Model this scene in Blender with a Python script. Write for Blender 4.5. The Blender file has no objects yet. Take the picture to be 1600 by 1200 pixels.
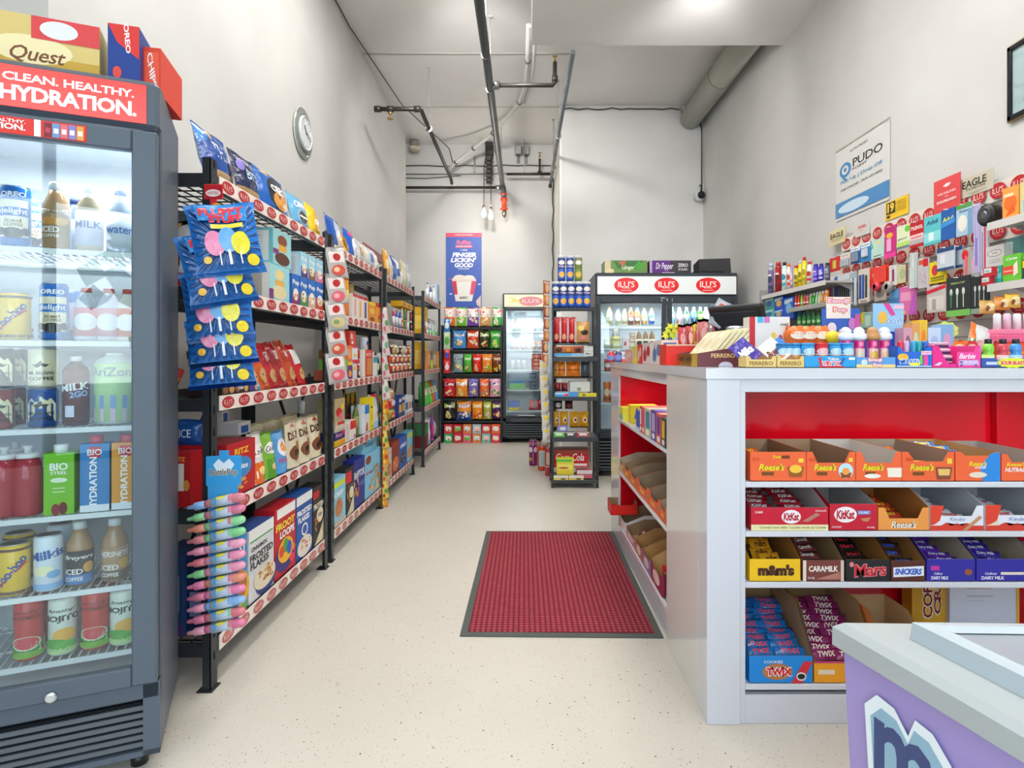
import bpy, math, random
from mathutils import Vector, Matrix, Euler
sc = bpy.context.scene
PI = math.pi; R = math.radians; rnd = random.Random(7)

# ---------- camera ----------
H = 1.145
cd = bpy.data.cameras.new('camera'); cam = bpy.data.objects.new('camera', cd); sc.collection.objects.link(cam)
cam.location = (0, 0, H); cam.rotation_euler = (PI/2, 0, 0)
cd.sensor_width = 36; cd.lens = 948/1600*36; cd.shift_x = -19/1600; cd.shift_y = -43/1600; cd.clip_start = .03; cd.clip_end = 200
sc.camera = cam
# ---------- world, view ----------
sc.view_settings.view_transform = 'Standard'; sc.view_settings.look = 'None'; sc.view_settings.gamma = 1
sc.view_settings.exposure = 0.95; sc.view_settings.use_curve_mapping = False
w = bpy.data.worlds.new('world'); sc.world = w; w.use_nodes = True
bg = w.node_tree.nodes['Background']; bg.inputs[1].default_value = 3.4
gr = w.node_tree.nodes.new('ShaderNodeTexGradient'); tc = w.node_tree.nodes.new('ShaderNodeTexCoord')
sp = w.node_tree.nodes.new('ShaderNodeSeparateXYZ'); cr = w.node_tree.nodes.new('ShaderNodeValToRGB')
w.node_tree.links.new(tc.outputs['Generated'], sp.inputs[0]); w.node_tree.links.new(sp.outputs['Z'], cr.inputs[0])
w.node_tree.links.new(cr.outputs[0], bg.inputs[0])
cr.color_ramp.elements[0].color = (.9, .95, 1, 1); cr.color_ramp.elements[1].color = (.45, .68, 1, 1)

# ---------- lights: added fill lamps, storefront daylight, pendant bulbs ----------
def area_light(name, loc, rot, sx, sy, power, col=(1, .985, .965)):
    l = bpy.data.lights.new(name, 'AREA'); l.shape = 'RECTANGLE'; l.size = sx; l.size_y = sy; l.energy = power; l.color = col
    o = bpy.data.objects.new(name, l); o.location = loc; o.rotation_euler = rot; sc.collection.objects.link(o); return o
FILL_PANELS = [(-.62, 3.9, 4.07, 8), (-.62, 2.3, 4.07, 2.5), (-.62, .7, 4.07, 3), (1.0, 3.45, 3.66, 3), (1.0, 2.0, 3.66, 2), (1.0, .3, 3.66, 2.5)]  # unseen ceiling panels, added as fill light
for x, y, z, p in FILL_PANELS: area_light('ceiling_fill_light', (x, y, z-.012), (0, 0, 0), .5, 1.1, p)
# unseen floods, added to brighten the back of the shop
FILL_FLOODS = [((-.62, 4.35, 3.82), (.0, 8.6, 2.1), 15), ((1.3, 4.0, 3.6), (1.3, 7.3, 2.5), 5)]
def aim(a, b): return (Vector(b)-Vector(a)).to_track_quat('-Z', 'Y').to_euler()
for a_, b_, p in FILL_FLOODS:
    o = area_light('fill_flood_light', a_, aim(a_, b_), .3, .2, p); o.data.spread = R(95)
# daylight through the storefront behind the camera
area_light('storefront_daylight', (.1, -2.02, 1.75), (R(90), 0, 0), 3.7, 2.7, 40, (.86, .94, 1)).data.cycles.is_portal = True
for bx in (-.545, -.45):
    l = bpy.data.lights.new('pendant_bulb_light', 'POINT'); l.energy = 3.5; l.color = (1, .95, .88); l.shadow_soft_size = .036
    o = bpy.data.objects.new('pendant_bulb_light', l); o.location = (bx, 8.14, 3.06); sc.collection.objects.link(o)

# ---------- materials ----------
def lin(c): return c/12.92 if c <= .04045 else ((c+.055)/1.055)**2.4
def rgb(h): return tuple(lin(int(h[i:i+2], 16)/255) for i in (0, 2, 4)) + (1,)
MT = {}
KIND = dict(card=(.5, 0, .35), film=(.2, 0, .5), matte=(.85, 0, .2), paint=(.45, 0, .4), metal=(.3, 1, .5), plastic=(.32, 0, .5), gloss=(.1, 0, .5), satin=(.4, 0, .4))
def mat(hx, k='card'):
    key = (hx, k)
    if key in MT: return MT[key]
    m = bpy.data.materials.new(k + '_' + hx); m.use_nodes = True; nt = m.node_tree; b = nt.nodes['Principled BSDF']
    N = nt.nodes.new; L = nt.links.new
    if k == 'pane' or k == 'clear' or k == 'pet':      # thin transparent sheet: straight-through light plus a mirror-like skin
        out = nt.nodes['Material Output']; tr = N('ShaderNodeBsdfTransparent'); gl = N('ShaderNodeBsdfGlossy'); mx = N('ShaderNodeMixShader'); fr = N('ShaderNodeLayerWeight'); pw = N('ShaderNodeMath'); ml = N('ShaderNodeMath')
        nt.nodes.remove(b); gl.inputs['Roughness'].default_value = {'pane': .01, 'clear': .12, 'pet': .1}[k]
        tr.inputs[0].default_value = rgb(hx); fr.inputs[0].default_value = .5; pw.operation = 'POWER'; pw.inputs[1].default_value = 5; ml.operation = 'MULTIPLY_ADD'; ml.inputs[1].default_value = .94; ml.inputs[2].default_value = {'pane': .055, 'clear': .09, 'pet': .04}[k]
        L(fr.outputs['Facing'], pw.inputs[0]); L(pw.outputs[0], ml.inputs[0]); L(ml.outputs[0], mx.inputs[0]); L(tr.outputs[0], mx.inputs[1]); L(gl.outputs[0], mx.inputs[2]); L(mx.outputs[0], out.inputs[0])
    elif k == 'emit':
        out = nt.nodes['Material Output']; e = N('ShaderNodeEmission'); nt.nodes.remove(b)
        e.inputs[0].default_value = rgb(hx); e.inputs[1].default_value = 6; L(e.outputs[0], out.inputs[0])
    elif k == 'backlit':
        b.inputs['Base Color'].default_value = rgb(hx); b.inputs['Emission Color'].default_value = rgb(hx); b.inputs['Emission Strength'].default_value = .1; b.inputs['Roughness'].default_value = .25
    else:
        r, me, s = KIND[k]
        b.inputs['Base Color'].default_value = rgb(hx); b.inputs['Roughness'].default_value = r; b.inputs['Metallic'].default_value = me; b.inputs['Specular IOR Level'].default_value = s
        if k in ('film', 'card', 'paint', 'matte'):
            t = N('ShaderNodeTexCoord'); n = N('ShaderNodeTexNoise'); bp = N('ShaderNodeBump')
            n.inputs['Scale'].default_value = {'film': 38, 'card': 160, 'paint': 90, 'matte': 120}[k]; n.inputs['Detail'].default_value = 2
            bp.inputs['Strength'].default_value = {'film': .35, 'card': .06, 'paint': .04, 'matte': .12}[k]; bp.inputs['Distance'].default_value = .01
            L(t.outputs['Object'], n.inputs[0]); L(n.outputs[0], bp.inputs['Height']); L(bp.outputs[0], b.inputs['Normal'])
    MT[key] = m; return m

# ---------- geometry builder ----------
class G:
    def __init__(s): s.v = []; s.f = []; s.m = []; s.mats = []; s.sm = []
    def mi(s, m):
        if isinstance(m, str): m = mat(m)
        elif isinstance(m, tuple): m = mat(*m)
        if m not in s.mats: s.mats.append(m)
        return s.mats.index(m)
    def poly(s, pts, m, smooth=False):
        n = len(s.v); s.v += [tuple(p) for p in pts]; s.f.append(tuple(range(n, n+len(pts)))); s.m.append(s.mi(m)); s.sm.append(smooth)
    def mesh(s, vs, fs, m, smooth=False):
        n = len(s.v); k = s.mi(m); s.v += [tuple(p) for p in vs]
        for f in fs: s.f.append(tuple(i+n for i in f)); s.m.append(k); s.sm.append(smooth)
    def box(s, x0, y0, z0, x1, y1, z1, m, bv=0):
        if x0 > x1: x0, x1 = x1, x0
        if y0 > y1: y0, y1 = y1, y0
        if z0 > z1: z0, z1 = z1, z0
        if bv:
            b = min(bv, (x1-x0)/2.01, (y1-y0)/2.01, (z1-z0)/2.01); vs = []; fs = []
            # chamfered box: 24 vertices
            idx = {}
            for i, X in enumerate((x0, x1)):
                for j, Y in enumerate((y0, y1)):
                    for k, Z in enumerate((z0, z1)):
                        sx, sy, sz = (b, -b)[i], (b, -b)[j], (b, -b)[k]
                        idx[i, j, k, 0] = len(vs); vs.append((X, Y+sy, Z+sz))
                        idx[i, j, k, 1] = len(vs); vs.append((X+sx, Y, Z+sz))
                        idx[i, j, k, 2] = len(vs); vs.append((X+sx, Y+sy, Z))
            for a in (0, 1):
                q = [idx[a, 0, 0, 0], idx[a, 1, 0, 0], idx[a, 1, 1, 0], idx[a, 0, 1, 0]]; fs.append(q if a else q[::-1])
                q = [idx[0, a, 0, 1], idx[1, a, 0, 1], idx[1, a, 1, 1], idx[0, a, 1, 1]]; fs.append(q[::-1] if a else q)
                q = [idx[0, 0, a, 2], idx[1, 0, a, 2], idx[1, 1, a, 2], idx[0, 1, a, 2]]; fs.append(q if a else q[::-1])
            for a in (0, 1):
                for c in (0, 1):
                    q = [idx[a, c, 0, 0], idx[a, c, 1, 0], idx[a, c, 1, 1], idx[a, c, 0, 1]]; fs.append(q if a == c else q[::-1])
                    q = [idx[0, a, c, 1], idx[1, a, c, 1], idx[1, a, c, 2], idx[0, a, c, 2]]; fs.append(q if a == c else q[::-1])
                    q = [idx[a, 0, c, 0], idx[a, 1, c, 0], idx[a, 1, c, 2], idx[a, 0, c, 2]]; fs.append(q[::-1] if a == c else q)
                    for d in (0, 1):
                        q = [idx[a, c, d, 0], idx[a, c, d, 1], idx[a, c, d, 2]]; fs.append(q if (a+c+d) % 2 == 1 else q[::-1])
            s.mesh(vs, fs, m); return
        vs = [(x, y, z) for x in (x0, x1) for y in (y0, y1) for z in (z0, z1)]
        s.mesh(vs, [(0, 1, 3, 2), (4, 6, 7, 5), (0, 4, 5, 1), (2, 3, 7, 6), (0, 2, 6, 4), (1, 5, 7, 3)], m)
    def prism(s, pts, z0, z1, m):       # polygon in xy, counter-clockwise
        n = len(pts); vs = [(x, y, z0) for x, y in pts] + [(x, y, z1) for x, y in pts]
        fs = [tuple(range(n))[::-1], tuple(range(n, 2*n))] + [(i, (i+1) % n, n+(i+1) % n, n+i) for i in range(n)]
        s.mesh(vs, fs, m)
    def lathe(s, prof, m, seg=20, c=(0, 0), smooth=True, mf=None):   # prof: (radius, z) from bottom to top
        n = len(s.v); k = s.mi(m)
        for r, z in prof:
            for i in range(seg): a = 2*PI*i/seg; s.v.append((c[0]+r*math.cos(a), c[1]+r*math.sin(a), z))
        for j in range(len(prof)-1):
            kk = s.mi(mf[j]) if mf and mf[j] else k
            for i in range(seg):
                i2 = (i+1) % seg; s.f.append((n+j*seg+i, n+j*seg+i2, n+(j+1)*seg+i2, n+(j+1)*seg+i)); s.m.append(kk); s.sm.append(smooth)
        if prof[0][0] > 1e-4: s.f.append(tuple(n+i for i in range(seg))[::-1]); s.m.append(k); s.sm.append(False)
        if prof[-1][0] > 1e-4: s.f.append(tuple(n+(len(prof)-1)*seg+i for i in range(seg))); s.m.append(s.mi(mf[-1]) if mf and len(mf) >= len(prof) and mf[-1] else k); s.sm.append(False)
    def tube(s, path, r, m, seg=10):
        P = [Vector(p) for p in path]; n = len(s.v); k = s.mi(m); up = None
        for i, p in enumerate(P):
            d = (P[min(i+1, len(P)-1)] - P[max(i-1, 0)]).normalized()
            if up is None: up = Vector((0, 0, 1)) if abs(d.z) < .9 else Vector((1, 0, 0))
            a = (up - d*up.dot(d))
            a = a.normalized() if a.length > 1e-4 else d.orthogonal().normalized()
            b = d.cross(a); up = a
            for j in range(seg): t = 2*PI*j/seg; s.v.append(tuple(p + a*math.cos(t)*r + b*math.sin(t)*r))
        for i in range(len(P)-1):
            for j in range(seg):
                j2 = (j+1) % seg; s.f.append((n+i*seg+j, n+i*seg+j2, n+(i+1)*seg+j2, n+(i+1)*seg+j)); s.m.append(k); s.sm.append(True)
        s.f.append(tuple(n+j for j in range(seg))[::-1]); s.m.append(k); s.sm.append(False)
        e = n+(len(P)-1)*seg; s.f.append(tuple(e+j for j in range(seg))); s.m.append(k); s.sm.append(False)
    def xform(s, M, n0=0):
        for i in range(n0, len(s.v)): s.v[i] = tuple(M @ Vector(s.v[i]))
    def build(s, name, parent=None, loc=None, rot=None):
        me = bpy.data.meshes.new(name); me.from_pydata(s.v, [], s.f)
        for m in s.mats: me.materials.append(m)
        me.polygons.foreach_set('material_index', s.m); me.polygons.foreach_set('use_smooth', s.sm); me.update()
        o = bpy.data.objects.new(name, me); sc.collection.objects.link(o)
        if parent: o.parent = parent
        if loc: o.location = loc
        if rot is not None: o.rotation_euler = rot if isinstance(rot, (tuple, list, Euler)) else (0, 0, rot)
        return o
ALL = []
def tag(o, label, cat, group=None, kind=None):
    if kind: o['kind'] = kind
    if label: o['label'] = label
    if cat: o['category'] = cat
    if group: o['group'] = group
    ALL.append(o); return o
def thing(name, label, cat, loc=(0, 0, 0), rot=0, group=None):
    o = bpy.data.objects.new(name, None); sc.collection.objects.link(o); o.location = loc
    o.rotation_euler = rot if isinstance(rot, (tuple, list)) else (0, 0, rot); o.empty_display_size = .05
    return tag(o, label, cat, group)
def struct(name, g, label=None): o = g.build(name); o['kind'] = 'structure'; return o
def dup(o, loc=None, rot=None, parent=None, label=None):
    c = o.copy(); sc.collection.objects.link(c)
    if parent is not None: c.parent = parent
    for ch in list(o.children): dup(ch, parent=c)
    if loc is not None: c.location = loc
    if rot is not None: c.rotation_euler = rot if isinstance(rot, (tuple, list, Euler)) else (0, 0, rot)
    if 'category' in o.keys():
        if label: c['label'] = label
        ALL.append(c)
    return c

# ---------- text and flat artwork laid on surfaces ----------
TX = {}
def text2d(s, bold=.018, shear=0, res=2):
    key = (s, bold, shear)
    if key in TX: return TX[key]
    cu = bpy.data.curves.new('lettering', 'FONT'); cu.body = s; cu.resolution_u = res; cu.offset = bold*.38; cu.shear = shear; cu.space_character = .95
    ob = bpy.data.objects.new('lettering', cu); sc.collection.objects.link(ob)
    bpy.context.view_layer.update()
    me = bpy.data.meshes.new_from_object(ob); vs = [(v.co.x, v.co.y) for v in me.vertices]; fs = [tuple(p.vertices) for p in me.polygons]
    bpy.data.objects.remove(ob); bpy.data.curves.remove(cu); bpy.data.meshes.remove(me)
    if not vs: TX[key] = ([(0, 0)], []); return TX[key]
    x0 = min(v[0] for v in vs); x1 = max(v[0] for v in vs); y0 = min(v[1] for v in vs); y1 = max(v[1] for v in vs)
    vs = [((x-x0)/(x1-x0)-.5, (y-y0)/(y1-y0)-.5) for x, y in vs]
    TX[key] = (vs, fs); return TX[key]
def T(s, cx, cy, w, h, col, rot=0, bold=.03, shear=0): return ('t', s, cx, cy, w, h, col, rot, bold, shear)
def E(cx, cy, rx, ry, col): return ('e', cx, cy, rx, ry, col)
def Q(x0, y0, x1, y1, col): return ('q', x0, y0, x1, y1, col)
def P(pts, col): return ('p', pts, col)
def flakes(cx, cy, rx, ry, cols, n=14, seed=1, s=.16):
    r = random.Random(seed*31+n); out = []
    for i in range(n):
        a = r.random()*2*PI; q = math.sqrt(r.random()); k = r.uniform(.7, 1.3)*s
        out.append(('p', [(cx+q*rx*math.cos(a)+k*rx*math.cos(b+a)*(1 if j % 2 else .7), cy+q*ry*math.sin(a)+k*ry*math.sin(b+a)) for j, b in enumerate([i2*2*PI/7 for i2 in range(7)])], cols[i % len(cols)]))
    return out
def star(cx, cy, rx, ry, n, col, q=.7): return ('p', [(cx+rx*(1 if i % 2 else q)*math.cos(PI*i/n), cy+ry*(1 if i % 2 else q)*math.sin(PI*i/n)) for i in range(2*n)], col)
def deco(g, items, fm, kind='card', eps=.0004, sub=False):
    """lay flat shapes on a surface; fm(u, v, e) returns the point at u, v in 0..1 lifted by e"""
    lv = 0
    for it in items:
        if it is None: continue
        lv += 1; e = eps*(1+.5*lv); k = it[0]; col = it[-1] if k in 'eqp' else it[6]
        m = col if isinstance(col, tuple) else (col, kind)
        if k == 'q':
            _, x0, y0, x1, y1, _ = it; n = 6 if sub else 1
            vs = [fm(x0+(x1-x0)*i/n, y0+(y1-y0)*j/n, e) for j in range(n+1) for i in range(n+1)]
            g.mesh(vs, [(j*(n+1)+i, j*(n+1)+i+1, (j+1)*(n+1)+i+1, (j+1)*(n+1)+i) for j in range(n) for i in range(n)], m, sub)
        elif k == 'e':
            _, cx, cy, rx, ry, _ = it; S = 20; rings = 3 if sub else 1
            vs = [fm(cx, cy, e)] + [fm(cx+rx*q/rings*math.cos(2*PI*i/S), cy+ry*q/rings*math.sin(2*PI*i/S), e) for q in range(1, rings+1) for i in range(S)]
            fs = [(0, 1+i, 1+(i+1) % S) for i in range(S)] + [(1+q*S+i, 1+(q+1)*S+i, 1+(q+1)*S+(i+1) % S, 1+q*S+(i+1) % S) for q in range(rings-1) for i in range(S)]
            g.mesh(vs, fs, m, sub)
        elif k == 'p':
            pts = it[1]; cx = sum(p[0] for p in pts)/len(pts); cy = sum(p[1] for p in pts)/len(pts); n = len(pts)
            if sub and n >= 3:
                g.mesh([fm(cx, cy, e)] + [fm(cx+(x-cx)*.5, cy+(y-cy)*.5, e) for x, y in pts] + [fm(x, y, e) for x, y in pts],
                       [(0, 1+i, 1+(i+1) % n) for i in range(n)] + [(1+i, 1+n+i, 1+n+(i+1) % n, 1+(i+1) % n) for i in range(n)], m, True)
            else: g.mesh([fm(cx, cy, e)] + [fm(x, y, e) for x, y in pts], [(0, 1+i, 1+(i+1) % n) for i in range(n)], m)
        elif k == 't':
            _, s, cx, cy, w, h, _, rot, bold, shear = it; vs, fs = text2d(s, bold, shear); c, sn = math.cos(rot), math.sin(rot)
            g.mesh([fm(cx+(x*w)*c-(y*h)*sn, cy+(x*w)*sn+(y*h)*c, e) for x, y in vs], fs, m)
def flat(x0, x1, z0, z1, y=0): return lambda u, v, e: (x0+(x1-x0)*u, y-e, z0+(z1-z0)*v)
def side(y0, y1, z0, z1, x): return lambda u, v, e: (x-e, y0+(y1-y0)*u, z0+(z1-z0)*v)     # face at local -x; u runs back->front when y0 > y1
def top(x0, x1, y0, y1, z): return lambda u, v, e: (x0+(x1-x0)*u, y0+(y1-y0)*v, z+e)
def PX(px, Y): return (px-819)*Y/948
def PZ(py, Y): return H-(py-557)*Y/948
OV = 'B5242B'
def ilus(cx, cy, rx, ry, faint=False):
    c = 'C06A66' if faint else OV
    return [E(cx, cy, rx, ry, c), T("ILU'S", cx, cy+ry*.08, rx*1.35, ry*.75, 'F0D9CE', bold=.0), Q(cx-rx*.4, cy-ry*.56, cx+rx*.4, cy-ry*.48, 'E0A59C')]
# ================= the room =================
XL, XR, YB, ZC = -1.6, 2.15, 8.62, 4.155
def wallmat(c1='C6C4C1', c2='CFCECB', nm='wall_paint'):
    m = bpy.data.materials.new(nm); m.use_nodes = True; nt = m.node_tree; b = nt.nodes['Principled BSDF']; N = nt.nodes.new; L = nt.links.new
    t = N('ShaderNodeTexCoord'); n = N('ShaderNodeTexNoise'); n.inputs['Scale'].default_value = 1.3; n.inputs['Detail'].default_value = 4
    r = N('ShaderNodeValToRGB'); r.color_ramp.elements[0].color = rgb(c1); r.color_ramp.elements[1].color = rgb(c2)
    r.color_ramp.elements[0].position = .35; r.color_ramp.elements[1].position = .65
    n2 = N('ShaderNodeTexNoise'); n2.inputs['Scale'].default_value = 140; bp = N('ShaderNodeBump'); bp.inputs['Strength'].default_value = .08; bp.inputs['Distance'].default_value = .004
    L(t.outputs['Object'], n.inputs[0]); L(n.outputs[0], r.inputs[0]); L(r.outputs[0], b.inputs['Base Color'])
    L(t.outputs['Object'], n2.inputs[0]); L(n2.outputs[0], bp.inputs['Height']); L(bp.outputs[0], b.inputs['Normal']); b.inputs['Roughness'].default_value = .6
    b.inputs['Specular IOR Level'].default_value = .3
    return m
WM = wallmat(); CM = wallmat('E2E0DC', 'E9E7E4', 'ceiling_paint')
def floormat():
    m = bpy.data.materials.new('floor_terrazzo'); m.use_nodes = True; nt = m.node_tree; b = nt.nodes['Principled BSDF']; N = nt.nodes.new; L = nt.links.new
    t = N('ShaderNodeTexCoord'); prev = None
    n = N('ShaderNodeTexNoise'); n.inputs['Scale'].default_value = 2.2; n.inputs['Detail'].default_value = 5; L(t.outputs['Object'], n.inputs[0])
    r = N('ShaderNodeValToRGB'); r.color_ramp.elements[0].color = rgb('C6BEB1'); r.color_ramp.elements[1].color = rgb('D2CBBF'); L(n.outputs[0], r.inputs[0]); prev = r.outputs[0]
    for scale, thr, col, keep in ((34, .10, '5A4A40', .6), (70, .13, '7A6A5C', .62), (120, .18, 'A2968A', .6)):
        v = N('ShaderNodeTexVoronoi'); v.inputs['Scale'].default_value = scale; L(t.outputs['Object'], v.inputs['Vector'])
        lt = N('ShaderNodeMath'); lt.operation = 'LESS_THAN'; lt.inputs[1].default_value = thr; L(v.outputs['Distance'], lt.inputs[0])
        sx = N('ShaderNodeSeparateXYZ'); L(v.outputs['Color'], sx.inputs[0]); gt = N('ShaderNodeMath'); gt.operation = 'GREATER_THAN'; gt.inputs[1].default_value = keep; L(sx.outputs[0], gt.inputs[0])
        mu = N('ShaderNodeMath'); mu.operation = 'MULTIPLY'; L(lt.outputs[0], mu.inputs[0]); L(gt.outputs[0], mu.inputs[1])
        mx = N('ShaderNodeMix'); mx.data_type = 'RGBA'; L(mu.outputs[0], mx.inputs[0]); L(prev, mx.inputs[6]); mx.inputs[7].default_value = rgb(col); prev = mx.outputs[2]
    L(prev, b.inputs['Base Color']); b.inputs['Roughness'].default_value = .38; b.inputs['Specular IOR Level'].default_value = .4
    return m
g = G(); g.box(-2.3, -2.2, -.1, XR+.1, YB+.1, 0, floormat()); struct('floor', g)
g = G(); g.box(-2.3, -2.2, ZC, XR+.1, YB+.1, ZC+.1, CM)
g.box(-1.6, 6.02, ZC-.004, .45, 6.05, ZC, ('B9B6B0', 'matte')); g.box(-1.6, 7.3, ZC-.004, .45, 7.325, ZC, ('B9B6B0', 'matte')); struct('ceiling', g)
g = G(); g.box(XL-.12, 2.14, 0, XL, 8.2, ZC, WM); g.box(-2.0, 2.04, 0, XL, 2.14, ZC, WM); g.box(-2.1, -2.1, 0, -2.0, 2.14, ZC, WM); struct('wall_left', g)
g = G(); g.box(XR, -2.1, 0, XR+.1, YB, ZC, WM); struct('wall_right', g)
g = G(); g.box(-2.3, YB, 0, XR+.1, YB+.1, ZC, WM); g.box(.447, 7.28, 0, XR, 7.4, ZC, WM); g.box(.427, 7.28, 0, .447, YB, ZC, mat('E4E1D8', 'paint')); struct('wall_back', g)
g = G(); g.box(-2.3, 8.2, 0, -2.2, YB, ZC, WM); g.box(-2.2, 8.1, 0, XL-.12, 8.2, ZC, WM); struct('wall_alcove', g)
g = G(); g.box(.06, -2.1, 3.74, XR, 5.06, ZC, CM); struct('wall_soffit', g)
# storefront behind the camera
g = G(); g.box(-2.1, -2.2, 0, XR+.1, -2.1, .35, WM); g.box(-2.1, -2.2, 3.25, XR+.1, -2.1, ZC, WM); g.box(-2.1, -2.2, .35, -1.85, -2.1, 3.25, WM); g.box(2.0, -2.2, .35, XR+.1, -2.1, 3.25, WM); struct('wall_front', g)
fr = G()
for x in (-1.85, -.6, .65, 1.92): fr.box(x, -2.18, .35, x+.07, -2.1, 3.25, ('3A3D40', 'metal'))
for z in (.35, 2.3, 3.2): fr.box(-1.85, -2.175, z, 1.99, -2.105, z+.06, ('3A3D40', 'metal'))
wf = struct('window_1', fr)
p_ = G(); p_.box(-1.8, -2.145, .4, 1.95, -2.14, 3.2, ('FBFFFF', 'pane')); p_.build('glass_pane', wf)
g = G(); g.box(-14, -30, -.12, 14, -2.25, -.1, ('8C8C8A', 'matte')); struct('ground', g)
for i, (x, y, r) in enumerate(((-9.5, -17, 2.3), (-2.6, -20, 2.7), (5.5, -18, 2.4))):
    t = thing('tree', ['leafy green tree farthest to the left outside the shop window', 'tall leafy green tree in the middle outside the shop window', 'leafy green tree at the right outside the shop window'][i], 'tree', (x, y, -.1), 0, 'trees outside the shop window')
    a = G(); a.lathe([(.16, 0), (.1, 2)], ('5A4636', 'matte'), 8); a.build('trunk', t)
    a = G(); rr = random.Random(i)
    for k in range(160):
        u = Vector((rr.gauss(0, 1), rr.gauss(0, 1), rr.gauss(0, 1))).normalized()*r*rr.uniform(.5, 1); c = Vector((0, 0, 2+r*.8))+u; q = rr.uniform(.25, .5)
        d1 = Vector((rr.gauss(0, 1), rr.gauss(0, 1), rr.gauss(0, 1))).normalized(); d2 = d1.orthogonal().normalized(); a.poly([c+d1*q, c+d2*q, c-d1*q, c-d2*q], ('4E7A3C', 'matte'))
    a.build('crown', t)
# added ceiling panels for fill light, unseen above and behind the frame
for i, (x, y, z, pw) in enumerate(FILL_PANELS):
    t = thing('added_ceiling_light', ['flat white ceiling light panel over the aisle, nearest the racks\' third unit', 'added flat white ceiling light panel over the middle of the aisle', 'added flat white ceiling light panel over the aisle, nearest the window', 'added flat white light panel under the soffit, farthest from the window', 'added flat white light panel under the soffit, over the counter front', 'added flat white light panel under the soffit, nearest the window'][i], 'ceiling light', (x, y, z-.01), 0, 'added ceiling light panels')
    ztop = (ZC if x < 0 else 3.74)-z+.01
    a = G(); a.box(-.3, -.6, .012, .3, .6, ztop, ('D8D8D6', 'paint'), .004); a.build('housing', t)
    a = G(); a.box(-.26, -.56, .002, .26, .56, .012, ('FFFDF6', 'emit')); a.build('diffuser', t)

for i, (a_, b_, pw) in enumerate(FILL_FLOODS):  # housings for the added floods, kept above the view
    t = thing('added_flood_lamp', ['added white flood lamp head brightening the back wall', 'added white flood lamp head under the soffit aimed at the two-door fridge', 'added white flood lamp head aimed at the left racks', 'added white flood lamp head under the soffit aimed at the goods wall'][i], 'ceiling light', a_)
    M_ = aim(a_, b_).to_matrix().to_4x4(); g = G(); g.box(-.17, -.12, .012, .17, .12, .07, ('D8D8D6', 'paint'), .01); g.xform(M_); g.build('housing', t)
    g = G(); g.box(-.15, -.1, .006, .15, .1, .012, ('FFFDF6', 'emit')); g.xform(M_); g.build('diffuser', t)
    g = G(); g.tube([(0, 0, .05), (0, 0, (ZC if a_[0] < 0 else 3.74)-a_[2])], .012, ('C8C8C6', 'metal'), 8); g.build('stem', t)

# ================= overhead pipes, cables, duct =================
PIPE = ('4A4D4E', 'satin'); DARK = ('2B2823', 'satin'); GALV = ('77797A', 'metal')
def hang(t, x, y, z):
    a = G(); a.tube([(x, y, z+.02), (x, y, ZC)], .004, ('98989A', 'satin'), 6); a.box(x-.02, y-.006, ZC-.012, x+.02, y+.006, ZC, ('A8A8A4', 'satin')); a.build('hanger_rod', t)
    a = G(); a.lathe([(.038, -.004), (.038, .004)], ('A8A8A4', 'metal'), 14); a.xform(Matrix.Translation((x, y, z)) @ Matrix.Rotation(PI/2, 4, 'X')); a.build('clamp', t)
def sprinkler(t, x, y, z, up=1, s=1):
    a = G(); a.lathe([(.012*s, 0), (.012*s, .02*s), (.005, .025*s), (.005, .045*s), (.02*s, .047*s), (.02*s, .052*s)], ('B79A56', 'metal'), 10)
    if up < 0: a.xform(Matrix.Rotation(PI, 4, 'X'))
    a.build('sprinkler_head', t, (x, y, z))
zp = 3.51
t = thing('sprinkler_pipe', 'thick grey steel sprinkler main running along the ceiling', 'pipe')
a = G(); a.tube([(-.30, .2, zp), (-.30, 5.3, zp), (-.30, 8.4, zp)], .034, PIPE, 16); a.build('pipe', t)
a = G(); a.tube([(-.30, 8.38, zp+.02), (-.285, 8.42, zp-.05), (-.28, 8.43, zp-.18)], .036, PIPE, 14); a.build('elbow', t)
a = G(); a.tube([(-.27, 5.29, zp), (.25, 5.29, zp), (.265, 5.29, zp+.02), (.268, 5.29, zp+.2)], .019, DARK, 12); a.lathe([(.026, zp+.03), (.026, zp+.08)], DARK, 12, (.268, 5.29)); a.build('branch_pipe', t)
a = G(); a.lathe([(.036, -.03), (.04, 0), (.036, .03)], ('A9ABA8', 'metal'), 14); a.xform(Matrix.Translation((-.245, 5.29, zp)) @ Matrix.Rotation(PI/2, 4, 'Y')); a.build('coupling', t)
sprinkler(t, .268, 5.29, zp+.2)
for y in (4.75, 5.36, 7.9): hang(t, -.30, y, zp)
t = thing('sprinkler_branch', 'dark sprinkler branch pipe bending back from the left wall', 'pipe')
a = G(); a.tube([(-1.42, 5.8, zp), (-1.02, 5.8, zp), (-.99, 5.83, zp), (-.99, 8.2, zp+.04), (-.99, 8.3, zp)], .021, DARK, 12); a.build('pipe', t)
for x in (-1.4, -1.28, -1.02):
    a = G(); a.lathe([(.03, -.03), (.03, .03)], DARK, 12); a.xform(Matrix.Translation((x, 5.8, zp)) @ Matrix.Rotation(PI/2, 4, 'Y')); a.build('fitting', t)
sprinkler(t, -1.28, 5.8, zp-.02, -1, 1.5); hang(t, -.99, 6.3, zp)
t = thing('sprinkler_crossline', 'black horizontal pipe along the back wall meeting the red valve', 'pipe')
a = G(); a.tube([(-2.15, 8.46, 3.50), (-.32, 8.46, 3.50)], .02, DARK, 12); a.build('pipe', t)
a = G(); a.lathe([(.034, -.04), (.034, .04)], ('A9ABA8', 'metal'), 12); a.xform(Matrix.Translation((-.36, 8.46, 3.5)) @ Matrix.Rotation(PI/2, 4, 'Y')); a.build('coupling', t)
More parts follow.
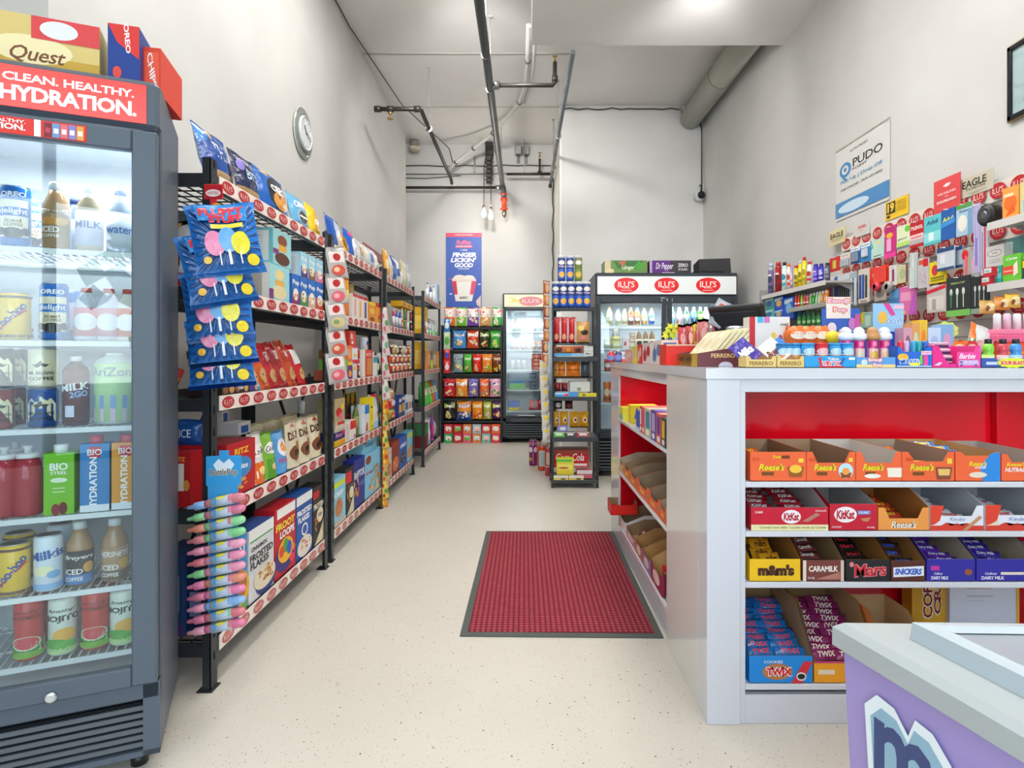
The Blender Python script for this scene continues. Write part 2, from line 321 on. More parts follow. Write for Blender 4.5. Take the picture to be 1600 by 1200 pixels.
t = thing('sprinkler_stub', 'short dark pipe with an upright brass sprinkler head near the back corner', 'pipe')
a = G(); a.tube([(-.24, 8.4, 3.67), (.40, 8.4, 3.67)], .019, DARK, 12); a.tube([(.215, 8.4, 3.67), (.215, 8.4, 3.88)], .015, DARK, 10); a.lathe([(.025, 3.66), (.03, 3.7), (.02, 3.72)], DARK, 12, (.215, 8.4)); a.build('pipe', t)
sprinkler(t, .215, 8.4, 3.9, 1, 1.3)
a = G(); a.tube([(.0, 8.4, 3.65), (.0, 8.4, ZC)], .005, ('B8B8B4', 'metal'), 6); a.build('hanger_rod', t)
t = thing('fire_valve', 'red cast sprinkler valve hanging from the main pipe', 'valve')
a = G()
a.lathe([(.03, 3.32), (.05, 3.325), (.05, 3.34), (.03, 3.35), (.036, 3.37), (.03, 3.385), (.05, 3.39), (.05, 3.405), (.03, 3.41)], ('D23B22', 'plastic'), 14, (-.28, 8.43))
a.lathe([(.03, 3.18), (.055, 3.185), (.055, 3.2), (.032, 3.21), (.036, 3.26), (.032, 3.3), (.05, 3.305), (.05, 3.32)], ('D8492C', 'plastic'), 14, (-.28, 8.43)); a.build('body', t)
a = G(); a.lathe([(.012, 3.08), (.03, 3.11), (.03, 3.15), (.02, 3.18)], ('9A8F78', 'metal'), 12, (-.275, 8.43)); a.build('drain_cap', t)
g = G(); g.tube([(.38, 4.72, 3.515), (.37, 6.8, 3.545), (.365, 8.45, 3.55)], .02, ('6A7076', 'satin'), 12); g.tube([(.365, 8.45, 3.55), (.36, 8.47, 3.5)], .024, DARK, 10)
t = thing('conduit_pipe', 'slim grey pipe running beside the pale wall corner', 'pipe'); g.build('pipe', t)
for y in (6.6, 7.7): hang(t, .37, y, 3.545)
g = G(); g.tube([(1.98, 5.0, 3.95), (1.98, 7.2, 3.98)], .125, ('A9ACA1', 'satin'), 28); g.tube([(1.98, 7.2, 3.98), (1.98, 7.27, 3.985)], .115, ('B4B6AC', 'satin'), 28)
for y in (6.1,): g.tube([(1.98, y, 3.966), (1.98, y+.012, 3.966)], .128, ('6F726A', 'satin'), 28)
tag(g.build('ventilation_duct'), 'round pale grey ventilation duct in the right ceiling corner', 'duct')
g = G(); pts = []
for px, py, Y in ((826, 40, 5.3), (825, 95, 5.9), (821, 135, 6.5), (812, 160, 7.0), (795, 182, 7.45), (770, 208, 7.9), (740, 232, 8.2), (712, 254, 8.35), (702, 263, 8.4)):
    pts.append((PX(px, Y), Y, min(PZ(py, Y), ZC-.03)))
t = thing('flexible_conduit', 'white plastic conduit curving across the ceiling with dark clamps', 'conduit'); g.tube(pts, .024, ('CFCDC8', 'plastic'), 12); g.build('pipe', t)
g = G(); g.tube([(p[0]+.055, p[1], p[2]) for p in pts[:4]], .02, ('CFCDC8', 'plastic'), 12); g.build('second_pipe', t)
for i in (1, 3, 5, 6, 7):
    a = G(); p = Vector(pts[i]); d = (Vector(pts[min(i+1, 8)])-Vector(pts[i-1])).normalized(); a.tube([p-d*.012, p+d*.012], .031, ('5A5850', 'satin'), 12); a.build('clamp', t)
def cable(name, label, pts, r=.004, col='2A2A2A'): g = G(); g.tube(pts, r, (col, 'plastic'), 6); tag(g.build(name), label, 'cable')
cable('ceiling_cable', 'thin black cable along the left wall under the ceiling', [(-1.585, 2.3, 4.13), (-1.585, 4, 4.14), (-1.58, 5.5, 4.13), (-1.45, 7.2, 4.13), (-1.05, 8.5, 4.06), (-1.0, 8.6, 3.85)], .006)
def wavy(x0, x1, y, z, a=.012, n=14, s=3):
    r = random.Random(s); return [(x0+(x1-x0)*i/n, y, z+r.uniform(-a, a)) for i in range(n+1)]
cable('wall_cable', 'pair of black cables sagging across the top of the back wall', wavy(-2.1, .43, 8.6, 3.85, .01), .008, '3A3632')
cable('wall_cable', 'thin grey conduit line on the back wall above the long black pipe', [(-2.1, 8.6, 3.73), (-.9, 8.6, 3.73), (.42, 8.6, 3.75)], .006, '6A6862')
cable('wall_cable', 'lowest grey cable sagging on the back wall over the black pipe', [(-2.1, 8.6, 3.69), (-1.4, 8.6, 3.67), (-.9, 8.6, 3.71)], .006, '5A5852')
cable('corner_cable', 'wavy black cable hanging down the pale inner wall corner', [(.405+.01*math.sin(i*1.9), 8.55, 3.65-i*.11) for i in range(20)], .009)
cable('header_cable', 'loosely twisted black cable along the top of the right back wall', wavy(.45, 1.86, 7.265, 4.11, .012, 14, 8), .008, '33332F')
cable('camera_cable', 'black cable dropping from the duct to the security camera', [(2.0, 7.22, 4.0), (2.1, 7.25, 3.95), (2.125, 7.26, 3.85), (2.125, 7.26, 3.12)], .008)
g = G(); g.tube([(1.86, 7.2, 4.1), (1.87, 7.2, 4.03)], .006, ('77756E', 'satin'), 6); g.tube([(1.83, 5.5, 4.15), (1.85, 5.5, 4.03)], .008, ('77756E', 'satin'), 6); tag(g.build('duct_strap'), 'thin metal strap beside the round ceiling duct', 'strap')
t = thing('security_camera', 'small white ball camera with a black lens in the room corner', 'camera', (2.08, 7.2, 3.05), R(12))
a = G(); a.lathe([(.0, -.06), (.04, -.05), (.058, -.02), (.06, .01), (.045, .045), (.0, .06)], ('D9D9D6', 'plastic'), 18); a.build('housing', t)
a = G(); a.lathe([(.045, .0), (.045, .02), (.0, .03)], ('15171A', 'gloss'), 18); a.xform(Matrix.Translation((0, -.04, 0)) @ Matrix.Rotation(PI/2, 4, 'X')); a.build('lens', t)
a = G(); a.tube([(.03, .04, .03), (.05, .04, .12), (.02, .03, .14)], .01, ('1C1C1C', 'plastic'), 6); a.build('bracket', t)
t = thing('smoke_detector', 'cream round smoke detector high on the back ceiling', 'detector', (-1.53, 8.45, 4.06))
a = G(); a.lathe([(.05, -.05), (.08, -.02), (.08, 0)], ('C9BFA8', 'plastic'), 20); a.build('cover', t); a = G(); a.lathe([(.065, 0), (.065, .095)], ('8A8578', 'plastic'), 20); a.build('base', t)
for x in (-.49+.0, ):
    t = thing('pendant_lamp', 'black bare-bulb pendant lamp hanging by two cords near the back wall', 'lamp', (x, 8.5, 0))
    a = G(); a.box(-.055, -.02, 3.96, .055, .1, 4.14, ('2A2826', 'satin'), .005); a.build('canopy', t)
    a = G()
    for k in range(6): a.tube([(-.045, -.01, 3.92-.06*k), (0, -.05, 3.9-.06*k), (.045, -.01, 3.92-.06*k)], .018, ('5E5450', 'satin'), 8)
    a.box(-.04, 0, 3.58, .04, .06, 3.96, ('4E4642', 'satin')); a.build('chain_cover', t)
    for k, (dx, zb) in enumerate(((-.055, 3.19), (.04, 3.16))):
        a = G(); a.tube([(dx*.9, -.02, 3.93), (dx, -.25, 3.7), (dx, -.3, zb)], .007, ('2E2C2A', 'plastic'), 6); a.build('cord', t)
        a = G(); a.lathe([(.02, zb-.06), (.022, zb-.02), (.014, zb)], ('4A4440', 'satin'), 12, (dx, -.3)); a.build('socket', t)
        a = G(); a.lathe([(.0, zb-.17), (.025, zb-.155), (.034, zb-.12), (.022, zb-.08), (.016, zb-.06)], ('FFF6E0', 'emit'), 14, (dx, -.3)); a.build('bulb', t)
for k, px in enumerate((810, 822)):
    X = PX(px, 8.55); t = thing('conduit_box', ('left' if k == 0 else 'right') + '-hand galvanised electrical box with a conduit stub below the ceiling', 'electrical box', (X, 8.55, 0))
    a = G(); a.box(-.045, -.02, 3.99, .045, .06, 4.12, ('A8ABA8', 'metal'), .008); a.build('box', t)
    a = G(); a.tube([(0, .03, 4.0), (0, .03, 3.88)], .018, ('B0B2AE', 'metal'), 10); a.build('conduit', t)
g = G(); g.tube([(-.70, 8.6, 3.98), (-.70, 8.6, 3.83)], .01, ('A8A8A4', 'metal'), 6); g.box(-.715, 8.58, 3.76, -.685, 8.62, 3.84, ('98988F', 'metal')); tag(g.build('conduit_stub'), 'short vertical metal conduit stub on the back wall', 'conduit')

# ================= wall clock =================
t = thing('wall_clock', 'round silver wall clock with a clear rim on the left wall', 'clock', (XL+.002, 4.37, 2.75), (0, 0, PI/2))
a = G(); a.lathe([(.18, 0), (.178, .012), (.15, .022), (.118, .02)], ('D9DCDA', 'clear'), 48); a.lathe([(.178, 0), (.182, .006), (.178, .012)], ('C4C6C0', 'satin'), 48); a.xform(Matrix.Rotation(PI/2, 4, 'X')); a.build('clear_rim', t)
a = G(); a.lathe([(.122, 0), (.122, .03), (.112, .036), (.11, .028)], ('D4D8DA', 'satin'), 40); a.xform(Matrix.Rotation(PI/2, 4, 'X')); a.build('case', t)
a = G(); a.lathe([(.11, .02), (.11, .027)], ('C9CCCD', 'satin'), 40); a.xform(Matrix.Rotation(PI/2, 4, 'X'))
for k in range(12):
    an = k*PI/6; a.box(-.003, -.0285, .085, .003, -.0272, .102, ('3A3A3A', 'satin')); n0 = len(a.v)-8; a.xform(Matrix.Rotation(an, 4, 'Y'), n0)
a.build('dial', t)
a = G(); a.box(-.004, -.032, -.01, .004, -.030, .06, ('2A2A2A', 'satin')); a.xform(Matrix.Rotation(R(-40), 4, 'Y')); a.build('hour_hand', t)
a = G(); a.box(-.003, -.035, -.01, .003, -.033, .09, ('2A2A2A', 'satin')); a.xform(Matrix.Rotation(R(110), 4, 'Y')); a.build('minute_hand', t)

# ================= floor mat =================
g = G(); def_pts = [(-.263, 2.478), (.566, 2.462), (.578, 3.955), (-.247, 3.96)]
g.prism(def_pts, 0, .006, ('5A5D59', 'matte'))
mm = bpy.data.materials.new('mat_carpet'); mm.use_nodes = True; nt = mm.node_tree; b = nt.nodes['Principled BSDF']; N = nt.nodes.new; L = nt.links.new
tcn = N('ShaderNodeTexCoord'); vo = N('ShaderNodeTexBrick'); vo.inputs['Scale'].default_value = 22; vo.offset = 0; vo.inputs['Color1'].default_value = rgb('AC4852'); vo.inputs['Color2'].default_value = rgb('B6525A'); vo.inputs['Mortar'].default_value = rgb('762C36')
vo.inputs['Mortar Size'].default_value = .14; vo.inputs['Mortar Smooth'].default_value = .6; vo.inputs['Brick Width'].default_value = .5; vo.inputs['Row Height'].default_value = .5
bp = N('ShaderNodeBump'); bp.inputs['Strength'].default_value = .6; bp.inputs['Distance'].default_value = .004; bp.invert = True
L(tcn.outputs['Object'], vo.inputs[0]); L(vo.outputs['Color'], b.inputs['Base Color']); L(vo.outputs['Fac'], bp.inputs['Height']); L(bp.outputs[0], b.inputs['Normal']); b.inputs['Roughness'].default_value = .95; b.inputs['Specular IOR Level'].default_value = .1
t = thing('floor_mat', 'dark red ribbed entrance mat with black rubber border on the floor', 'mat'); g.build('rubber_border', t)
g = G(); g.prism([(-.232, 2.51), (.536, 2.495), (.549, 3.925), (-.217, 3.93)], .006, .010, mm); g.build('carpet', t)

# ================= white counter =================
CX, CY, CZ = .568, 1.885, 1.109        # near-left corner and height of the slab
WH = ('D6D8DE', 'gloss'); WHS = ('CFD1D6', 'satin'); RED = ('CC0A1E', 'gloss')
def cx(y): return .568 + (y-1.885)*.006
t = thing('shop_counter', 'white L-shaped shop counter with red-backed open shelves', 'counter')
YE = 4.05
g = G(); g.prism([(CX-.004, CY-.004), (XR-.01, CY-.004), (XR-.01, CY+.46), (CX+.46, CY+.46), (CX+.46, YE+.01), (cx(YE)-.006, YE+.01)], CZ-.034, CZ, WH); g.build('worktop', t)
def slab(name, x0, y0, z0, x1, y1, z1, m=WH): a = G(); a.box(x0, y0, z0, x1, y1, z1, m, .0015); return a.build(name, t)
# front arm
slab('front_post', CX, CY, 0, CX+.104, CY+.10, CZ-.034)
slab('frame_rail', CX+.104, CY+.006, CZ-.075, XR-.01, CY+.03, CZ-.034); slab('frame_stile', CX+.104, CY+.006, 0, CX+.122, CY+.44, CZ-.075)
slab('plinth', CX+.122, CY+.006, .0, XR-.01, CY+.03, .09); slab('back_panel', CX+.12, CY+.43, .05, XR-.012, CY+.444, CZ-.036, RED)
slab('front_rear_panel', CX+.12, CY+.446, .0, XR-.012, CY+.46, CZ-.036, WHS)
SH = [.754, .60, .441, .123]
for z in SH: slab('shelf', CX+.122, CY+.004, z-.017, XR-.012, CY+.43, z)
slab('shelf_divider', PX(1553, 2.3), CY+.40, .754, PX(1553, 2.3)+.008, CY+.43, CZ-.036, RED)
# side arm, open towards the aisle
slab('side_panel', CX+.0, CY+.10, 0, CX+.02, 2.42, CZ-.034, ('DAD8D3', 'gloss')); slab('side_inner_panel', CX+.02, 2.40, 0, CX+.44, 2.42, CZ-.034)
slab('end_post', cx(3.72), 3.72, 0, cx(4.05)+.44, 4.04, CZ-.034)
slab('side_rail', cx(3)+.004, 2.42, 1.03, cx(3)+.03, 3.72, CZ-.034); slab('side_plinth', cx(3)+.004, 2.42, 0, cx(3)+.025, 3.72, .10)
slab('side_rear_panel', CX+.445, 2.34, 0, CX+.46, 4.05, CZ-.036, WHS); slab('side_back_panel', CX+.435, 2.42, .05, CX+.444, 3.72, CZ-.036, RED)
slab('red_side_lining', cx(3.7)+.01, 3.70, .1, CX+.43, 3.718, 1.03, RED)
SS = [.768, .452, .128]
for z in SS: slab('side_shelf', cx(3)-.002, 2.42, z-.016, CX+.435, 3.70, z)
for x, y in ((CX+.3, 2.6), (CX+.3, 3.05), (CX+.3, 3.5)):
    a = G(); a.lathe([(.035, 0), (.035, .008)], ('F4F4F4', 'satin'), 18, (x-.15, y)); a.xform(Matrix.Translation((0, 0, CZ-.083))); a.build('puck_light', t); area_light('puck_lamp', (x-.15, y, CZ-.085), (0, 0, 0), .05, .05, .28, (1, .97, .94))
for x in (1.0, 1.4, 1.8):
    a = G(); a.lathe([(.035, 0), (.035, .008)], ('F4F4F4', 'satin'), 18, (x, CY+.2)); a.xform(Matrix.Translation((0, 0, CZ-.083))); a.build('puck_light', t); area_light('puck_lamp', (x, CY+.2, CZ-.085), (0, 0, 0), .05, .05, .28, (1, .97, .94))

# ================= chest freezer =================
c0 = Vector((.567, 1.117)); zt = .66
ax = Vector((1, -.03)).normalized(); ay = Vector((.25, -.968)).normalized()     # along far edge, towards the viewer
def fz(u, v): p = c0 + ax*u + ay*v; return (p.x, p.y)
def ring(z, i): return [fz(i, i) + (z,), fz(.72-i, i) + (z,), fz(.72-i, 1.25-i) + (z,), fz(i, 1.25-i) + (z,)]
t = thing('chest_freezer', 'purple ice cream chest freezer with pale grey rim and glass lid', 'freezer')
PUR = ('A392CC', 'satin'); RIM = ('AEB4B4', 'satin')
def loft(rings, m, cap=True):
    a = G()
    for r0, r1 in zip(rings, rings[1:]):
        for i in range(4): j = (i+1) % 4; a.poly([r0[j], r0[i], r1[i], r1[j]], m)
    if cap: a.poly(rings[-1][::-1], m)
    return a
a = loft([ring(.03, .03), ring(zt-.045, .012)], PUR, False); a.poly(ring(.03, .03), PUR)
# logo on the left side (the side running from the far corner towards the viewer)
A, B = Vector(ring(.03, .012)[0]), Vector(ring(.03, .012)[3]); dv = (B-A); nrm = Vector((-dv.y, dv.x, 0)).normalized()
if nrm.x > 0: nrm = -nrm
fm = lambda u, v, e: tuple(A + dv*(.0+.42*u) + Vector((0, 0, 1))*(.27+.36*v) + nrm*(e+.02*(1-v)*.0+.003))
def swoosh(cx_, cy_, s, c): return P([(cx_+s*x, cy_+s*y*1.2) for x, y in ((-1, .55), (-.7, .95), (-.3, .9), (0, .5), (.15, .95), (.5, .9), (.85, .5), (1, 0), (1, -1), (-.9, -1))], c)
deco(a, [swoosh(.27, .56, .17, 'E6EEF2'), swoosh(.27, .54, .145, '8FB4C8'), T('m', .25, .50, .22, .3, '3B4A7C', bold=.06), E(.52, .45, .12, .26, 'E6EEF2'), T('r', .52, .46, .13, .26, '3B4A7C', bold=.06), T('freeze', .8, .5, .3, .3, 'E6EEF2', bold=.05)], fm, 'satin')
a.build('cabinet', t)
loft([ring(zt-.05, .018), ring(zt-.045, 0), ring(zt-.012, 0), ring(zt, .012), ring(zt, .075)], RIM, False).build('rim', t)
loft([ring(zt-.01, .075), ring(zt+.03, .078), ring(zt+.034, .10), ring(zt+.028, .115)], ('B8C2C8', 'satin'), False).build('lid_frame', t)
a = G(); a.poly([p for p in ring(zt+.026, .112)][::-1], ('9DA2AA', 'gloss')); a.build('glass_lid', t)
a = loft([ring(zt-.42, .09), ring(zt-.005, .085)], ('C9CCD2', 'satin'), False); a.poly(ring(zt-.42, .09)[::-1], ('9A9CA2', 'satin')); a.build('liner', t)
for i in range(4):
    p = ring(0, .09)[i]; a = G(); a.lathe([(.025, 0), (.025, .035)], ('222222', 'plastic'), 12, (p[0], p[1])); a.build('caster', t)
# ================= refrigerators =================
def fridge(name, label, loc, rot, W, D, Ht, z0, z1, shelves, frame, doors=1, header=None, base_slats=5, rail=.05, hz0=None, inner='B9BFC4', white_head=True):
    """local x from -W to 0, front at y = 0; door between z0 and z1"""
    t = thing(name, label, 'fridge', loc, rot); F = (frame, 'satin'); I = (inner, 'satin')
    a = G(); th = .045
    a.box(-W, .03, .06, -W+th, D, Ht, F, .004); a.box(-th, .03, .06, 0, D, Ht, F, .004); a.box(-W+th, D-.03, .06, -th, D, Ht, F)
    a.box(-W+th, .05, z1+.01, -th, D-.03, Ht, F); a.box(-W+th, .05, .06, -th, D-.03, z0, F); a.build('cabinet', t)
    a = G(); a.box(-W+th, D-.034, z0, -th, D-.031, z1+.01, I); a.box(-W+th, .05, z0, -W+th+.003, D-.03, z1+.01, I); a.box(-th-.003, .05, z0, -th, D-.03, z1+.01, I)
    a.box(-W+th, .05, z1+.007, -th, D-.03, z1+.01, I); a.box(-W+th, .05, z0, -th, D-.03, z0+.003, I)
    for k in range(9):
        for j in range(3): a.box(-W+.2+k*.022, D-.036, z0+(z1-z0)*.62+j*.018, -W+.21+k*.022, D-.0345, z0+(z1-z0)*.62+j*.018+.009, ('5C646A', 'matte'))
    a.build('lining', t)
    h0 = hz0 or z1+.012
    a = G(); a.box(-W, -.012, h0, 0, .05, Ht, F, .012); a.build('header', t)
    if header:
        a = G(); x0, x1, q0, q1, base, items = header; a.box(x0, -.015, q0, x1, -.012, q1, base); deco(a, items, flat(x0, x1, q0, q1, -.015), 'backlit', .0006); a.build('header_sign', t)
    # base with louvres
    a = G(); a.box(-W, .0, .06, 0, .03, .075, F); a.box(-W, 0, .06, -W+.04, .03, z0-.01, F); a.box(-.04, 0, .06, 0, .03, z0-.01, F); a.box(-W, 0, z0-.055, 0, .03, z0-.01, F, .004); a.build('base_frame', t)
    a = G()
    for k in range(base_slats):
        zz = .085+(z0-.15)*k/base_slats; a.box(-W+.04, .004, zz, -.04, .01, zz+.012, ('5A6066', 'satin')); a.box(-W+.04, .012, zz+.012, -.04, .02, zz+(z0-.15)/base_slats, ('15181B', 'matte'))
    a.build('grille', t)
    for x in (-W+.06, -.06):
        a = G(); a.lathe([(.022, 0), (.022, .03), (.008, .03), (.008, .06)], ('1C1C1C', 'plastic'), 10, (x, .08)); a.build('caster', t)
    dw = W/doors
    for d in range(doors):
        x0 = -W+d*dw; x1 = x0+dw; a = G(); yo = -.002 - .0*d
        a.box(x0+.003, yo-.03, z0, x0+rail, yo+.0, z1, F, .004); a.box(x1-rail, yo-.03, z0, x1-.003, yo+.0, z1, F, .004)
        a.box(x0+rail, yo-.03, z0, x1-rail, yo, z0+rail*.8, F, .003); a.box(x0+rail, yo-.03, z1-rail*.9, x1-rail, yo, z1, F, .003); dr = a.build('door', t)
        a = G(); a.box(x0+rail-.006, yo-.018, z0+rail*.7, x1-rail+.006, yo-.014, z1-rail*.8, ('F2F7F8', 'pane')); a.build('glass', dr)
        a = G(); hx = x0+rail*.5 if (doors == 1 or d == 1) else x1-rail*.5
        a.box(hx-.012, yo-.045, z0+(z1-z0)*.35, hx+.012, yo-.03, z0+(z1-z0)*.75, ('1B1E21', 'plastic'), .004); a.build('handle', dr)
    for k, z in enumerate(shelves):
        a = G(); S = ('E4E9EA', 'satin'); a.box(-W+th+.004, .075, z-.016, -th-.004, .081, z-.002, S); a.box(-W+th+.004, D-.05, z-.012, -th-.004, D-.045, z-.002, S)
        n = int((W-2*th)/.022)
        for i in range(n+1): x = -W+th+.008+(W-2*th-.016)*i/n; a.box(x-.0016, .075, z-.005, x+.0016, D-.045, z-.001, S)
        for y in (.2, .35): a.box(-W+th+.004, y, z-.009, -th-.004, y+.004, z-.005, S)
        a.build('shelf', t)
    return t
FR_LOC, FR_ROT = (-.998, 1.663, 0), R(24)
NF = [1.437, 1.189, .954, .718, .51, .328]
hd = [Q(0, 0, 1, 1, 'E2443C'), T('CLEAN. HEALTHY.', .70, .73, .50, .2, 'FFFFFF', bold=.06), T('HYDRATION.', .70, .34, .52, .38, 'FFFFFF', bold=.09), Q(.38, .12, .42, .9, 'F4F4F4')]
near_fridge = fridge('display_fridge', 'tall dark grey glass-door drinks fridge with red hydration header at the left', FR_LOC, FR_ROT, .62, .44, 1.892, .268, 1.748, NF[:-1] + [NF[5]], '525C68', 1,
    (-.59, -.03, 1.772, 1.876, ('E2443C', 'backlit'), hd), 6, rail=.062)
door = [c for c in near_fridge.children if c.name.startswith('door')][0]
a = G(); a.box(-.5, -.034, 1.698, -.16, -.0325, 1.74, ('E03A32', 'card'))
deco(a, [T('CLEAN. HEALTHY.', .42, .76, .42, .2, 'FFFFFF', bold=.05), T('HYDRATION.', .42, .42, .42, .36, 'FFFFFF', bold=.08), Q(.68, 0, .72, 1, 'EDEFF4')] +
     [it for k, (c1, c2) in enumerate((('7E2F3C', 'C8485A'), ('6C9AC8', 'E4EEF6'), ('E0707A', 'F2E6EA'), ('8A86C8', 'ECECF6'), ('E0A050', 'F6EEDC'))) for it in (Q(.74+k*.05, .05, .785+k*.05, .9, c1), Q(.748+k*.05, .3, .777+k*.05, .6, c2))], flat(-.5, -.16, 1.698, 1.74, -.034)); a.build('door_sticker', door)
a = G(); a.lathe([(.014, 0), (.014, .006), (.009, .008)], ('C9CCCE', 'metal'), 16); a.xform(Matrix.Translation((-.235, -.032, .268+.013)) @ Matrix.Rotation(PI/2, 4, 'X')); a.build('lock', door)
# far single-door fridge
f2 = fridge('display_fridge', 'slim black glass-door fridge beside the wall of chip bags', (PX(864, 8.03), 8.03, 0), 0, .665, .56, 1.98, .335, 1.78, [1.49, 1.235, .965, .70, .42], '2A2E32', 1,
    (-.645, -.02, 1.80, 1.965, ('D9D2B4', 'backlit'), [E(.56, .45, .26, .38, 'C77A80'), T("ILU'S", .56, .47, .36, .3, 'E8C4BC', bold=.02), P([(.05, .3), (.2, .5), (.1, .8), (.3, .55), (.36, .3), (.2, .4)], 'E6C766')]), 6, rail=.035)
a = G(); a.box(-.46, -.032, .345, -.24, -.03, .372, ('B8BCC0', 'satin')); a.box(-.56, -.032, .28, -.05, -.004, .325, ('3C4044', 'satin')); a.build('control_panel', f2)
# big double-door fridge
bx0, bx1 = PX(930, 5.77), PX(1152, 5.77); BW = bx1-bx0
hs = [Q(0, 0, 1, 1, 'DADCDC')]
for cxx in (.208, .498, .797):
    hs += [E(cxx, .5, .094, .46, 'F2E3DE'), E(cxx, .5, .089, .43, 'D5202A'), T("ILU'S", cxx, .56, .118, .34, 'F6DCD0', bold=.02), Q(cxx-.03, .34, cxx+.03, .365, 'F6DCD0'), Q(cxx-.04, .20, cxx+.04, .235, 'F0B8AE')]
big = fridge('display_fridge', 'wide dark two-door drinks fridge with three red oval signs', (bx1, 5.77, 0), 0, BW, .72, 1.94, .42, 1.70, [1.448, 1.225, 1.0, .70], '343A41', 2,
    (-BW+.02, -.015, 1.735, 1.905, ('D9DBDB', 'backlit'), hs), 9, rail=.05, hz0=1.72)
a = G(); a.box(-BW, -.012, 1.65, 0, .02, 1.72, ('343A41', 'satin')); deco(a, [T('True', .5, .5, .09, .5, 'D8DADC', shear=.3)], flat(-BW, 0, 1.65, 1.72, -.031)); a.build('door_track', big)
for nm, lc, rt, sx, sy, pw in (('near_fridge_lamp', (-1.26, 1.72, 1.73), (0, 0, R(24)), .42, .05, 3), ('far_fridge_lamp', (.05, 8.13, 1.76), (0, 0, 0), .5, .05, 6), ('big_fridge_lamp', ((bx0+bx1)/2, 5.9, 1.68), (0, 0, 0), 1.1, .05, 10)):
    area_light(nm, lc, rt, sx, sy, pw, (.92, .97, 1))

# ================= steel racks along the left wall =================
RK = ('2C2F33', 'satin'); SZ = [1.779, 1.39, 1.006, .621, .165]; RL, RD = 1.235, .45
def make_rack(label):
    t = thing('shelving_rack', label, 'shelving rack', (0, 0, 0), 0)
    for x, sx in ((0, -1), (-RD, 1)):
        for y, sy in ((0, 1), (RL, -1)):
            a = G(); a.box(x, y, 0, x+sx*.028, y+sy*.003, 1.825, RK); a.box(x, y, 0, x+sx*.003, y+sy*.045, 1.825, RK)
            a.box(x-.012*-sx*-1 if 0 else x+sx*-.008, y+sy*-.008, 0, x+sx*.045, y+sy*.055, .004, RK)
            for k in range(23):
                zz = .1+k*.077; xx = x-sx*.0006; yy = y+sy*.024
                vs = [(xx, yy-.006, zz), (xx, yy+.006, zz), (xx, yy+.004, zz+.028), (xx, yy-.004, zz+.028)]; a.poly(vs, ('0C0D0E', 'matte'))
            a.build('post', t)
    for i, z in enumerate(SZ):
        a = G(); a.box(-.004, .045, z-.056, -.022, RL-.045, z-.004, RK); a.box(-RD+.004, .045, z-.05, -RD+.02, RL-.045, z-.004, RK)
        a.box(-.03, .006, z-.05, -RD+.03, .022, z-.006, RK); a.box(-.03, RL-.022, z-.05, -RD+.03, RL-.006, z-.006, RK)
        for k in range(9): x = -.03-(RD-.06)*k/8; a.box(x-.0022, .02, z-.009, x+.0022, RL-.02, z-.004, ('1C1E20', 'satin'))
        for k in range(15): y = .05+(RL-.1)*k/14; a.box(-.022, y-.002, z-.014, -RD+.02, y+.002, z-.009, ('1C1E20', 'satin'))
        sh = a.build('shelf', t)
        faint = i == 4; a = G(); a.box(-.003, .062, z-.052, .0, RL-.052, z+.0, ('EEE2D9', 'card')); it = []
        for k in range(9): it += ilus(.055+k*.111, .5, .041, .42, faint)
        deco(a, it, lambda u, v, e, z=z: (e, .062+(RL-.114)*u, z-.052+.052*v)); a.build('price_strip', sh)
    a = G()
    for z0, z1 in ((.62, 1.02), (.17, .62)):
        for p, q in (((-RD-.003, .3, z1), (-RD-.003, .62, z0)), ((-RD-.003, .94, z1), (-RD-.003, .62, z0))):
            a.tube([p, q], .011, ('1A1B1D', 'satin'), 4)
    a.build('brace', t)
    return t
rack0 = make_rack('black steel shelving rack nearest to the drinks fridge, with hanging candy strips')
RX = [-1.07, -1.072, -1.068, -1.035]; RY = [2.07, 3.37, 4.68, 6.27]; RKS = [rack0]
rack0.location = (RX[0], RY[0], 0)
for i, l in ((1, 'second black steel shelving rack from the drinks fridge'), (2, 'third black steel shelving rack from the drinks fridge'), (3, 'farthest black steel shelving rack, nearest to the chip bag wall')):
    RKS.append(dup(rack0, (RX[i], RY[i], 0), label=l))
# ================= product makers: front face at y = 0 looking to -y, standing on z = 0 =================
def Box(name, label, cat, w, h, d, col, front=(), sd=(), tp=(), loc=(0, 0, 0), rot=0, group=None, kind='card', scol=None, tcol=None, parent=None):
    a = G(); a.box(-w/2, 0, 0, w/2, d, h, (col, kind))
    if scol: a.m[-2] = a.m[-2]; a.m[0] = a.mi((scol, kind)); a.m[1] = a.mi((scol, kind))
    if tcol: a.m[5] = a.mi((tcol, kind))
    deco(a, front, flat(-w/2, w/2, 0, h), kind); deco(a, sd, side(d, 0, 0, h, -w/2), kind); deco(a, tp, top(-w/2, w/2, 0, d, h), kind)
    o = a.build(name, parent, loc, rot)
    return o if parent else tag(o, label, cat, group)
def bagf(w, h, d, cr=.06, sd=0, stand=False):
    def f(u, v, s=1, e=0.):
        if v < cr and not stand: B = 0
        elif v > 1-cr: B = 0
        else:
            q = (v-cr)/(1-2*cr); B = max(0, math.sin(PI*q))**.42
            if stand: q = min(1, max(0, (v)/(1-cr))); B = (1-q**2.2)**.6
        A = max(0, 1-abs(2*u-1)**2.6)**.8
        wr = .05*d*math.sin(u*19+sd+v*5)*math.cos(v*13+sd*2)*A*(1-.5*B) + .03*d*math.sin(u*7-v*17+sd)*A
        x = (u-.5)*w*(1-.07*B) ; y = d/2 - s*(d/2*A*B + wr*(B > 0)) - s*e
        return (x, y, v*h + .012*h*math.sin(u*9+sd)*(v > .5))
    return f
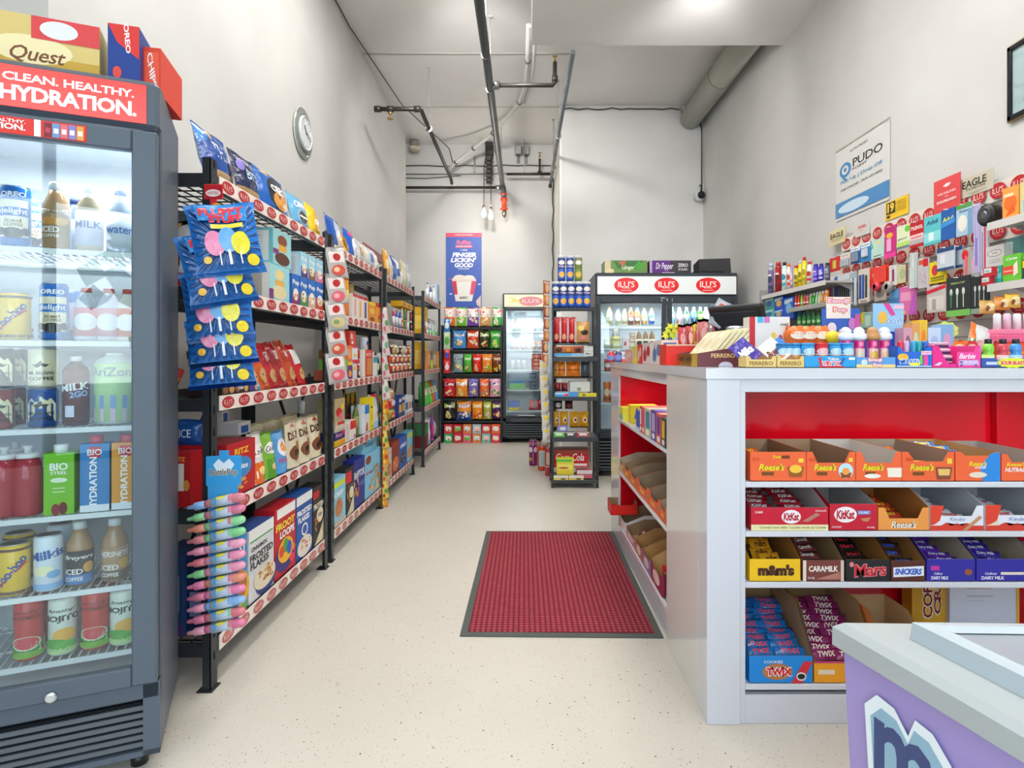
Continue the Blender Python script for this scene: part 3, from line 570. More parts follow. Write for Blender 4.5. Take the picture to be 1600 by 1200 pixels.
def Bag(name, label, cat, w, h, d, col, front=(), loc=(0, 0, 0), rot=0, group=None, cr=.06, seed=0, stand=False, nu=9, nv=12, kind='film', back=None, ccol=None, parent=None):
    a = G(); f = bagf(w, h, d, cr, seed, stand)
    vr = sorted(set([0, cr, 1-cr, 1] + [cr+(1-2*cr)*j/nv for j in range(nv+1)])); n = len(vr)
    for s, c in ((1, col), (-1, back or col)):
        vs = [f(i/nu, v, s) for v in vr for i in range(nu+1)]; fs = []
        for j in range(n-1):
            for i in range(nu): q = (j*(nu+1)+i, j*(nu+1)+i+1, (j+1)*(nu+1)+i+1, (j+1)*(nu+1)+i); fs.append(q if s > 0 else q[::-1])
        k0 = len(a.f); a.mesh(vs, fs, (c, kind), True)
        if ccol:
            for j in range(nu): a.m[k0+(n-2)*nu+j] = a.mi((ccol, kind))
    if stand: a.box(-w*.46, d*.1, 0, w*.46, d*.9, .002, (col, kind))
    deco(a, front, lambda u, v, e: f(u, v, 1, e), kind, .0009, True)
    o = a.build(name, parent, loc, rot)
    return o if parent else tag(o, label, cat, group)
def cylmap(r, z0, z1, span=200): return lambda u, v, e: ((r+e)*math.sin(R(span)*(u-.5)), -(r+e)*math.cos(R(span)*(u-.5)), z0+(z1-z0)*v)
def Can(name, label, cat, r, h, col, items=(), loc=(0, 0, 0), rot=0, group=None, kind='gloss', lid='C9CCCE', seg=22, span=200, cap=None):
    a = G(); a.lathe([(r*.86, 0), (r, h*.03), (r, h*.94), (r*.86, h*.985)], (col, kind), seg); deco(a, items, cylmap(r, h*.04, h*.93, span), kind, .0005, True)
    o = a.build(name, None, loc, rot)
    b = G(); b.lathe([(r*.88, h*.98), (r*.88, h), (r*.8, h), (r*.8, h*.985), (.0, h*.985)] if not cap else [(r*1.02, h*.94), (r*1.02, h*1.03), (r*.97, h*1.04)], (cap or lid, 'metal' if not cap else 'plastic'), seg); b.build('lid', o)
    return tag(o, label, cat, group)
def Bottle(name, label, cat, r, h, liq, lab, cap, items=(), loc=(0, 0, 0), rot=0, group=None, prof=None, lz=(.08, .62), kind='gloss', capr=.45, seg=20, sleeve=False):
    P_ = prof or [(.9, 0), (1, .03), (1, .62), (.85, .74), (.5, .86), (.42, .93)]
    a = G(); a.lathe([(r*p, h*q) for p, q in P_], (liq, kind), seg); o = a.build(name, None, loc, rot)
    if lab:
        b = G(); b.lathe([(r*1.012, h*lz[0]), (r*1.012, h*lz[1])], (lab, 'card'), seg); deco(b, items, cylmap(r*1.012, h*lz[0], h*lz[1]), 'card', .0005, True); b.build('bottle_label', o)
    c = G(); zc = h*P_[-1][1]; c.lathe([(r*capr, zc-.004), (r*capr, h-.002), (r*capr*.9, h)], (cap, 'plastic'), seg); c.build('cap', o)
    return tag(o, label, cat, group)
def Tray(name, label, w, h, d, col, inner='B98F62', items=(), hn=None, hb=None, a_=.12, b_=.1, loc=(0, 0, 0), rot=0, group=None, side_items=(), rim=None, cat='candy tray', sc=None):
    """open cardboard display box; hn = height of the notch in the front, hb = height at the back"""
    hb = hb or h; hn = hn or h; g = G(); I = (inner, 'card'); C = (col, 'card'); t = .0016
    g.box(-w/2, 0, 0, w/2, d, t, I); x0, x1 = -w/2, w/2
    fp = [(x0, 0), (x1, 0), (x1, h), (x1-a_*w, h), (x1-(a_+b_)*w, hn), (x0+(a_+b_)*w, hn), (x0+a_*w, h), (x0, h)]
    for y, m in ((0, C), (t, I)): g.poly([(x, y, z) for x, z in fp], m)
    for x, s in ((x0, 1), (x1, -1)):
        prof = [(0, 0), (d, 0), (d, hb), (d*.35, hb), (0, h)]
        g.poly([(x, y, z) for y, z in prof], (sc or col, 'card')); g.poly([(x+s*t, y, z) for y, z in prof], I)
    g.poly([(x0, d, 0), (x1, d, 0), (x1, d, hb), (x0, d, hb)], C); g.poly([(x0, d-t, 0), (x1, d-t, 0), (x1, d-t, hb), (x0, d-t, hb)], I)
    deco(g, items, flat(x0, x1, 0, h)); deco(g, side_items, side(d, 0, 0, h, x0)); deco(g, side_items, lambda u, v, e: (x1+e, d*u, h*v))
    return tag(g.build(name, None, loc, rot), label, cat, group)
def bar_mesh(w, h, d, col, items, seed=0):
    o = Bag('candy_bar', None, None, w, h, d, col, items, seed=seed, nu=6, nv=5, cr=.04); me = o.data; ALL.pop(); bpy.data.objects.remove(o); return me
def place(me, name, label, cat, M, group=None):
    o = bpy.data.objects.new(name, me); sc.collection.objects.link(o); o.matrix_world = M; return tag(o, label, cat, group)
def Fill(base, rot, me, label, group, n, d, z0, rise, y0=.03, tilt=-55, cols=1, w=.1, jit=.013, name='candy_bar', turn=0):
    """bars lying one behind the other in a tray; base = tray's world position"""
    B = Matrix.Translation(base) @ Matrix.Rotation(rot, 4, 'Z')
    for i in range(n):
        for c in range(cols):
            q = i/max(1, n-1); x = (c-(cols-1)/2)*w + rnd.uniform(-jit, jit)
            M = B @ Matrix.Translation((x, y0+(d-y0-.06)*q, z0+rise*q)) @ Matrix.Rotation(R(turn+rnd.uniform(-13, 13)), 4, 'Z') @ Matrix.Rotation(R(tilt+rnd.uniform(-9, 9)), 4, 'X')
            place(me, name, label + ('' if cols == 1 else [', left column', ', right column'][c]) + ', ' + (['front one', 'second from front', 'third from front', 'fourth from front', 'fifth from front', 'sixth from front', 'seventh from front', 'eighth from front'] + ['rearmost']*4)[i if i < n-1 else 8], 'candy bar', M, group)
# ---- recurring kinds of artwork ----
FL = ['C98A3E', 'B5702C', 'E0B06A']
def cereal(base, txt, tcol, bowl='E8E2D0', fl=FL, bandc='F2F2EE', seed=1, two=None):
    L_ = [Q(0, .88, 1, 1, bandc), Q(.1, .85, .95, .865, '3B9A4A')]
    L_ += [E(.55, .2, .5, .19, bowl)] + flakes(.55, .25, .42, .15, fl, 16, seed, .14) + [T(txt, .5, .66 if not two else .72, .86, .15, tcol, bold=.07)]
    if two: L_ += [T(two, .5, .56, .8, .13, tcol, bold=.07)]
    return [x for x in L_]
def cookie(txt, tcol, disc='2A2220', cream='F4F0E6', rim=None, tx=.5):
    return [E(tx, .36, .3, .26, rim or '16326E'), E(tx, .34, .22, .17, disc), Q(tx-.2, .31, tx+.2, .37, cream), T(txt, tx, .68, .72, .2, tcol, bold=.08, shear=.15)]
def snack(txt, tcol, band, food, seed=1, foodc=None, shear=.2):
    return [P([(.05, .86), (.95, .9), (.95, .62), (.05, .58)], band), T(txt, .5, .74, .8, .17, tcol, bold=.07, shear=shear)] + flakes(.5, .3, .34, .17, foodc or [food, 'F0C060'], 9, seed, .34)
def pop(txt, tcol, c2, seed=2): return [Q(0, 0, 1, .42, c2), E(.5, .34, .36, .2, 'F3EEE2'), T(txt, .5, .72, .86, .2, tcol, bold=.08)] + flakes(.5, .3, .28, .12, ['B5702C', 'E8C080'], 5, seed, .35)
SHELF = ['top shelf', 'second shelf', 'middle shelf', 'fourth shelf', 'bottom shelf']; RACK = ['first rack', 'second rack', 'third rack', 'farthest rack']
def RY2(px, X): return 948*-X/(819-px)
def RP(rk, sh, p0, p1, back=0.):     # rack front plane -> centre y, width, location
    X = RX[rk]-.012-back; y0, y1 = RY2(p0, X), RY2(p1, X); y0 = max(y0, RY[rk]+.008); y1 = min(y1, RY[rk]+RL-.008)
    return (X, (y0+y1)/2, SZ[sh]+.0005), max(.02, (y1-y0)-.003)
def where(rk, sh): return f', {SHELF[sh]}, {RACK[rk]}'
def rbox(rk, sh, p0, p1, h, d, name, desc, cat, col, front=(), sd=(), dz=0, back=0, group=None, scol=None, tcol=None, tp=(), lean=0, n=1):
    l, w = RP(rk, sh, p0, p1, back); w1 = w/n
    for k in range(n):
        o = Box(name, desc + where(rk, sh), cat, w1-.002, h, d, col, front, sd, tp, (l[0], l[1]-w/2+w1*(k+.5), l[2]+dz), Euler((R(lean), 0, PI/2), 'XYZ'), group, scol=scol, tcol=tcol)
        o.rotation_euler = Euler((R(-lean), 0, PI/2), 'XYZ')
    return o
def rbag(rk, sh, p0, p1, h, d, name, desc, cat, col, front=(), dz=0, back=0, group=None, lean=8, stand=False, seed=0, cr=.06, n=1, turn=0, **kw):
    l, w = RP(rk, sh, p0, p1, back); w1 = w/n; o = None
    for k in range(n):
        o = Bag(name, desc + where(rk, sh), cat, w1, h, d, col, front, (l[0], l[1]-w/2+w1*(k+.5), l[2]+dz), 0, group, cr, seed+k*3, stand, **kw)
        o.rotation_euler = Euler((R(-lean), R(turn), PI/2), 'XYZ')
    return o
def rcan(rk, sh, p0, p1, h, name, desc, cat, col, items=(), dz=0, back=0, cap=None, group=None, n=1, kind='gloss', lid='C9CCCE'):
    l, w = RP(rk, sh, p0, p1, back); w1 = w/n; w2 = (p1-p0)/n*l[1]/948
    for k in range(n): Can(name, desc + where(rk, sh), cat, w2*.48, h, col, items, (l[0]-w2*.55, l[1]-w/2+w1*(k+.5), l[2]+dz), PI/2, group, kind, lid, 16, cap=cap)
def rbot(rk, sh, p0, p1, h, desc, liq, lab, cap, items=(), dz=0, back=0, n=1, name='bottle', cat='bottle', prof=None, capr=.45, lz=(.08, .62)):
    l, w = RP(rk, sh, p0, p1, back); w1 = w/n; w2 = (p1-p0)/n*l[1]/948
    for k in range(n): Bottle(name, desc + where(rk, sh), cat, w2*.47, h, liq, lab, cap, items, (l[0]-w2*.55, l[1]-w/2+w1*(k+.5), l[2]+dz), PI/2, prof=prof, capr=capr, lz=lz, seg=14)
# ================= drinks in the near fridge =================
def fpt(x, y, z):
    c, s = math.cos(FR_ROT), math.sin(FR_ROT); return (FR_LOC[0]+x*c-y*s, FR_LOC[1]+x*s+y*c, z)
def fx(px, y=.13):      # position along the fridge front for a drink y metres behind the glass
    c, s = math.cos(FR_ROT), math.sin(FR_ROT); k = (px-819)/948; X0, Y0 = FR_LOC[0]-y*s, FR_LOC[1]+y*c
    return (k*Y0-X0)/(c-k*s)
def fcan(px, sh, r, h, col, items, desc, y=.12, dz=0, **kw): return Can('drink_can', desc, 'can', r, h, col, items, fpt(fx(px, y), y, NF[sh]+.001+dz), FR_ROT+R(4), **kw)
def fbot(px, sh, r, h, liq, lab, cap, items, desc, y=.13, **kw): return Bottle('drink_bottle', desc, 'bottle', r, h, liq, lab, cap, items, fpt(fx(px, y), y, NF[sh]+.001), FR_ROT+R(4), **kw)
oreoc = [Q(.2, .12, .8, .8, 'EFE6C8'), T('OREO', .5, .9, .5, .09, 'FFFFFF', bold=.08), Q(.18, .50, .82, .66, '2C6FC0'), T('delight', .5, .58, .56, .13, 'FFFFFF', bold=.03), T('iced', .5, .42, .3, .07, '8A5A30'), T('COFFEE', .5, .34, .36, .06, '8A5A30'), E(.5, .19, .2, .1, '24201E'), E(.27, .22, .1, .07, '24201E'), E(.73, .22, .1, .07, '24201E')]
coffee = [P([(.2, .95), (.8, .95), (.8, .8), (.2, .8)], 'E9DFC6'), T("CHILLED", .5, .87, .42, .08, '6B4A2E'), T('ICED', .42, .40, .36, .15, 'F5F0E6', bold=.05), T('COFFEE', .42, .24, .36, .08, 'F5F0E6'), E(.62, .62, .16, .1, 'D9A24C'), E(.38, .62, .14, .1, 'C98A3E')]
yoo = [T('Yoo-hoo', .48, .5, .8, .2, '2A4C9C', bold=.08, rot=.9), P([(.2, .15), (.35, .2), (.8, .66), (.72, .7)], 'C8402C'), Q(0, 0, 1, .07, '6B4A2E'), Q(0, .94, 1, 1, '6B4A2E')]
CP = [(.85, 0), (1, .03), (1, .55), (.95, .66), (.6, .8), (.5, .9)]
fcan(25, 0, .033, .163, '2F74C4', oreoc, 'tall blue and cream iced coffee can, top shelf of the near fridge')
fcan(52, 0, .033, .15, '2F6AB4', oreoc, 'second blue coffee can behind the first, top shelf of near fridge', y=.24)
fbot(88, 0, .033, .185, 'A98762', None, 'D9DCDA', (), 'glass iced coffee bottle with pale cap, top shelf of the near fridge', prof=CP, capr=.52)
o = ALL[-1]; b = G(); deco(b, coffee, cylmap(.0335, .01, .115), 'card', .0005, True); b.build('bottle_label', o)
fbot(118, 0, .031, .17, '3A4A74', '52649A', '2A3A64', [], 'dark blue drink bottle behind the coffee, top shelf of near fridge', y=.25)
fbot(140, 0, .033, .18, 'B7A58C', 'C9CCE2', 'DADDE8', [T('MILK', .5, .6, .6, .2, '5A66A8')], 'pale milky bottle with lilac label, top shelf of near fridge')
fbot(188, 0, .033, .18, 'C9D2E6', 'E2E6F2', '5A7AC8', [T('water', .5, .5, .6, .2, '5A7AC8')], 'clear water bottle nearest the door hinge, top shelf of near fridge')
fcan(22, 1, .037, .125, 'EFC426', yoo, 'yellow chocolate drink can, second shelf of the near fridge')
fcan(85, 1, .033, .155, '2F74C4', oreoc, 'blue and cream iced coffee can, second shelf of the near fridge')
fcan(108, 1, .033, .145, '2B5FA8', [Q(.3, .2, .7, .8, 'C9D4E6')], 'blue can showing its back panel, second shelf of near fridge', y=.22)
for i, (px, c, l) in enumerate(((135, 'D8D8E6', 'E08A92'), (170, 'E6E2EE', 'E0A0A8'), (200, 'E8E0D8', 'D8683C'))): fbot(px, 1, .03, .15, c, l, 'C83C46', [E(.5, .5, .3, .3, 'F4EEF0')], ['pale bottle with pink label', 'pale bottle with rose label', 'pale bottle with orange label'][i] + ' and red cap, second shelf of near fridge', y=.16)
brown = lambda c: [P([(.2, .1), (.8, .1), (.8, .62), (.7, .78), (.5, .84), (.3, .78), (.2, .62)], 'E9E0B8'), P([(.33, .6), (.5, .72), (.68, .62), (.6, .55), (.42, .52)], '4A4438'), T('MR. BROWN', .5, .36, .5, .1, '2A2622'), T('COFFEE', .5, .2, .5, .1, '2A2622')]
for px, dz, c, nm in ((3, 0, '8E3A2E', 'red brown'), (3, .108, '3A2E26', 'dark brown'), (22, .0, '7E2A24', 'dark red'), (25, .108, '2C2A28', 'black'), (68, 0, '234F96', 'blue'), (68, .108, 'E6DFC2', 'cream')):
    fcan(px, 2, .027 if px != 68 else .034, .104, c, brown(c), f'small {nm} coffee can{" stacked on another" if dz else " under another"}, third shelf of near fridge', dz=dz, y=.12 if px > 21 and px != 22 and px != 25 else .1 if px == 3 else .2)
fbot(119, 2, .031, .19, '5A2A20', '6A3022', 'E6E2DA', [T('MILK', .5, .68, .7, .14, 'FFFFFF', bold=.08, rot=.1), T('2GO', .6, .54, .4, .12, '9CC4F0', bold=.08, rot=.1), Q(.3, .1, .5, .32, 'D8DCEC')], 'brown chocolate milk bottle with white lettering, third shelf of near fridge', sleeve=True, lz=(.05, .8), prof=[(.9, 0), (1, .03), (1, .75), (.85, .85), (.5, .9), (.45, .93)])
fbot(180, 2, .05, .2, 'BFC9BE', 'B8DCA0', 'D8DCD8', [Q(0, 0, 1, .22, 'D9C0D8'), Q(0, .22, 1, .45, '86A8D8'), T('AriZona', .5, .86, .7, .16, '7A8698', bold=.02), Q(0, .6, 1, .75, 'BEE2A0')], 'large pastel tea bottle with green band, third shelf of near fridge', lz=(.05, .85), prof=[(.9, 0), (1, .03), (1, .8), (.9, .9), (.5, .95), (.45, .97)])
for px, y in ((7, .12), (44, .12), (25, .24)):
    o = fbot(px, 3, .034, .165, 'B23A46', None, 'E4E2E0', (), ['nearest red juice bottle with white spout cap, fourth shelf of near fridge', 'red juice bottle with white spout beside green carton, fourth shelf', 'red juice bottle standing behind two others, fourth shelf of fridge'][0 if px == 7 else 1 if px == 44 else 2], y=y, prof=[(.9, 0), (1, .03), (1, .7), (.8, .88), (.5, .95)], capr=.75)
    c = G(); c.lathe([(.01, .163), (.008, .175), (.013, .185)], ('E4E2E0', 'plastic'), 12); c.build('spout', o)
def carton(px, w, h, col, items, desc, cap, y=.08):
    o = Box('drink_carton', desc, 'carton', w, h, w*.8, col, items, loc=fpt(fx(px, y), y, NF[3]+.001), rot=FR_ROT+R(-2)); c = G(); c.lathe([(.017, h), (.017, h+.022)], (cap, 'plastic'), 14, (0, .02)); c.build('cap', o); return o
carton(92, .068, .165, '79C52A', [T('BIO', .5, .78, .6, .12, 'FFFFFF', bold=.06), T('STEEL', .5, .68, .56, .05, 'FFFFFF'), E(.5, .56, .28, .04, 'E8F6D8'), Q(.3, .36, .7, .38, 'CDEBAA'), Q(.3, .42, .7, .44, 'CDEBAA'), E(.4, .08, .14, .1, '8E2A3A'), E(.64, .1, .14, .1, '6E1F2E')], 'bright green sports drink carton with white cap, fourth shelf of near fridge', 'EDEFEA')
hyd = lambda: [T('HYDRATION', .55, .5, .95, .3, 'F4F6FA', bold=.06, rot=PI/2) if 0 else T('BIO', .5, .88, .5, .09, 'FFFFFF'), T('HYDRATION', .45, .42, .78, .26, 'FFFFFF', rot=PI/2, bold=.06), Q(0, 0, 1, .1, 'E8EEF6')]
carton(148, .068, .185, '3C86C4', [Q(.3, .8, .7, .96, 'D04048')] + hyd(), 'blue hydration drink carton with red cap, fourth shelf of near fridge', 'D0505A')
carton(196, .066, .185, 'E8A040', [Q(.3, .8, .7, .96, 'D04048')] + hyd(), 'orange hydration drink carton with red cap, fourth shelf of near fridge', 'D0505A')
fcan(22, 4, .036, .135, 'EFC426', yoo, 'yellow chocolate drink can beside a white one, fifth shelf of near fridge')
fcan(30, 4, .036, .135, 'E0B41E', yoo, 'yellow can standing behind another, fifth shelf of near fridge', y=.24)
fcan(76, 4, .033, .15, 'DCE8F2', [T('Milkis', .5, .7, .8, .18, '2A5AA8', bold=.08, rot=.15), E(.45, .38, .2, .1, 'F6F0C0'), E(.65, .3, .14, .08, '7CB0E0'), Q(0, 0, 1, .12, '8CB8E4')], 'white and blue milk soda can, fifth shelf of the near fridge')
fcan(95, 4, .033, .15, 'D4E0EC', [], 'white can half hidden behind the milk soda, fifth shelf', y=.24)
for px, cc, nm in ((125, '3C7CB8', 'blue'), (180, '6A5A48', 'brown')):
    o = fbot(px, 4, .032, .175, 'A98058', '2C2824' if px == 125 else 'B08A64', 'D8DAD8', [T('Breyers' if px == 125 else 'HERSHEYS', .5, .8, .7, .16, 'F4F2EC', shear=.3), Q(.1, .02, .9, .3, cc), T('ICED', .4, .4, .4, .16, 'F4F2EC', bold=.05), T('COFFEE', .4, .18, .4, .12, 'F4F2EC'), E(.72, .5, .12, .16, 'D9A24C')], f'iced coffee bottle with {nm} label band, fifth shelf of the near fridge', lz=(.03, .56), prof=CP, capr=.52)
wmel = [P([(0, .9), (0, .5), (1, .2), (1, 0), (0, 0)], 'EFE9DC'), P([(0, 0), (1, 0), (1, .3), (.3, .0)], 'E4EFE0'), E(.5, .24, .36, .16, '3E8E3A'), E(.5, .28, .3, .13, 'E8EBC8'), E(.5, .29, .26, .11, 'D8404A'), T('Amazing!', .5, .86, .6, .08, '7A1A1A', shear=.3), T('WATERMELON', .5, .76, .64, .07, '5A1212'), E(.5, .07, .5, .06, '7CB83C')]
moj = [T('Amazing!', .5, .84, .6, .09, '2A3A2A', shear=.3), T('MOJITO', .5, .68, .86, .15, '22302A', bold=.09), E(.58, .36, .24, .14, 'F0B440'), E(.38, .2, .26, .1, '4EA83C'), E(.62, .16, .24, .09, '5CB848'), E(.5, .06, .5, .06, 'BFE09A')]
for px, k in ((45, 0), (98, 1), (149, 0), (193, 1)):
    q = ' nearest the left' if px < 100 else ' nearest the hinge side'
    fcan(px, 5, .033, .163 if k == 0 else .155, ('C8302C', 'DDE6D8')[k], (wmel, moj)[k], ('red watermelon drink can' if k == 0 else 'pale green mojito drink can') + (', left of its two kind,' if px < 100 else ', right of its two kind,') + ' bottom shelf of near fridge', y=.13)
    fcan(px+14, 5, .033, .155, ('B82A28', 'CDD8CA')[k], (), ('red' if k == 0 else 'pale') + (' can behind the left watermelon' if px == 45 else ' can behind the left mojito' if px == 98 else ' can behind the right watermelon' if px == 149 else ' can behind the right mojito') + ' can, bottom shelf', y=.23, lid='3A3C3E')
# boxes standing on top of the near fridge
def ftop(x, y, w, h, d, col, items, desc, rz=0, sd=(), scol=None): return Box('snack_box', desc, 'box', w, h, d, col, items, sd, loc=fpt(x, y, 1.893), rot=FR_ROT+R(rz), scol=scol)
ftop(-.30, .06, .30, .15, .1, 'D9C27A', [Q(0, 0, 1, .3, 'C9A23C'), E(.5, .4, .3, .25, 'F0E2B0'), T('Quest', .55, .3, .4, .3, '7A4A2A', shear=.3), Q(.5, .6, 1, 1, 'D8484A'), E(.7, .8, .14, .16, 'E4E6F4')], 'yellow and cream snack box lying on top of the near fridge', 0)
ftop(-.50, .10, .09, .2, .16, 'EAD9A0', [E(.5, .5, .4, .3, 'C8402C')], 'tall cream snack box at the far left on top of fridge')
ftop(-.093, .05, .075, .165, .12, '23408E', [P([(0, 1), (1, 1), (1, .45), (.3, .7)], 'D83A34'), T('OREO', .62, .78, .5, .16, 'F4F6FA', rot=-1.4, bold=.06), E(.3, .2, .14, .1, 'E04A40')], 'blue box with red corner on top of near fridge', -6, scol='23408E')
ftop(-.03, .08, .045, .13, .2, 'D8412E', [Q(.1, .1, .9, .9, 'E8583C'), T('CHIPS', .5, .5, .8, .3, 'F2F2F2', rot=-1.2)], 'red striped box at the right end on top of near fridge', -10)
# ================= goods on the racks =================
# first rack
rbag(0, 0, 331, 380, .20, .06, 'cookie_bag', 'big blue bag of thin cookies with white letters', 'cookie bag', '1F4E9E', [T('THINS', .62, .58, .66, .3, 'E8EEF8', bold=.0), P([(.0, .95), (.35, .97), (.2, .7), (.0, .6)], '3A86D8'), P([(.25, .95), (.42, .93), (.34, .76)], 'E8B440'), Q(0, .0, 1, .2, 'C9A070'), E(.85, .3, .14, .2, '3A2A26')], seed=1, lean=14)
rbag(0, 0, 381, 418, .19, .05, 'cookie_bag', 'dark navy bag of cookie bites', 'cookie bag', '232B52', [T('BTS', .6, .52, .5, .22, 'BFD8F4', bold=.06), T('BROWNIE', .5, .76, .7, .1, 'D8DCEC'), E(.2, .66, .12, .12, '8A78C8'), Q(0, 0, 1, .2, 'B08A5A')], seed=5, lean=14)
rbag(0, 0, 418, 464, .20, .06, 'cookie_bag', 'blue cookie bag with black and orange disc', 'cookie bag', '1E62B8', [E(.55, .5, .34, .38, '20242A'), E(.6, .34, .28, .2, 'E09A3C'), T('OREO', .55, .58, .5, .18, 'FFFFFF', bold=.1), P([(.2, .95), (.4, .95), (.35, .82)], 'F0C040')], seed=8, lean=14)
rbag(0, 0, 464, 492, .17, .05, 'cookie_bag', 'light blue cookie bag with dark sandwich cookie', 'cookie bag', '6FB4DE', cookie('OREO', 'FFFFFF', rim='8CC4E8'), seed=9, lean=12)
rbag(0, 0, 492, 508, .18, .05, 'cookie_bag', 'yellow golden cookie bag', 'cookie bag', 'F0C82C', [Q(.35, .2, .95, .8, 'E8B02A'), T('OREO', .6, .42, .6, .18, 'FFFFFF', bold=.1)] , seed=11, lean=12)
muf = [Q(0, 0, 1, 1, '9AD4D8'), E(.5, .72, .26, .16, '8A4A2A'), Q(.3, .42, .72, .6, 'E8A63A'), E(.5, .2, .4, .18, '5A3222'), Q(0, .3, .3, .44, '7A3A7A')]
van = [Q(0, 0, 1, 1, '9ED6DC'), E(.5, .74, .22, .14, 'F0D890'), Q(.28, .42, .74, .58, 'E8B44A'), E(.5, .24, .36, .2, 'E4D8A8'), Q(0, 0, .2, .3, '7A3A7A')]
sdn = [Q(.06, .08, .94, .92, 'E6EAEA')] + [Q(.14, .2+.08*k, .86, .215+.08*k, 'A8B4B8') for k in range(8)]
rbox(0, 1, 426, 455, .155, .3, 'cookie_box', 'light blue chocolate muffin box stacked on top', 'box', '7CC4CC', muf, sdn, dz=.157)
rbox(0, 1, 420, 452, .155, .3, 'cookie_box', 'light blue vanilla muffin box under another', 'box', '8ECCD4', van, [Q(0, 0, 1, 1, 'E8E4DC'), Q(.5, .1, .9, .9, 'B8B4AC'), Q(0, 0, .25, 1, 'B8703C'), E(.75, .1, .1, .08, 'D8803C')])
ptc = [('5A3A8A', 'berry purple'), ('8A5A3A', 'fudge brown'), ('E07AA0', 'strawberry pink'), ('6A4030', 'cocoa brown')]
for i, (c, nm) in enumerate(ptc[:3]): rbox(0, 1, 470+i*12, 481+i*12, .12, .2, 'pastry_box', f'light blue toaster pastry box with {nm} picture, upper row', 'box', 'A8DCEE', pop('Pop', 'F4F6FA', c, i), sdn, dz=.145)
for i, (c, nm) in enumerate((('8A2A6A', 'plum'), ('4A8A4A', 'green and brown'), ('D8B48A', 'tan'), ('D8502C', 'orange'))): rbox(0, 1, 456+i*12.6, 468+i*12.6, .143, .2, 'pastry_box', f'blue toaster pastry box with {nm} picture, lower row', 'box', '2A6EC4', pop('Pop', 'F4F6FA', c, i), sdn)
# middle shelf of first rack: leaning cookie packs
rbox(0, 2, 346, 402, .035, .12, 'cookie_tray', 'dark brown tray of small cookie packs at shelf front', 'cookie tray', '3A2A26', [E(.1+.16*k, .5, .07, .4, ['8A5A3A', 'C89058'][k % 2]) for k in range(3)] + [T('Chips', .5, .55, .16, .5, 'DCE0F0', bold=.06), E(.66, .5, .06, .4, 'D8A468'), Q(.76, .1, .92, .9, '4A3A8A'), E(.96, .5, .04, .4, 'D8A468')])
for i, (p0, p1, c, dz) in enumerate(((372, 392, '5A2E7A', .085), (376, 392, 'C8202A', .036), (352, 374, '8A3E2A', .1), (372, 388, 'B87A4A', .135))): rbox(0, 2, p0, p1, .045, .14, 'snack_pack', ['purple biscuit pack on red pack', 'red biscuit pack under purple pack', 'brown wafer pack behind the candy bags', 'tan biscuit pack on the purple pack'][i], 'snack pack', c, [E(.25, .5, .2, .4, 'D8A468'), Q(.5, .3, .9, .7, ['8A5AB8', 'E0404A', 'B0603A', 'D8A878'][i])], dz=dz, back=.04)
cpk = [('D8323C', 'CHIPS', 'pink red'), ('7CB0DC', 'ahoy', 'pale blue'), ('E0601E', 'CHIPS', 'orange'), ('C8202A', 'AHOY', 'deep red'), ('B82A30', 'CHIPS', 'dark red'), ('D8502C', 'crisp', 'orange red'), ('D81E2A', 'Biscuit', 'white topped red')]
for i, (c, tx, nm) in enumerate(cpk):
    p0 = 398+i*14; l, w = RP(0, 2, p0, p0+13); h = .19 + .01*(i % 3)
    o = Bag('cookie_pack', f'{nm} cookie pack leaning in the row' + where(0, 2), 'cookie pack', .085, h+.03, .045, c, [Q(.12, .5, .88, .86, ('B81E28', '5A9AD0', 'C8281E', 'A81822', '98202A', 'C03A20', 'F0EEE8')[i]), T(tx, .5, .68, .34, .62 if 0 else .2, 'F8F4F0', bold=.08, rot=.0), E(.5, .26, .3, .14, 'D8A468'), E(.42, .28, .04, .02, '4A2A1A'), E(.58, .24, .04, .02, '4A2A1A')], seed=i, nu=6, nv=8)
    o.location = (l[0]-.03-.0*i, l[1], l[2]); o.rotation_euler = Euler((R(-20), R(-10+i), PI/2+R(-6)), 'XYZ')
# fourth shelf
ritz = [T('RITZ', .5, .82, .5, .12, 'F0B42C', bold=.1), E(.52, .5, .34, .2, '3C8CC8'), T('Bits', .52, .52, .4, .1, 'F4F6FA', bold=.06)] + flakes(.4, .2, .4, .12, ['D8964A', 'C88038', 'E0A85A'], 7, 3, .3)
rbox(0, 3, 354, 399, .20, .24, 'cracker_box', 'red cracker box with yellow letters and blue oval', 'cracker box', 'BE1E28', ritz, [Q(.1, .3, .3, .4, 'E8C0C0'), Q(.8, .55, .94, .65, 'E4E4E4')], tcol='8A1820')
rbox(0, 3, 346, 358, .16, .05, 'snack_pouch', 'white snack carton behind the cracker box', 'box', 'D8D4CC', [Q(.2, .1, .8, .5, '2A5AA8')], dz=.205, back=.18)
rbox(0, 3, 372, 392, .05, .12, 'snack_pouch', 'white and blue tray lying on the cracker box', 'box', 'DCDCDC', [Q(.2, .1, .8, .7, '2A5AA8')], dz=.2, back=.09)
gf = lambda c, w: [Q(0, 0, 1, .42, c), E(.5, .64, .42, .13, 'F2EFE6'), T('Goldfish', .5, .64, .76, .12, '2A2A2A', shear=.3), E(.5, .25, .2, .08, 'F4D090')]
rbag(0, 3, 400, 421, .21, .07, 'cracker_bag', 'white and orange fish cracker bag', 'cracker bag', 'E6E4DE', gf('E8742C', 0), stand=True, seed=2, lean=2)
rbag(0, 3, 421, 437, .20, .07, 'cracker_bag', 'green fish cracker bag', 'cracker bag', '7CB83A', gf('5A9A34', 0), stand=True, seed=4, lean=2)
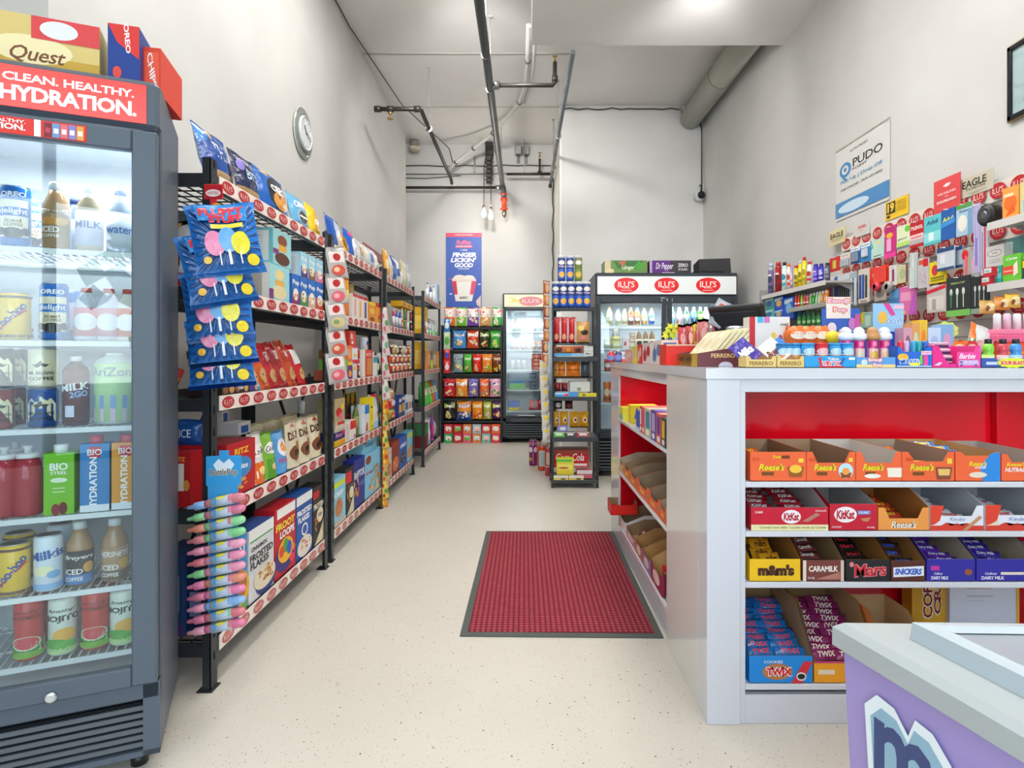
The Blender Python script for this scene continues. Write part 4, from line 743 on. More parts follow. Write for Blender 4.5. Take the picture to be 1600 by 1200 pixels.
rbag(0, 3, 437, 455, .19, .07, 'cracker_bag', 'light blue fish cracker bag with orange fish', 'cracker bag', '5AA0D8', [E(.5, .6, .34, .22, 'E8E8F4'), E(.5, .62, .18, .12, 'E88A2C'), T('Flavour', .5, .3, .7, .1, 'D83A8A')], stand=True, seed=6, lean=2)
for i in range(3): rbag(0, 3, 456+i*17, 473+i*17, .22, .06, 'cookie_bag', ['cream bag of chocolate cookies, nearest of three', 'cream bag of chocolate cookies, middle of three', 'cream bag of chocolate cookies, last of three'][i], 'cookie bag', 'DDD3B4', [T('DADS', .5, .68, .8, .18, '5A2A1A', bold=.1), E(.45, .3, .36, .16, '7A4A2E'), E(.5, .28, .2, .09, '3A2018'), E(.7, .44, .2, .1, 'A8683C'), P([(.3, .86), (.6, .95), (.7, .85)], 'B8302A')], stand=True, seed=i+3, lean=2)
for i in range(4): rbag(0, 3, 400+i*24, 424+i*24, .22, .05, 'cookie_bag', ['cream bag behind the white pouch', 'cream bag behind the light blue pouch', 'cream bag behind the nearest cookie bag', 'cream bag behind the last cookie bag'][i], 'cookie bag', 'D4C8A4', (), stand=True, seed=i+9, lean=2, back=.13, group='cream cookie bags behind the front row, first rack')
rcan(0, 3, 492, 504, .07, 'snack_tub', 'white tub on top of the cookie bags', 'tub', 'DCDCDC', (), dz=.2, back=.16, cap='B8B8B8')
# bottom shelf
rbox(0, 4, 344, 386, .29, .09, 'cereal_box', 'blue and yellow cereal box behind the hanging bottle candy', 'cereal box', '2E8AC8', [E(.6, .3, .5, .28, 'E8B02A'), E(.6, .36, .4, .22, 'B8702C'), Q(0, 0, 1, .1, '5AB048'), T('CORN', .5, .8, .8, .16, 'F4F6FA', bold=.08)], [Q(0, 0, 1, 1, '23305E'), Q(.2, .3, .8, .8, 'D8DCE6')])
rbox(0, 4, 388, 428, .29, .09, 'cereal_box', 'white frosted flakes cereal box', 'cereal box', 'D8DADC', [Q(0, .84, 1, 1, 'EDEEEC'), Q(.05, .82, .95, .84, '3B9A4A'), T('CINNAMON', .4, .72, .62, .06, '3A3634', bold=.06), T('FROSTED', .5, .60, .92, .1, '3A3634', bold=.1), T('FLAKES', .42, .49, .72, .1, '3A3634', bold=.1), E(.66, .18, .42, .2, '2A3E7A'), E(.62, .24, .44, .17, 'E4D8C0')] + flakes(.6, .26, .36, .13, FL, 16, 2, .16), [Q(.1, .1, .9, .9, 'D0CCC4')], tcol='3A5AA0')
rbox(0, 4, 429, 462, .31, .09, 'cereal_box', 'red cereal box with coloured rings in a bowl', 'cereal box', 'C41E2C', [Q(.1, .84, .98, .98, 'F0F0EE'), T('FROOT', .5, .72, .9, .11, 'F4D83C', bold=.12), T('LOOPS', .58, .59, .7, .11, 'F4F4F0', bold=.12), E(.45, .26, .44, .22, '3A2A7A'), E(.5, .34, .36, .18, 'F0B42C'), E(.5, .4, .14, .1, '3FA048'), E(.3, .35, .12, .08, 'E0501E'), E(.66, .34, .12, .1, '2A5AC0'), E(.85, .3, .1, .05, 'E88A3C'), E(.8, .16, .12, .06, 'E83C5A')], [Q(.1, .1, .9, .9, 'B01824')])
rbox(0, 4, 463, 488, .31, .09, 'cereal_box', 'blue frosted flakes cereal box', 'cereal box', '2458A8', [Q(0, .84, 1, .98, 'EDEEEC'), T('FROSTED', .5, .71, .92, .09, 'F4F6FA', bold=.12), T('FLAKES', .45, .60, .72, .09, 'F4F6FA', bold=.12), E(.5, .42, .2, .1, 'E8ECF4'), E(.5, .42, .14, .07, '2458A8'), E(.5, .16, .46, .16, 'E8E2D4')] + flakes(.5, .2, .38, .1, ['C9603E', 'D98A5E'], 12, 5, .16), ())
rbox(0, 4, 489, 507, .30, .09, 'cereal_box', 'dark protein cereal box with cream swoosh', 'cereal box', '2E2A28', [T('PROTEIN', .5, .66, .9, .1, 'F0EAD8', bold=.1), E(.6, .48, .3, .13, 'E8DEC4'), T('16g', .6, .48, .34, .1, '2E2A28', bold=.08), P([(.1, 0), (1, 0), (1, .42), (.6, .2)], 'E2D6B4'), Q(0, .8, .5, .93, 'C8202A')] + flakes(.25, .4, .2, .14, FL, 8, 6, .25), ())
# goods at the open near end of the first rack
def nend(x, y, z, w, h, d, name, desc, cat, col, front, kind='card', **kw): return Box(name, desc, cat, w, h, d, col, front, loc=(x, y, z), rot=0, kind=kind, **kw)
for i, X in enumerate((-1.30, -1.215)):
    o = Bag('snack_pouch', ['silver snack pouch with red base', 'silver snack pouch with red base and photo print'][i] + ', near end of first rack', 'snack pouch', .085, .23, .06, 'C4C4C6', [Q(0, 0, 1, .2, 'C8202A'), Q(.3, .3, .7, .56, '6A4632'), E(.5, .46, .12, .07, 'D8A888'), Q(.2, .68, .8, .74, 'D04040'), P([(.35, .97), (.65, .97), (.5, .88)], 'D89A3A')], loc=(X, 2.11, 1.391), stand=True, seed=i)
for i, X in enumerate((-1.30, -1.20)): nend(X, 2.10, .622, .09, .19, .2, 'cracker_box', ['red cracker box seen end-on beside rear post, near end of first rack', 'red cracker box seen end-on beside front post, near end of first rack'][i], 'cracker box', 'B0181F', [Q(.25, .3, .75, .8, 'D8D0C8'), T('RITZ', .6, .88, .4, .08, 'E8A42C', bold=.08), E(.85, .4, .12, .1, 'D08A3A')])
o = Bag('snack_pouch', 'blue snack bag lying over red cracker boxes, near end of first rack', 'snack bag', .13, .1, .04, '1E5AA8', [T('RICE', .5, .5, .5, .3, 'DDE8F4')], loc=(-1.24, 2.2, .815), seed=3)
nend(-1.25, 2.12, .166, .11, .28, .2, 'cereal_box', 'dark blue cereal box with purple base, near end of first rack', 'cereal box', '24406E', [Q(.1, .3, .9, .75, 'A8B4CC'), Q(0, 0, 1, .14, '5A2E7A')])
nend(-1.165, 2.15, .166, .05, .29, .2, 'cereal_box', 'navy cereal box beside the front post, near end of first rack', 'cereal box', '1E2E5A', [Q(.1, .2, .9, .5, '7A88B4')])
for i, (X, c) in enumerate(((-1.33, 'E8C02A'), (-1.16, 'C8D02A'))):
    o = thing('toy_figure', ['striped toy hanging at the rear, near end of first rack', 'striped toy hanging by the front post, near end of first rack'][i], 'toy', (X, 2.13, 1.01))
    a = G(); a.lathe([(.0, .12), (.02, .125), (.024, .15), (.0, .175)], ('2A2E3A', 'plastic'), 10, (0, 0)); a.lathe([(.0, .09), (.012, .1), (.012, .12), (0, .125)], (c, 'plastic'), 10, (.005, -.015)); a.build('body', o)
# V-shaped striped pair of straps
for i, (xa, xb) in enumerate(((-1.36, -1.27), (-1.18, -1.27))):
    a = G(); A_ = Vector((xa, 2.09, 1.10)); B_ = Vector((xb, 2.09, .905)); d_ = (B_-A_)
    def quad(t0, t1, m, e=0): p, q = A_+d_*t0, A_+d_*t1; a.poly([(p.x-.016, p.y-.002-e, p.z), (p.x+.016, p.y-.002-e, p.z), (q.x+.016, q.y-.002-e, q.z), (q.x-.016, q.y-.002-e, q.z)], m)
    a.tube([A_, B_], .012, ('A81E24', 'card'), 4); quad(.15, .38, ('E8B02A', 'card'), .012); quad(.55, .75, ('E8B02A', 'card'), .012)
    tag(a.build('pennant_strip'), ['red and yellow strip sloping right, hanging at near end of first rack', 'red and yellow strip sloping left, hanging at near end of first rack'][i], 'strip')
# second rack
rbag(1, 0, 523, 543, .20, .05, 'cookie_bag', 'blue and white cookie bag', 'cookie bag', '1E56B0', [E(.6, .5, .3, .4, 'B8C8DC'), Q(.4, .1, .8, .4, 'D8C8A8')], seed=2, lean=12)
rbag(1, 0, 543, 552, .15, .05, 'snack_bag', 'golden snack bag leaning over', 'snack bag', 'D8A838', [E(.5, .5, .4, .3, '8A5A28')], seed=3, lean=18)
rbag(1, 0, 551, 565, .20, .06, 'snack_bag', 'blue bag with pale window', 'snack bag', '1F5CC0', [E(.6, .4, .3, .3, 'D8E4F0'), E(.4, .8, .2, .1, 'E04A8A')], seed=4, lean=12)
for i, (p0, c) in enumerate(((565, 'C4C8C8'), (573, 'D0CCC0'), (581, 'BFC6CC'), (589, 'D4D0C4'))): rbag(1, 0, p0, p0+9, .16, .05, 'snack_bag', ['clear grey pretzel bag', 'clear beige pretzel bag', 'clear bag with blue stripe', 'clear bag with white label'][i], 'snack bag', c, [Q(.2, .3, .8, .7, ['B89060', 'E8E0D0', '4A6AB8', 'E8E8E8'][i])], seed=i, lean=10)
rcan(1, 1, 539, 552, .24, 'snack_tube', 'orange and yellow snack tube', 'tube', 'E8981E', [Q(0, .0, 1, .4, 'E86A1E'), E(.5, .6, .4, .15, 'F0D060')], cap='E0781E')
rcan(1, 1, 549, 558, .12, 'jar', 'yellow-lidded jar on boxes', 'jar', 'B89A60', (), dz=.13, back=.1, cap='C8B848')
for i in range(3): rbox(1, 1, 551+i*8, 559+i*8, .155, .1, 'tea_box', ['white box with red lid, nearest of three', 'white box with red lid, middle of three', 'white box with red lid, last of three'][i], 'box', 'E6E0DC', [Q(0, .88, 1, 1, 'C8202A'), Q(.3, .1, .7, .8, ['E8A8A8', 'F0B45A', '5A3A7A'][i])], tcol='C81E28')
rbox(1, 1, 575, 581, .2, .1, 'tea_box', 'pale box standing behind the tea boxes', 'box', 'D8C878', (), back=.1)
rbox(1, 1, 576, 587, .14, .1, 'tea_box', 'orange tea box with yellow stripe', 'box', 'E8921E', [Q(0, .85, 1, 1, 'E8D02A'), E(.5, .55, .35, .15, 'F0C040'), E(.5, .15, .3, .1, '8A3A1E')])
rbox(1, 1, 587, 597, .15, .1, 'tea_box', 'orange box with deep red top', 'box', 'EE9A1A', [Q(0, .8, 1, 1, 'C81818'), E(.6, .3, .2, .12, 'C84A1E')])
p = [('4E9A3A', 'E8E0A0', 'green fruit cup pack', 523, 539, .10, 0), ('C85A2A', '6AC83A', 'orange and green pack below others', 523, 532, .045, 0)]
rbox(1, 2, 523, 531, .06, .12, 'fruit_pack', 'red and green fruit cup pack', 'snack pack', 'D86A4A', [Q(.3, 0, 1, 1, '6CC02E')])
rbox(1, 2, 530, 543, .055, .12, 'fruit_pack', 'olive green fruit cup pack at the bottom of its stack', 'snack pack', '7A8A1E', [Q(0, .3, .3, 1, '5AB82A'), E(.65, .5, .25, .35, 'A8982A')])
rbox(1, 2, 530, 543, .065, .12, 'fruit_pack', 'green fruit cup pack with pink melon print', 'snack pack', '7ACC4A', [E(.45, .5, .3, .4, 'D86A6A'), E(.5, .5, .15, .2, 'EAD8A8')], dz=.057)
rbox(1, 2, 530, 542, .055, .12, 'fruit_pack', 'brown and orange fruit cup pack', 'snack pack', '8A5A1E', [Q(.6, 0, 1, 1, 'E8722A')], dz=.124)
rcan(1, 2, 530, 540, .05, 'fruit_cup', 'green-capped cup on the fruit packs', 'cup', '2EA03E', (), dz=.18, cap='2EA03E')
rbox(1, 2, 543, 551, .105, .12, 'snack_box', 'purple and yellow snack box', 'box', '7A2A8A', [Q(0, .8, 1, 1, 'F0C82A'), E(.5, .3, .35, .2, 'F09A2A')])
rbox(1, 2, 551, 558, .105, .12, 'snack_box', 'white box with colourful picture', 'box', 'DCE0E8', [Q(.1, .5, .9, .7, 'F0C020'), Q(0, .9, 1, 1, 'C82A6A')])
rbox(1, 2, 543, 550, .10, .12, 'snack_box', 'orange box resting on the purple box', 'box', 'E87A2A', [Q(.2, .2, .8, .8, 'F0A05A')], dz=.107)
rbox(1, 2, 550, 559, .10, .12, 'snack_box', 'white and red box with yellow print', 'box', 'E4E8F0', [Q(0, 0, 1, .12, 'D82A4A'), Q(0, .86, 1, 1, 'D82A4A'), Q(.3, .3, .8, .5, 'F0C83A')], dz=.107)
rbox(1, 2, 546, 556, .09, .1, 'snack_box', 'red carton standing on the stacked boxes', 'box', 'D83A28', [T('R', .4, .6, .4, .4, 'F0E0D8', bold=.08), Q(.3, .1, .6, .3, 'F0E0D8')], dz=.209)
rcan(1, 2, 559, 566, .06, 'food_tin', 'brown tin under red tins', 'tin', '6A3A2A', [E(.5, .5, .25, .35, 'E8D8B8')], n=1)
rcan(1, 2, 559, 566, .06, 'food_tin', 'red tin stacked on the brown tin', 'tin', 'C82A28', [Q(.2, .3, .8, .5, 'F0E0D8')], dz=.062)
rcan(1, 2, 559, 566, .06, 'food_tin', 'dark red tin topping the stack', 'tin', 'B0202A', (), dz=.124)
rcan(1, 2, 553, 561, .06, 'food_tin', 'shiny red cup beside the carton', 'tin', 'E0242E', (), dz=.21, back=.05)
rbox(1, 2, 567, 583, .185, .1, 'cracker_box', 'tall red box with row of crackers', 'cracker box', 'E8E0D8', [Q(.2, .0, .95, 1, 'D8402A'), T('RITZ', .58, .82, .5, .1, 'F4E8E0')] + [E(.6, .12+.1*k, .28, .07, 'D8904A') for k in range(6)])
rcan(1, 2, 569, 583, .085, 'food_tin', 'white and blue meat tin on the red box', 'tin', 'D0D4DC', [E(.5, .5, .2, .3, '2A4A9A'), E(.5, .3, .15, .15, 'C84A3A')], dz=.187)
rbox(1, 2, 583, 590, .17, .08, 'snack_box', 'white and teal carton', 'box', 'E6E8E8', [Q(0, .55, 1, .8, '2A98B8'), Q(.2, .85, .8, 1, '3A2A28')])
rcan(1, 2, 590, 596, .13, 'jar', 'dark green jar by the far post', 'jar', '2A5A3A', [Q(.2, .3, .8, .7, 'E0D8A8')], cap='9A8A5A')
pj = ['D8B898', 'C8202A']
rbox(1, 3, 523, 540, .035, .12, 'pasta_box', 'yellow pasta pack at the bottom of its stack', 'box', 'EAB82A', [Q(.5, .2, .9, .8, 'F09A1A')])
rbox(1, 3, 523, 539, .045, .12, 'pasta_box', 'navy pack with pink letters', 'box', '2A2E7A', [T('Rice', .4, .6, .6, .5, 'E89AC0', bold=.06), Q(.7, .5, 1, 1, 'D8303A')], dz=.037)
rbox(1, 3, 524, 539, .06, .12, 'pasta_box', 'cream pack with red top band', 'box', 'D8C8B0', [Q(.2, .65, .95, .95, 'C8301E'), Q(.1, .1, .9, .2, 'A8B890')], dz=.084)
rbox(1, 3, 523, 539, .13, .1, 'pasta_box', 'floral patterned carton with yellow square', 'box', 'B8A878', [E(.4, .4, .3, .2, 'C8202A'), Q(.6, .5, .9, .75, 'F0C82A'), E(.6, .2, .2, .15, 'E86A8A')], dz=.146)
rbox(1, 3, 540, 547, .12, .1, 'milk_box', 'white and pink carton', 'box', 'E6DEDA', [E(.5, .12+.18*k, .3, .06, 'C8909A') for k in range(5)] if 0 else [Q(.2, .1, .8, .9, 'DCC8C8')])
rbox(1, 3, 547, 556, .12, .1, 'milk_box', 'white carton with bright red label', 'box', 'EAE4E0', [Q(0, .55, 1, 1, 'D8281E'), E(.8, .15, .15, .1, 'B83A6A')])
SP = [(.9, 0), (1, .03), (1, .55), (.8, .68), (.35, .78), (.32, .93)]
for i, (p0, c) in enumerate(((541, '1E1412'), (548, '2A1210'), (555, '241414'))): rbot(1, 3, p0, p0+7, .27, ['black sauce bottle', 'dark sauce bottle with red label', 'dark sauce bottle with green cap'][i], c, 'B8242A' if i == 1 else '2A1A18', ['1A1A1A', '2A7A4A', '2E8A4A'][i], back=.1, lz=(.3, .5), prof=SP)
rbot(1, 3, 556, 567, .21, 'green glass jar', '6A7A3A', '8A8A4A', '3A5A3A', prof=None)
for i in range(3): rcan(1, 3, 543+i*9, 552+i*9, .315, 'snack_tube', ['tall yellow tube with white top, nearest of three', 'tall yellow tube with white top, middle of three', 'tall yellow tube with white top, last of three'][i], 'tube', 'F0AE1E', [Q(0, .86, 1, 1, 'ECECEC')], back=.2, cap='ECEEEE', kind='satin')
rbox(1, 3, 567, 577, .19, .08, 'milk_box', 'white milk carton with blue top', 'carton', 'DDE2EA', [Q(.3, .68, 1, 1, '1E74C8'), Q(0, .7, .3, 1, 'BFE0F4'), P([(.4, .05), (.8, .05), (.75, .3), (.6, .4), (.5, .3)], 'A85A3A')])
rbox(1, 3, 577, 584, .235, .07, 'spaghetti_box', 'tall yellow spaghetti box', 'box', 'F0D81E', [Q(.45, .1, .6, .16, '2A2A2A'), Q(.4, .3, .65, .5, 'D8B81A'), E(.5, .7, .2, .03, '2A2A2A')])
rbag(1, 3, 583, 597, .26, .08, 'sugar_bag', 'white sugar bag with pale blue base', 'bag', 'DCDCE0', [Q(0, 0, 1, .2, '9AC0EC'), Q(.2, .86, .8, .95, 'D8303A')], stand=True, lean=0)
c2 = dict(fl=['D88A5A', 'C86A4A', 'E8B08A'])
rbox(1, 4, 522, 540, .27, .07, 'cereal_box', 'pale blue cereal box with lime band', 'cereal box', '8CCBE4', [Q(0, .82, .95, .92, 'D8E820'), T('CRISP', .4, .66, .8, .1, 'F4F6FA', bold=.1), E(.4, .36, .34, .2, 'C8865A')] + flakes(.4, .36, .3, .15, ['D8A078', 'B87050'], 14, 3, .14) + [Q(0, 0, 1, .08, 'DCC0A8')], sd=[Q(0, 0, 1, 1, '1A5A3A')])
rbox(1, 4, 540, 553, .29, .07, 'cereal_box', 'dark protein cereal box with red square', 'cereal box', '2C2826', [Q(0, .68, .7, .92, 'D8202A'), Q(.2, .56, 1, .64, '5A5650'), E(.7, .45, .28, .12, 'E0E0C0'), P([(.1, 0), (1, 0), (1, .4), (.5, .15)], 'DDD2B4')] + flakes(.25, .35, .2, .2, FL, 9, 2, .25))
rbox(1, 4, 553, 570, .31, .07, 'cereal_box', 'navy cereal box with big white letters', 'cereal box', '1E2E8A', [T('RAPTOR', .5, .68, .96, .16, 'DDE0F4', bold=.12), Q(.55, .4, .98, .5, '4A6AB8')] + flakes(.2, .4, .24, .22, ['D88A4A', 'C86A2A', 'E8A85A'], 12, 4, .25), tcol='1A2A9A')
rbox(1, 4, 570, 597, .30, .07, 'cereal_box', 'light blue cereal box with golden loops', 'cereal box', '86C6E6', [T('Krispy', .3, .55, .5, .1, 'C83A6A', shear=.2, bold=.06), E(.2, .86, .16, .1, '8A4A2A')] + flakes(.6, .25, .36, .22, ['E0B87A', 'C88A4A', 'E8C898'], 16, 5, .22) + flakes(.75, .55, .18, .15, ['D8983A', 'C87A2A'], 6, 6, .3))
rbox(1, 4, 567, 598, .10, .16, 'cereal_box', 'large pale blue box lying on the cereal boxes', 'cereal box', '8CD0E4', [T('Wheaty', .45, .45, .6, .5, '2A6AC8', shear=.3, bold=.05), Q(.0, .6, .2, .9, '8A6A5A')], dz=.302, back=.03)
# third rack
for i, (p0, p1, c, c3, h, nm) in enumerate(((607, 613, 'E8A83A', 'E8E0C8', .24, 'golden snack bag'), (613, 618, 'E4DCC4', 'E8C8A0', .2, 'cream snack bag'), (618, 624, '1E58B0', '4A8AD8', .23, 'blue snack bag'), (624, 629, 'DCE4EA', '2A5AA8', .22, 'white and blue box bag'), (629, 633, 'E0E0DC', 'D8D8D8', .14, 'small white bag'), (633, 640, 'D8CFA8', 'E4D8B8', .26, 'pale yellow bag'), (640, 646, 'B8C0C4', 'D8DCE0', .27, 'grey striped bag'))):
    rbag(2, 0, p0, p1, h, .05, 'snack_bag', nm, 'snack bag', c, [Q(.1, .3, .9, .6, c3)], seed=i, lean=6, nu=5, nv=8)
for i, (p0, c, cp, nm) in enumerate(((615, 'D83A5A', 'E8E0E8', 'pink'), (620, '3A6AC8', 'C82A3A', 'blue'), (625, '3A4AB0', '5A8AD8', 'indigo'))): rbot(2, 1, p0, p0+5.5, .15, f'{nm} squeeze bottle', c, 'E0DCE4', cp)
for j in range(2):
    for i, (c, cp, nm) in enumerate((('D8D0B8', 'E8A020', 'cream'), ('5AA06A', 'E8B030', 'green'), ('C8C8C0', 'D8983A', 'grey'), ('8A4A3A', 'E0E0E0', 'brown'))): rcan(2, 1, 628+i*4.6, 632+i*4.6, .085, 'jar', f'{nm} spread jar in the {["lower", "upper"][j]} row', 'jar', c if j else ['C84A3A', '3A9A5A', 'E0D8D0', '2A2A2A'][i], [Q(.2, .3, .8, .7, ['E8E0D0', 'D8483A'][i % 2])], dz=.1*j, cap=cp)
rbox(2, 1, 628, 646, .05, .1, 'snack_box', 'yellow boxes on top of the jars', 'box', 'EBB41E', [E(.2, .5, .14, .3, 'C8781A'), E(.6, .5, .14, .3, 'C8781A')], dz=.2)
for j in range(3):
    for i in range(5):
        c = [['D8402A', 'E04A2E', 'D8502A', 'C84A2A', 'C8582E'], ['E05A3A', 'D8482E', 'C8382A', 'D86A3A', 'B85A3A'], ['8A2A24', 'B8B02A', '3A2A26', 'E0C8A8', 'D84A3A']][j][i]
        rbag(2, 2, 613+i*6.6, 619.4+i*6.6, .088, .06, 'noodle_pack', ['red', 'orange', 'mixed coloured'][j] + ' instant noodle pack in the ' + ['bottom', 'middle', 'top'][j] + ' layer', 'noodle pack', c, [E(.5, .4, .3, .25, 'F0D8B0'), Q(.1, .7, .9, .9, 'F4ECE0')], dz=.078*j, lean=4, seed=i+j*7, nu=4, nv=4)
rbag(2, 3, 610, 622, .1, .06, 'snack_bag', 'pink and gold snack bag on top', 'snack bag', 'E0B08A', [Q(0, 0, 1, .3, 'F0C87A')], dz=.17, lean=10, seed=4, nu=5, nv=5)
rbag(2, 3, 611, 622, .1, .05, 'snack_bag', 'bright red snack bag in middle of stack', 'snack bag', 'D8202A', [E(.5, .5, .3, .3, 'F0E0D8')], dz=.09, lean=8, seed=5, nu=5, nv=5)
rbag(2, 3, 611, 622, .1, .05, 'snack_bag', 'green and red noodle bag at bottom', 'snack bag', 'A8B83A', [E(.5, .35, .4, .3, 'D8482A'), E(.4, .3, .2, .1, 'F0C89A')], lean=6, seed=6, nu=5, nv=5)
for i, (p0, c, c3, h, nm) in enumerate(((623, '2A3E8A', 'E8C040', .17, 'navy'), (628, '1E4A9A', 'D8A85A', .18, 'blue'), (633, 'D8DCE4', '2A5AA8', .17, 'white and blue'), (638, 'E0E4EA', 'C88A5A', .16, 'white'), (643, 'D4DCE4', '1E5AB0', .15, 'pale'))): rbox(2, 3, p0, p0+4.8, h, .09, 'snack_box', f'{nm} snack box', 'box', c, [Q(.1, .2, .9, .6, c3), Q(.1, .75, .9, .9, 'F0F0F0')])
for i, (p0, p1, c, t1, fc, nm) in enumerate(((604, 612, 'D8D0C8', '', 'C87A3A', 'pale'), (612, 624, '8E2A1E', '', 'E0783A', 'red brown'), (624, 636, '1E5CC0', 'OREO', '2A3A5A', 'blue'), (636, 647, '8CCCE4', '', 'D8A078', 'light blue and lime'))):
    rbox(2, 4, p0, p1, .27 if i else .24, .08, 'cereal_box', f'{nm} cereal box', 'cereal box', c, [T(t1, .5, .7, .8, .12, 'F4F6FA', bold=.1) if t1 else Q(0, .82, 1, .92, ['E8B090', 'A8381E', '', 'D8E820'][i]), E(.5, .3, .4, .22, fc)] + flakes(.5, .3, .3, .16, [fc, 'E8B87A'], 8, i, .25))
# farthest rack
for i, (p0, p1, c, cp, h, nm) in enumerate(((668, 673, 'B8CCC4', '2A5AA8', .18, 'pale green bottle'), (673, 678, '2A4A8A', 'C8303A', .16, 'dark blue bottle'), (678, 683, 'E0DCD8', 'C83A5A', .2, 'white bottle'))): rbot(3, 0, p0, p1, h, nm, c, 'E0E4E8', cp)
rbox(3, 0, 683, 688, .24, .08, 'tissue_box', 'tall pale blue carton', 'box', 'A8BCD0', [T('Bounty', .5, .6, .8, .1, 'C83A4A')])
for i, (p0, c, nm) in enumerate(((668, 'E0503A', 'red orange'), (673, '1E4AA0', 'blue'), (678, 'C8D8D0', 'pale'), (683, 'B8C8BC', 'grey green'))): rbag(3, 1, p0, p0+5, .2, .06, 'snack_pouch', f'{nm} household pouch', 'pouch', c, [Q(.1, .4, .9, .7, 'E0E4E4'), Q(.1, .05, .9, .3, '6AB86A')], stand=True, seed=i, nu=4, nv=6)
for i, (p0, c, nm) in enumerate(((668, 'D88A4A', 'tan'), (672, 'E8D82A', 'yellow'), (677, '8A7A6A', 'brown'), (682, 'E08A2A', 'orange'))): rbox(3, 2, p0, p0+5, .1 if i == 1 else .2, .08, 'household_box', f'{nm} household box', 'box', c, [Q(.2, .2, .8, .8, ['E8C8A0', 'F0F06A', 'D8D0C4', 'E8A04A'][i])])
for i, (p0, c, nm) in enumerate(((662, '3AB83A', 'bright green'), (668, '4AC23E', 'vivid green'), (673, '6AC84A', 'light green'), (678, 'B8602A', 'brown'), (683, '4A9AD8', 'sky blue'))): rbag(3, 3, max(p0, 665.5), p0+6 if p0 < 683 else 688, .25, .08, 'pet_food_bag', f'{nm} household refill bag', 'bag', c, [Q(.15, .4, .85, .7, 'D8E8B8')], stand=True, seed=i, nu=4, nv=6)
rbox(3, 4, 665.5, 669, .26, .2, 'household_box', 'dark red box with green top', 'box', '7A1E24', [Q(0, .6, 1, 1, '3A8A4A')], [Q(0, .5, 1, 1, '3A7A4A'), Q(0, 0, 1, .5, '7A1E24')])
rbot(3, 4, 670, 675, .22, 'white detergent jug', 'D8DCE4', 'C8CCE0', 'D8D8E0', capr=.4)
rbot(3, 4, 675, 682, .3, 'purple detergent jug with purple cap', 'A85AB8', 'C83A8A', 'B86AC8', capr=.4)
rbag(3, 4, 680, 688, .27, .2, 'tissue_pack', 'white plastic wrapped tissue pack', 'tissue pack', 'D8D8DE', [E(.7, .3, .14, .1, '2A4A9A')], seed=2)
for i, z in enumerate((1.39, 1.01)):
    rbox(3, i+1, 665.5, 668.5, .3, .15, 'household_box', ['yellow household box seen past the post', 'yellow and white box seen past the post'][i], 'box', 'E0B02A', [Q(0, 0, 1, .3, '3A3A3A')], [Q(.2, .2, .8, .7, 'F0D060')], back=.03)

# ================= hanging strips on the posts =================
def onpost(px, Y): return PX(px, Y)
# cotton candy bags on a red clip at the near post
Yc = 2.03; t = thing('clip_strip', 'red plastic clip with yellow tab hanging candy bags on the near post', 'clip', (PX(334, Yc), Yc, 0))
a = G(); a.box(-.032, -.004, PZ(312, Yc), .032, .0, PZ(288, Yc), ('C8202A', 'plastic'), .003); a.box(-.012, -.004, PZ(335, Yc), .012, 0, PZ(310, Yc), ('D8303A', 'plastic'), .002)
deco(a, [E(.5, .45, .42, .26, 'F2E8E4'), T('HOSTESS', .5, .45, .6, .2, 'C8202A')], flat(-.03, .03, PZ(312, Yc), PZ(290, Yc), -.004)); a.build('clip', t)
a = G(); a.box(-.002, -.006, PZ(338, Yc), .022, -.002, PZ(318, Yc), ('F0B01E', 'plastic'), .003); a.build('tab', t)
a = G(); a.box(-.004, -.001, PZ(545, Yc), .004, .001, PZ(335, Yc), ('D8303A', 'plastic')); a.build('strip', t)
rays = [P([(.5+.02*math.cos(an), .42+.02*math.sin(an)), (.5+.75*math.cos(an-.035), .42+.75*math.sin(an-.035)), (.5+.75*math.cos(an+.035), .42+.75*math.sin(an+.035))], '1A3E7A') for an in [k*2*PI/40 for k in range(40)]]
rays = [P([(max(.02, min(.98, x)), max(.07, min(.93, y))) for x, y in r_[1]], '174C8E') for r_ in rays]
cc = rays + [P([(.14, .96), (.86, .92), (.86, .7), (.14, .74)], '2E8AD4'), T('FLUFFY', .5, .86, .66, .11, 'E8303A', bold=.12), T('STUFF', .54, .75, .5, .1, 'E8303A', bold=.12), Q(.3, .62, .78, .68, 'E8D84A'), E(.32, .42, .15, .17, 'E88AB0'), E(.52, .46, .14, .18, '6AA8E0'), E(.7, .4, .14, .16, 'E8DC3A'), Q(.49, .12, .53, .32, 'E8ECF4'), Q(.36, .12, .38, .3, 'E8ECF4'), Q(.66, .12, .68, .28, 'E8ECF4'), E(.18, .2, .06, .05, 'E8B83A'), E(.84, .16, .09, .08, 'F0D42A')]
proto = None
for k, (px, py, tl, yw) in enumerate(((352, 322, 16, -28), (343, 372, 20, -34), (335, 425, 12, -22), (340, 463, 10, -22), (336, 499, 8, -20))):
    lab = ['topmost blue cotton candy bag hanging from red clip', 'second blue cotton candy bag hanging from the top', 'third blue cotton candy bag, middle of the hanging strip', 'fourth blue cotton candy bag hanging from the top', 'lowest blue cotton candy bag on the hanging strip'][k]
    Yk = 1.895+.026*k; o = Bag('cotton_candy_bag', lab, 'candy bag', .20, .225, .034, '1C74C8', cc, seed=k, nu=12, nv=14) if proto is None else dup(proto, label=lab)
    proto = proto or o; o.location = (PX(px+19, Yk), Yk-.03, PZ(py, Yk)-.225*math.cos(R(tl))); o.rotation_euler = Euler((R(-6), R(-tl*.6), R(-yw)), 'XYZ')
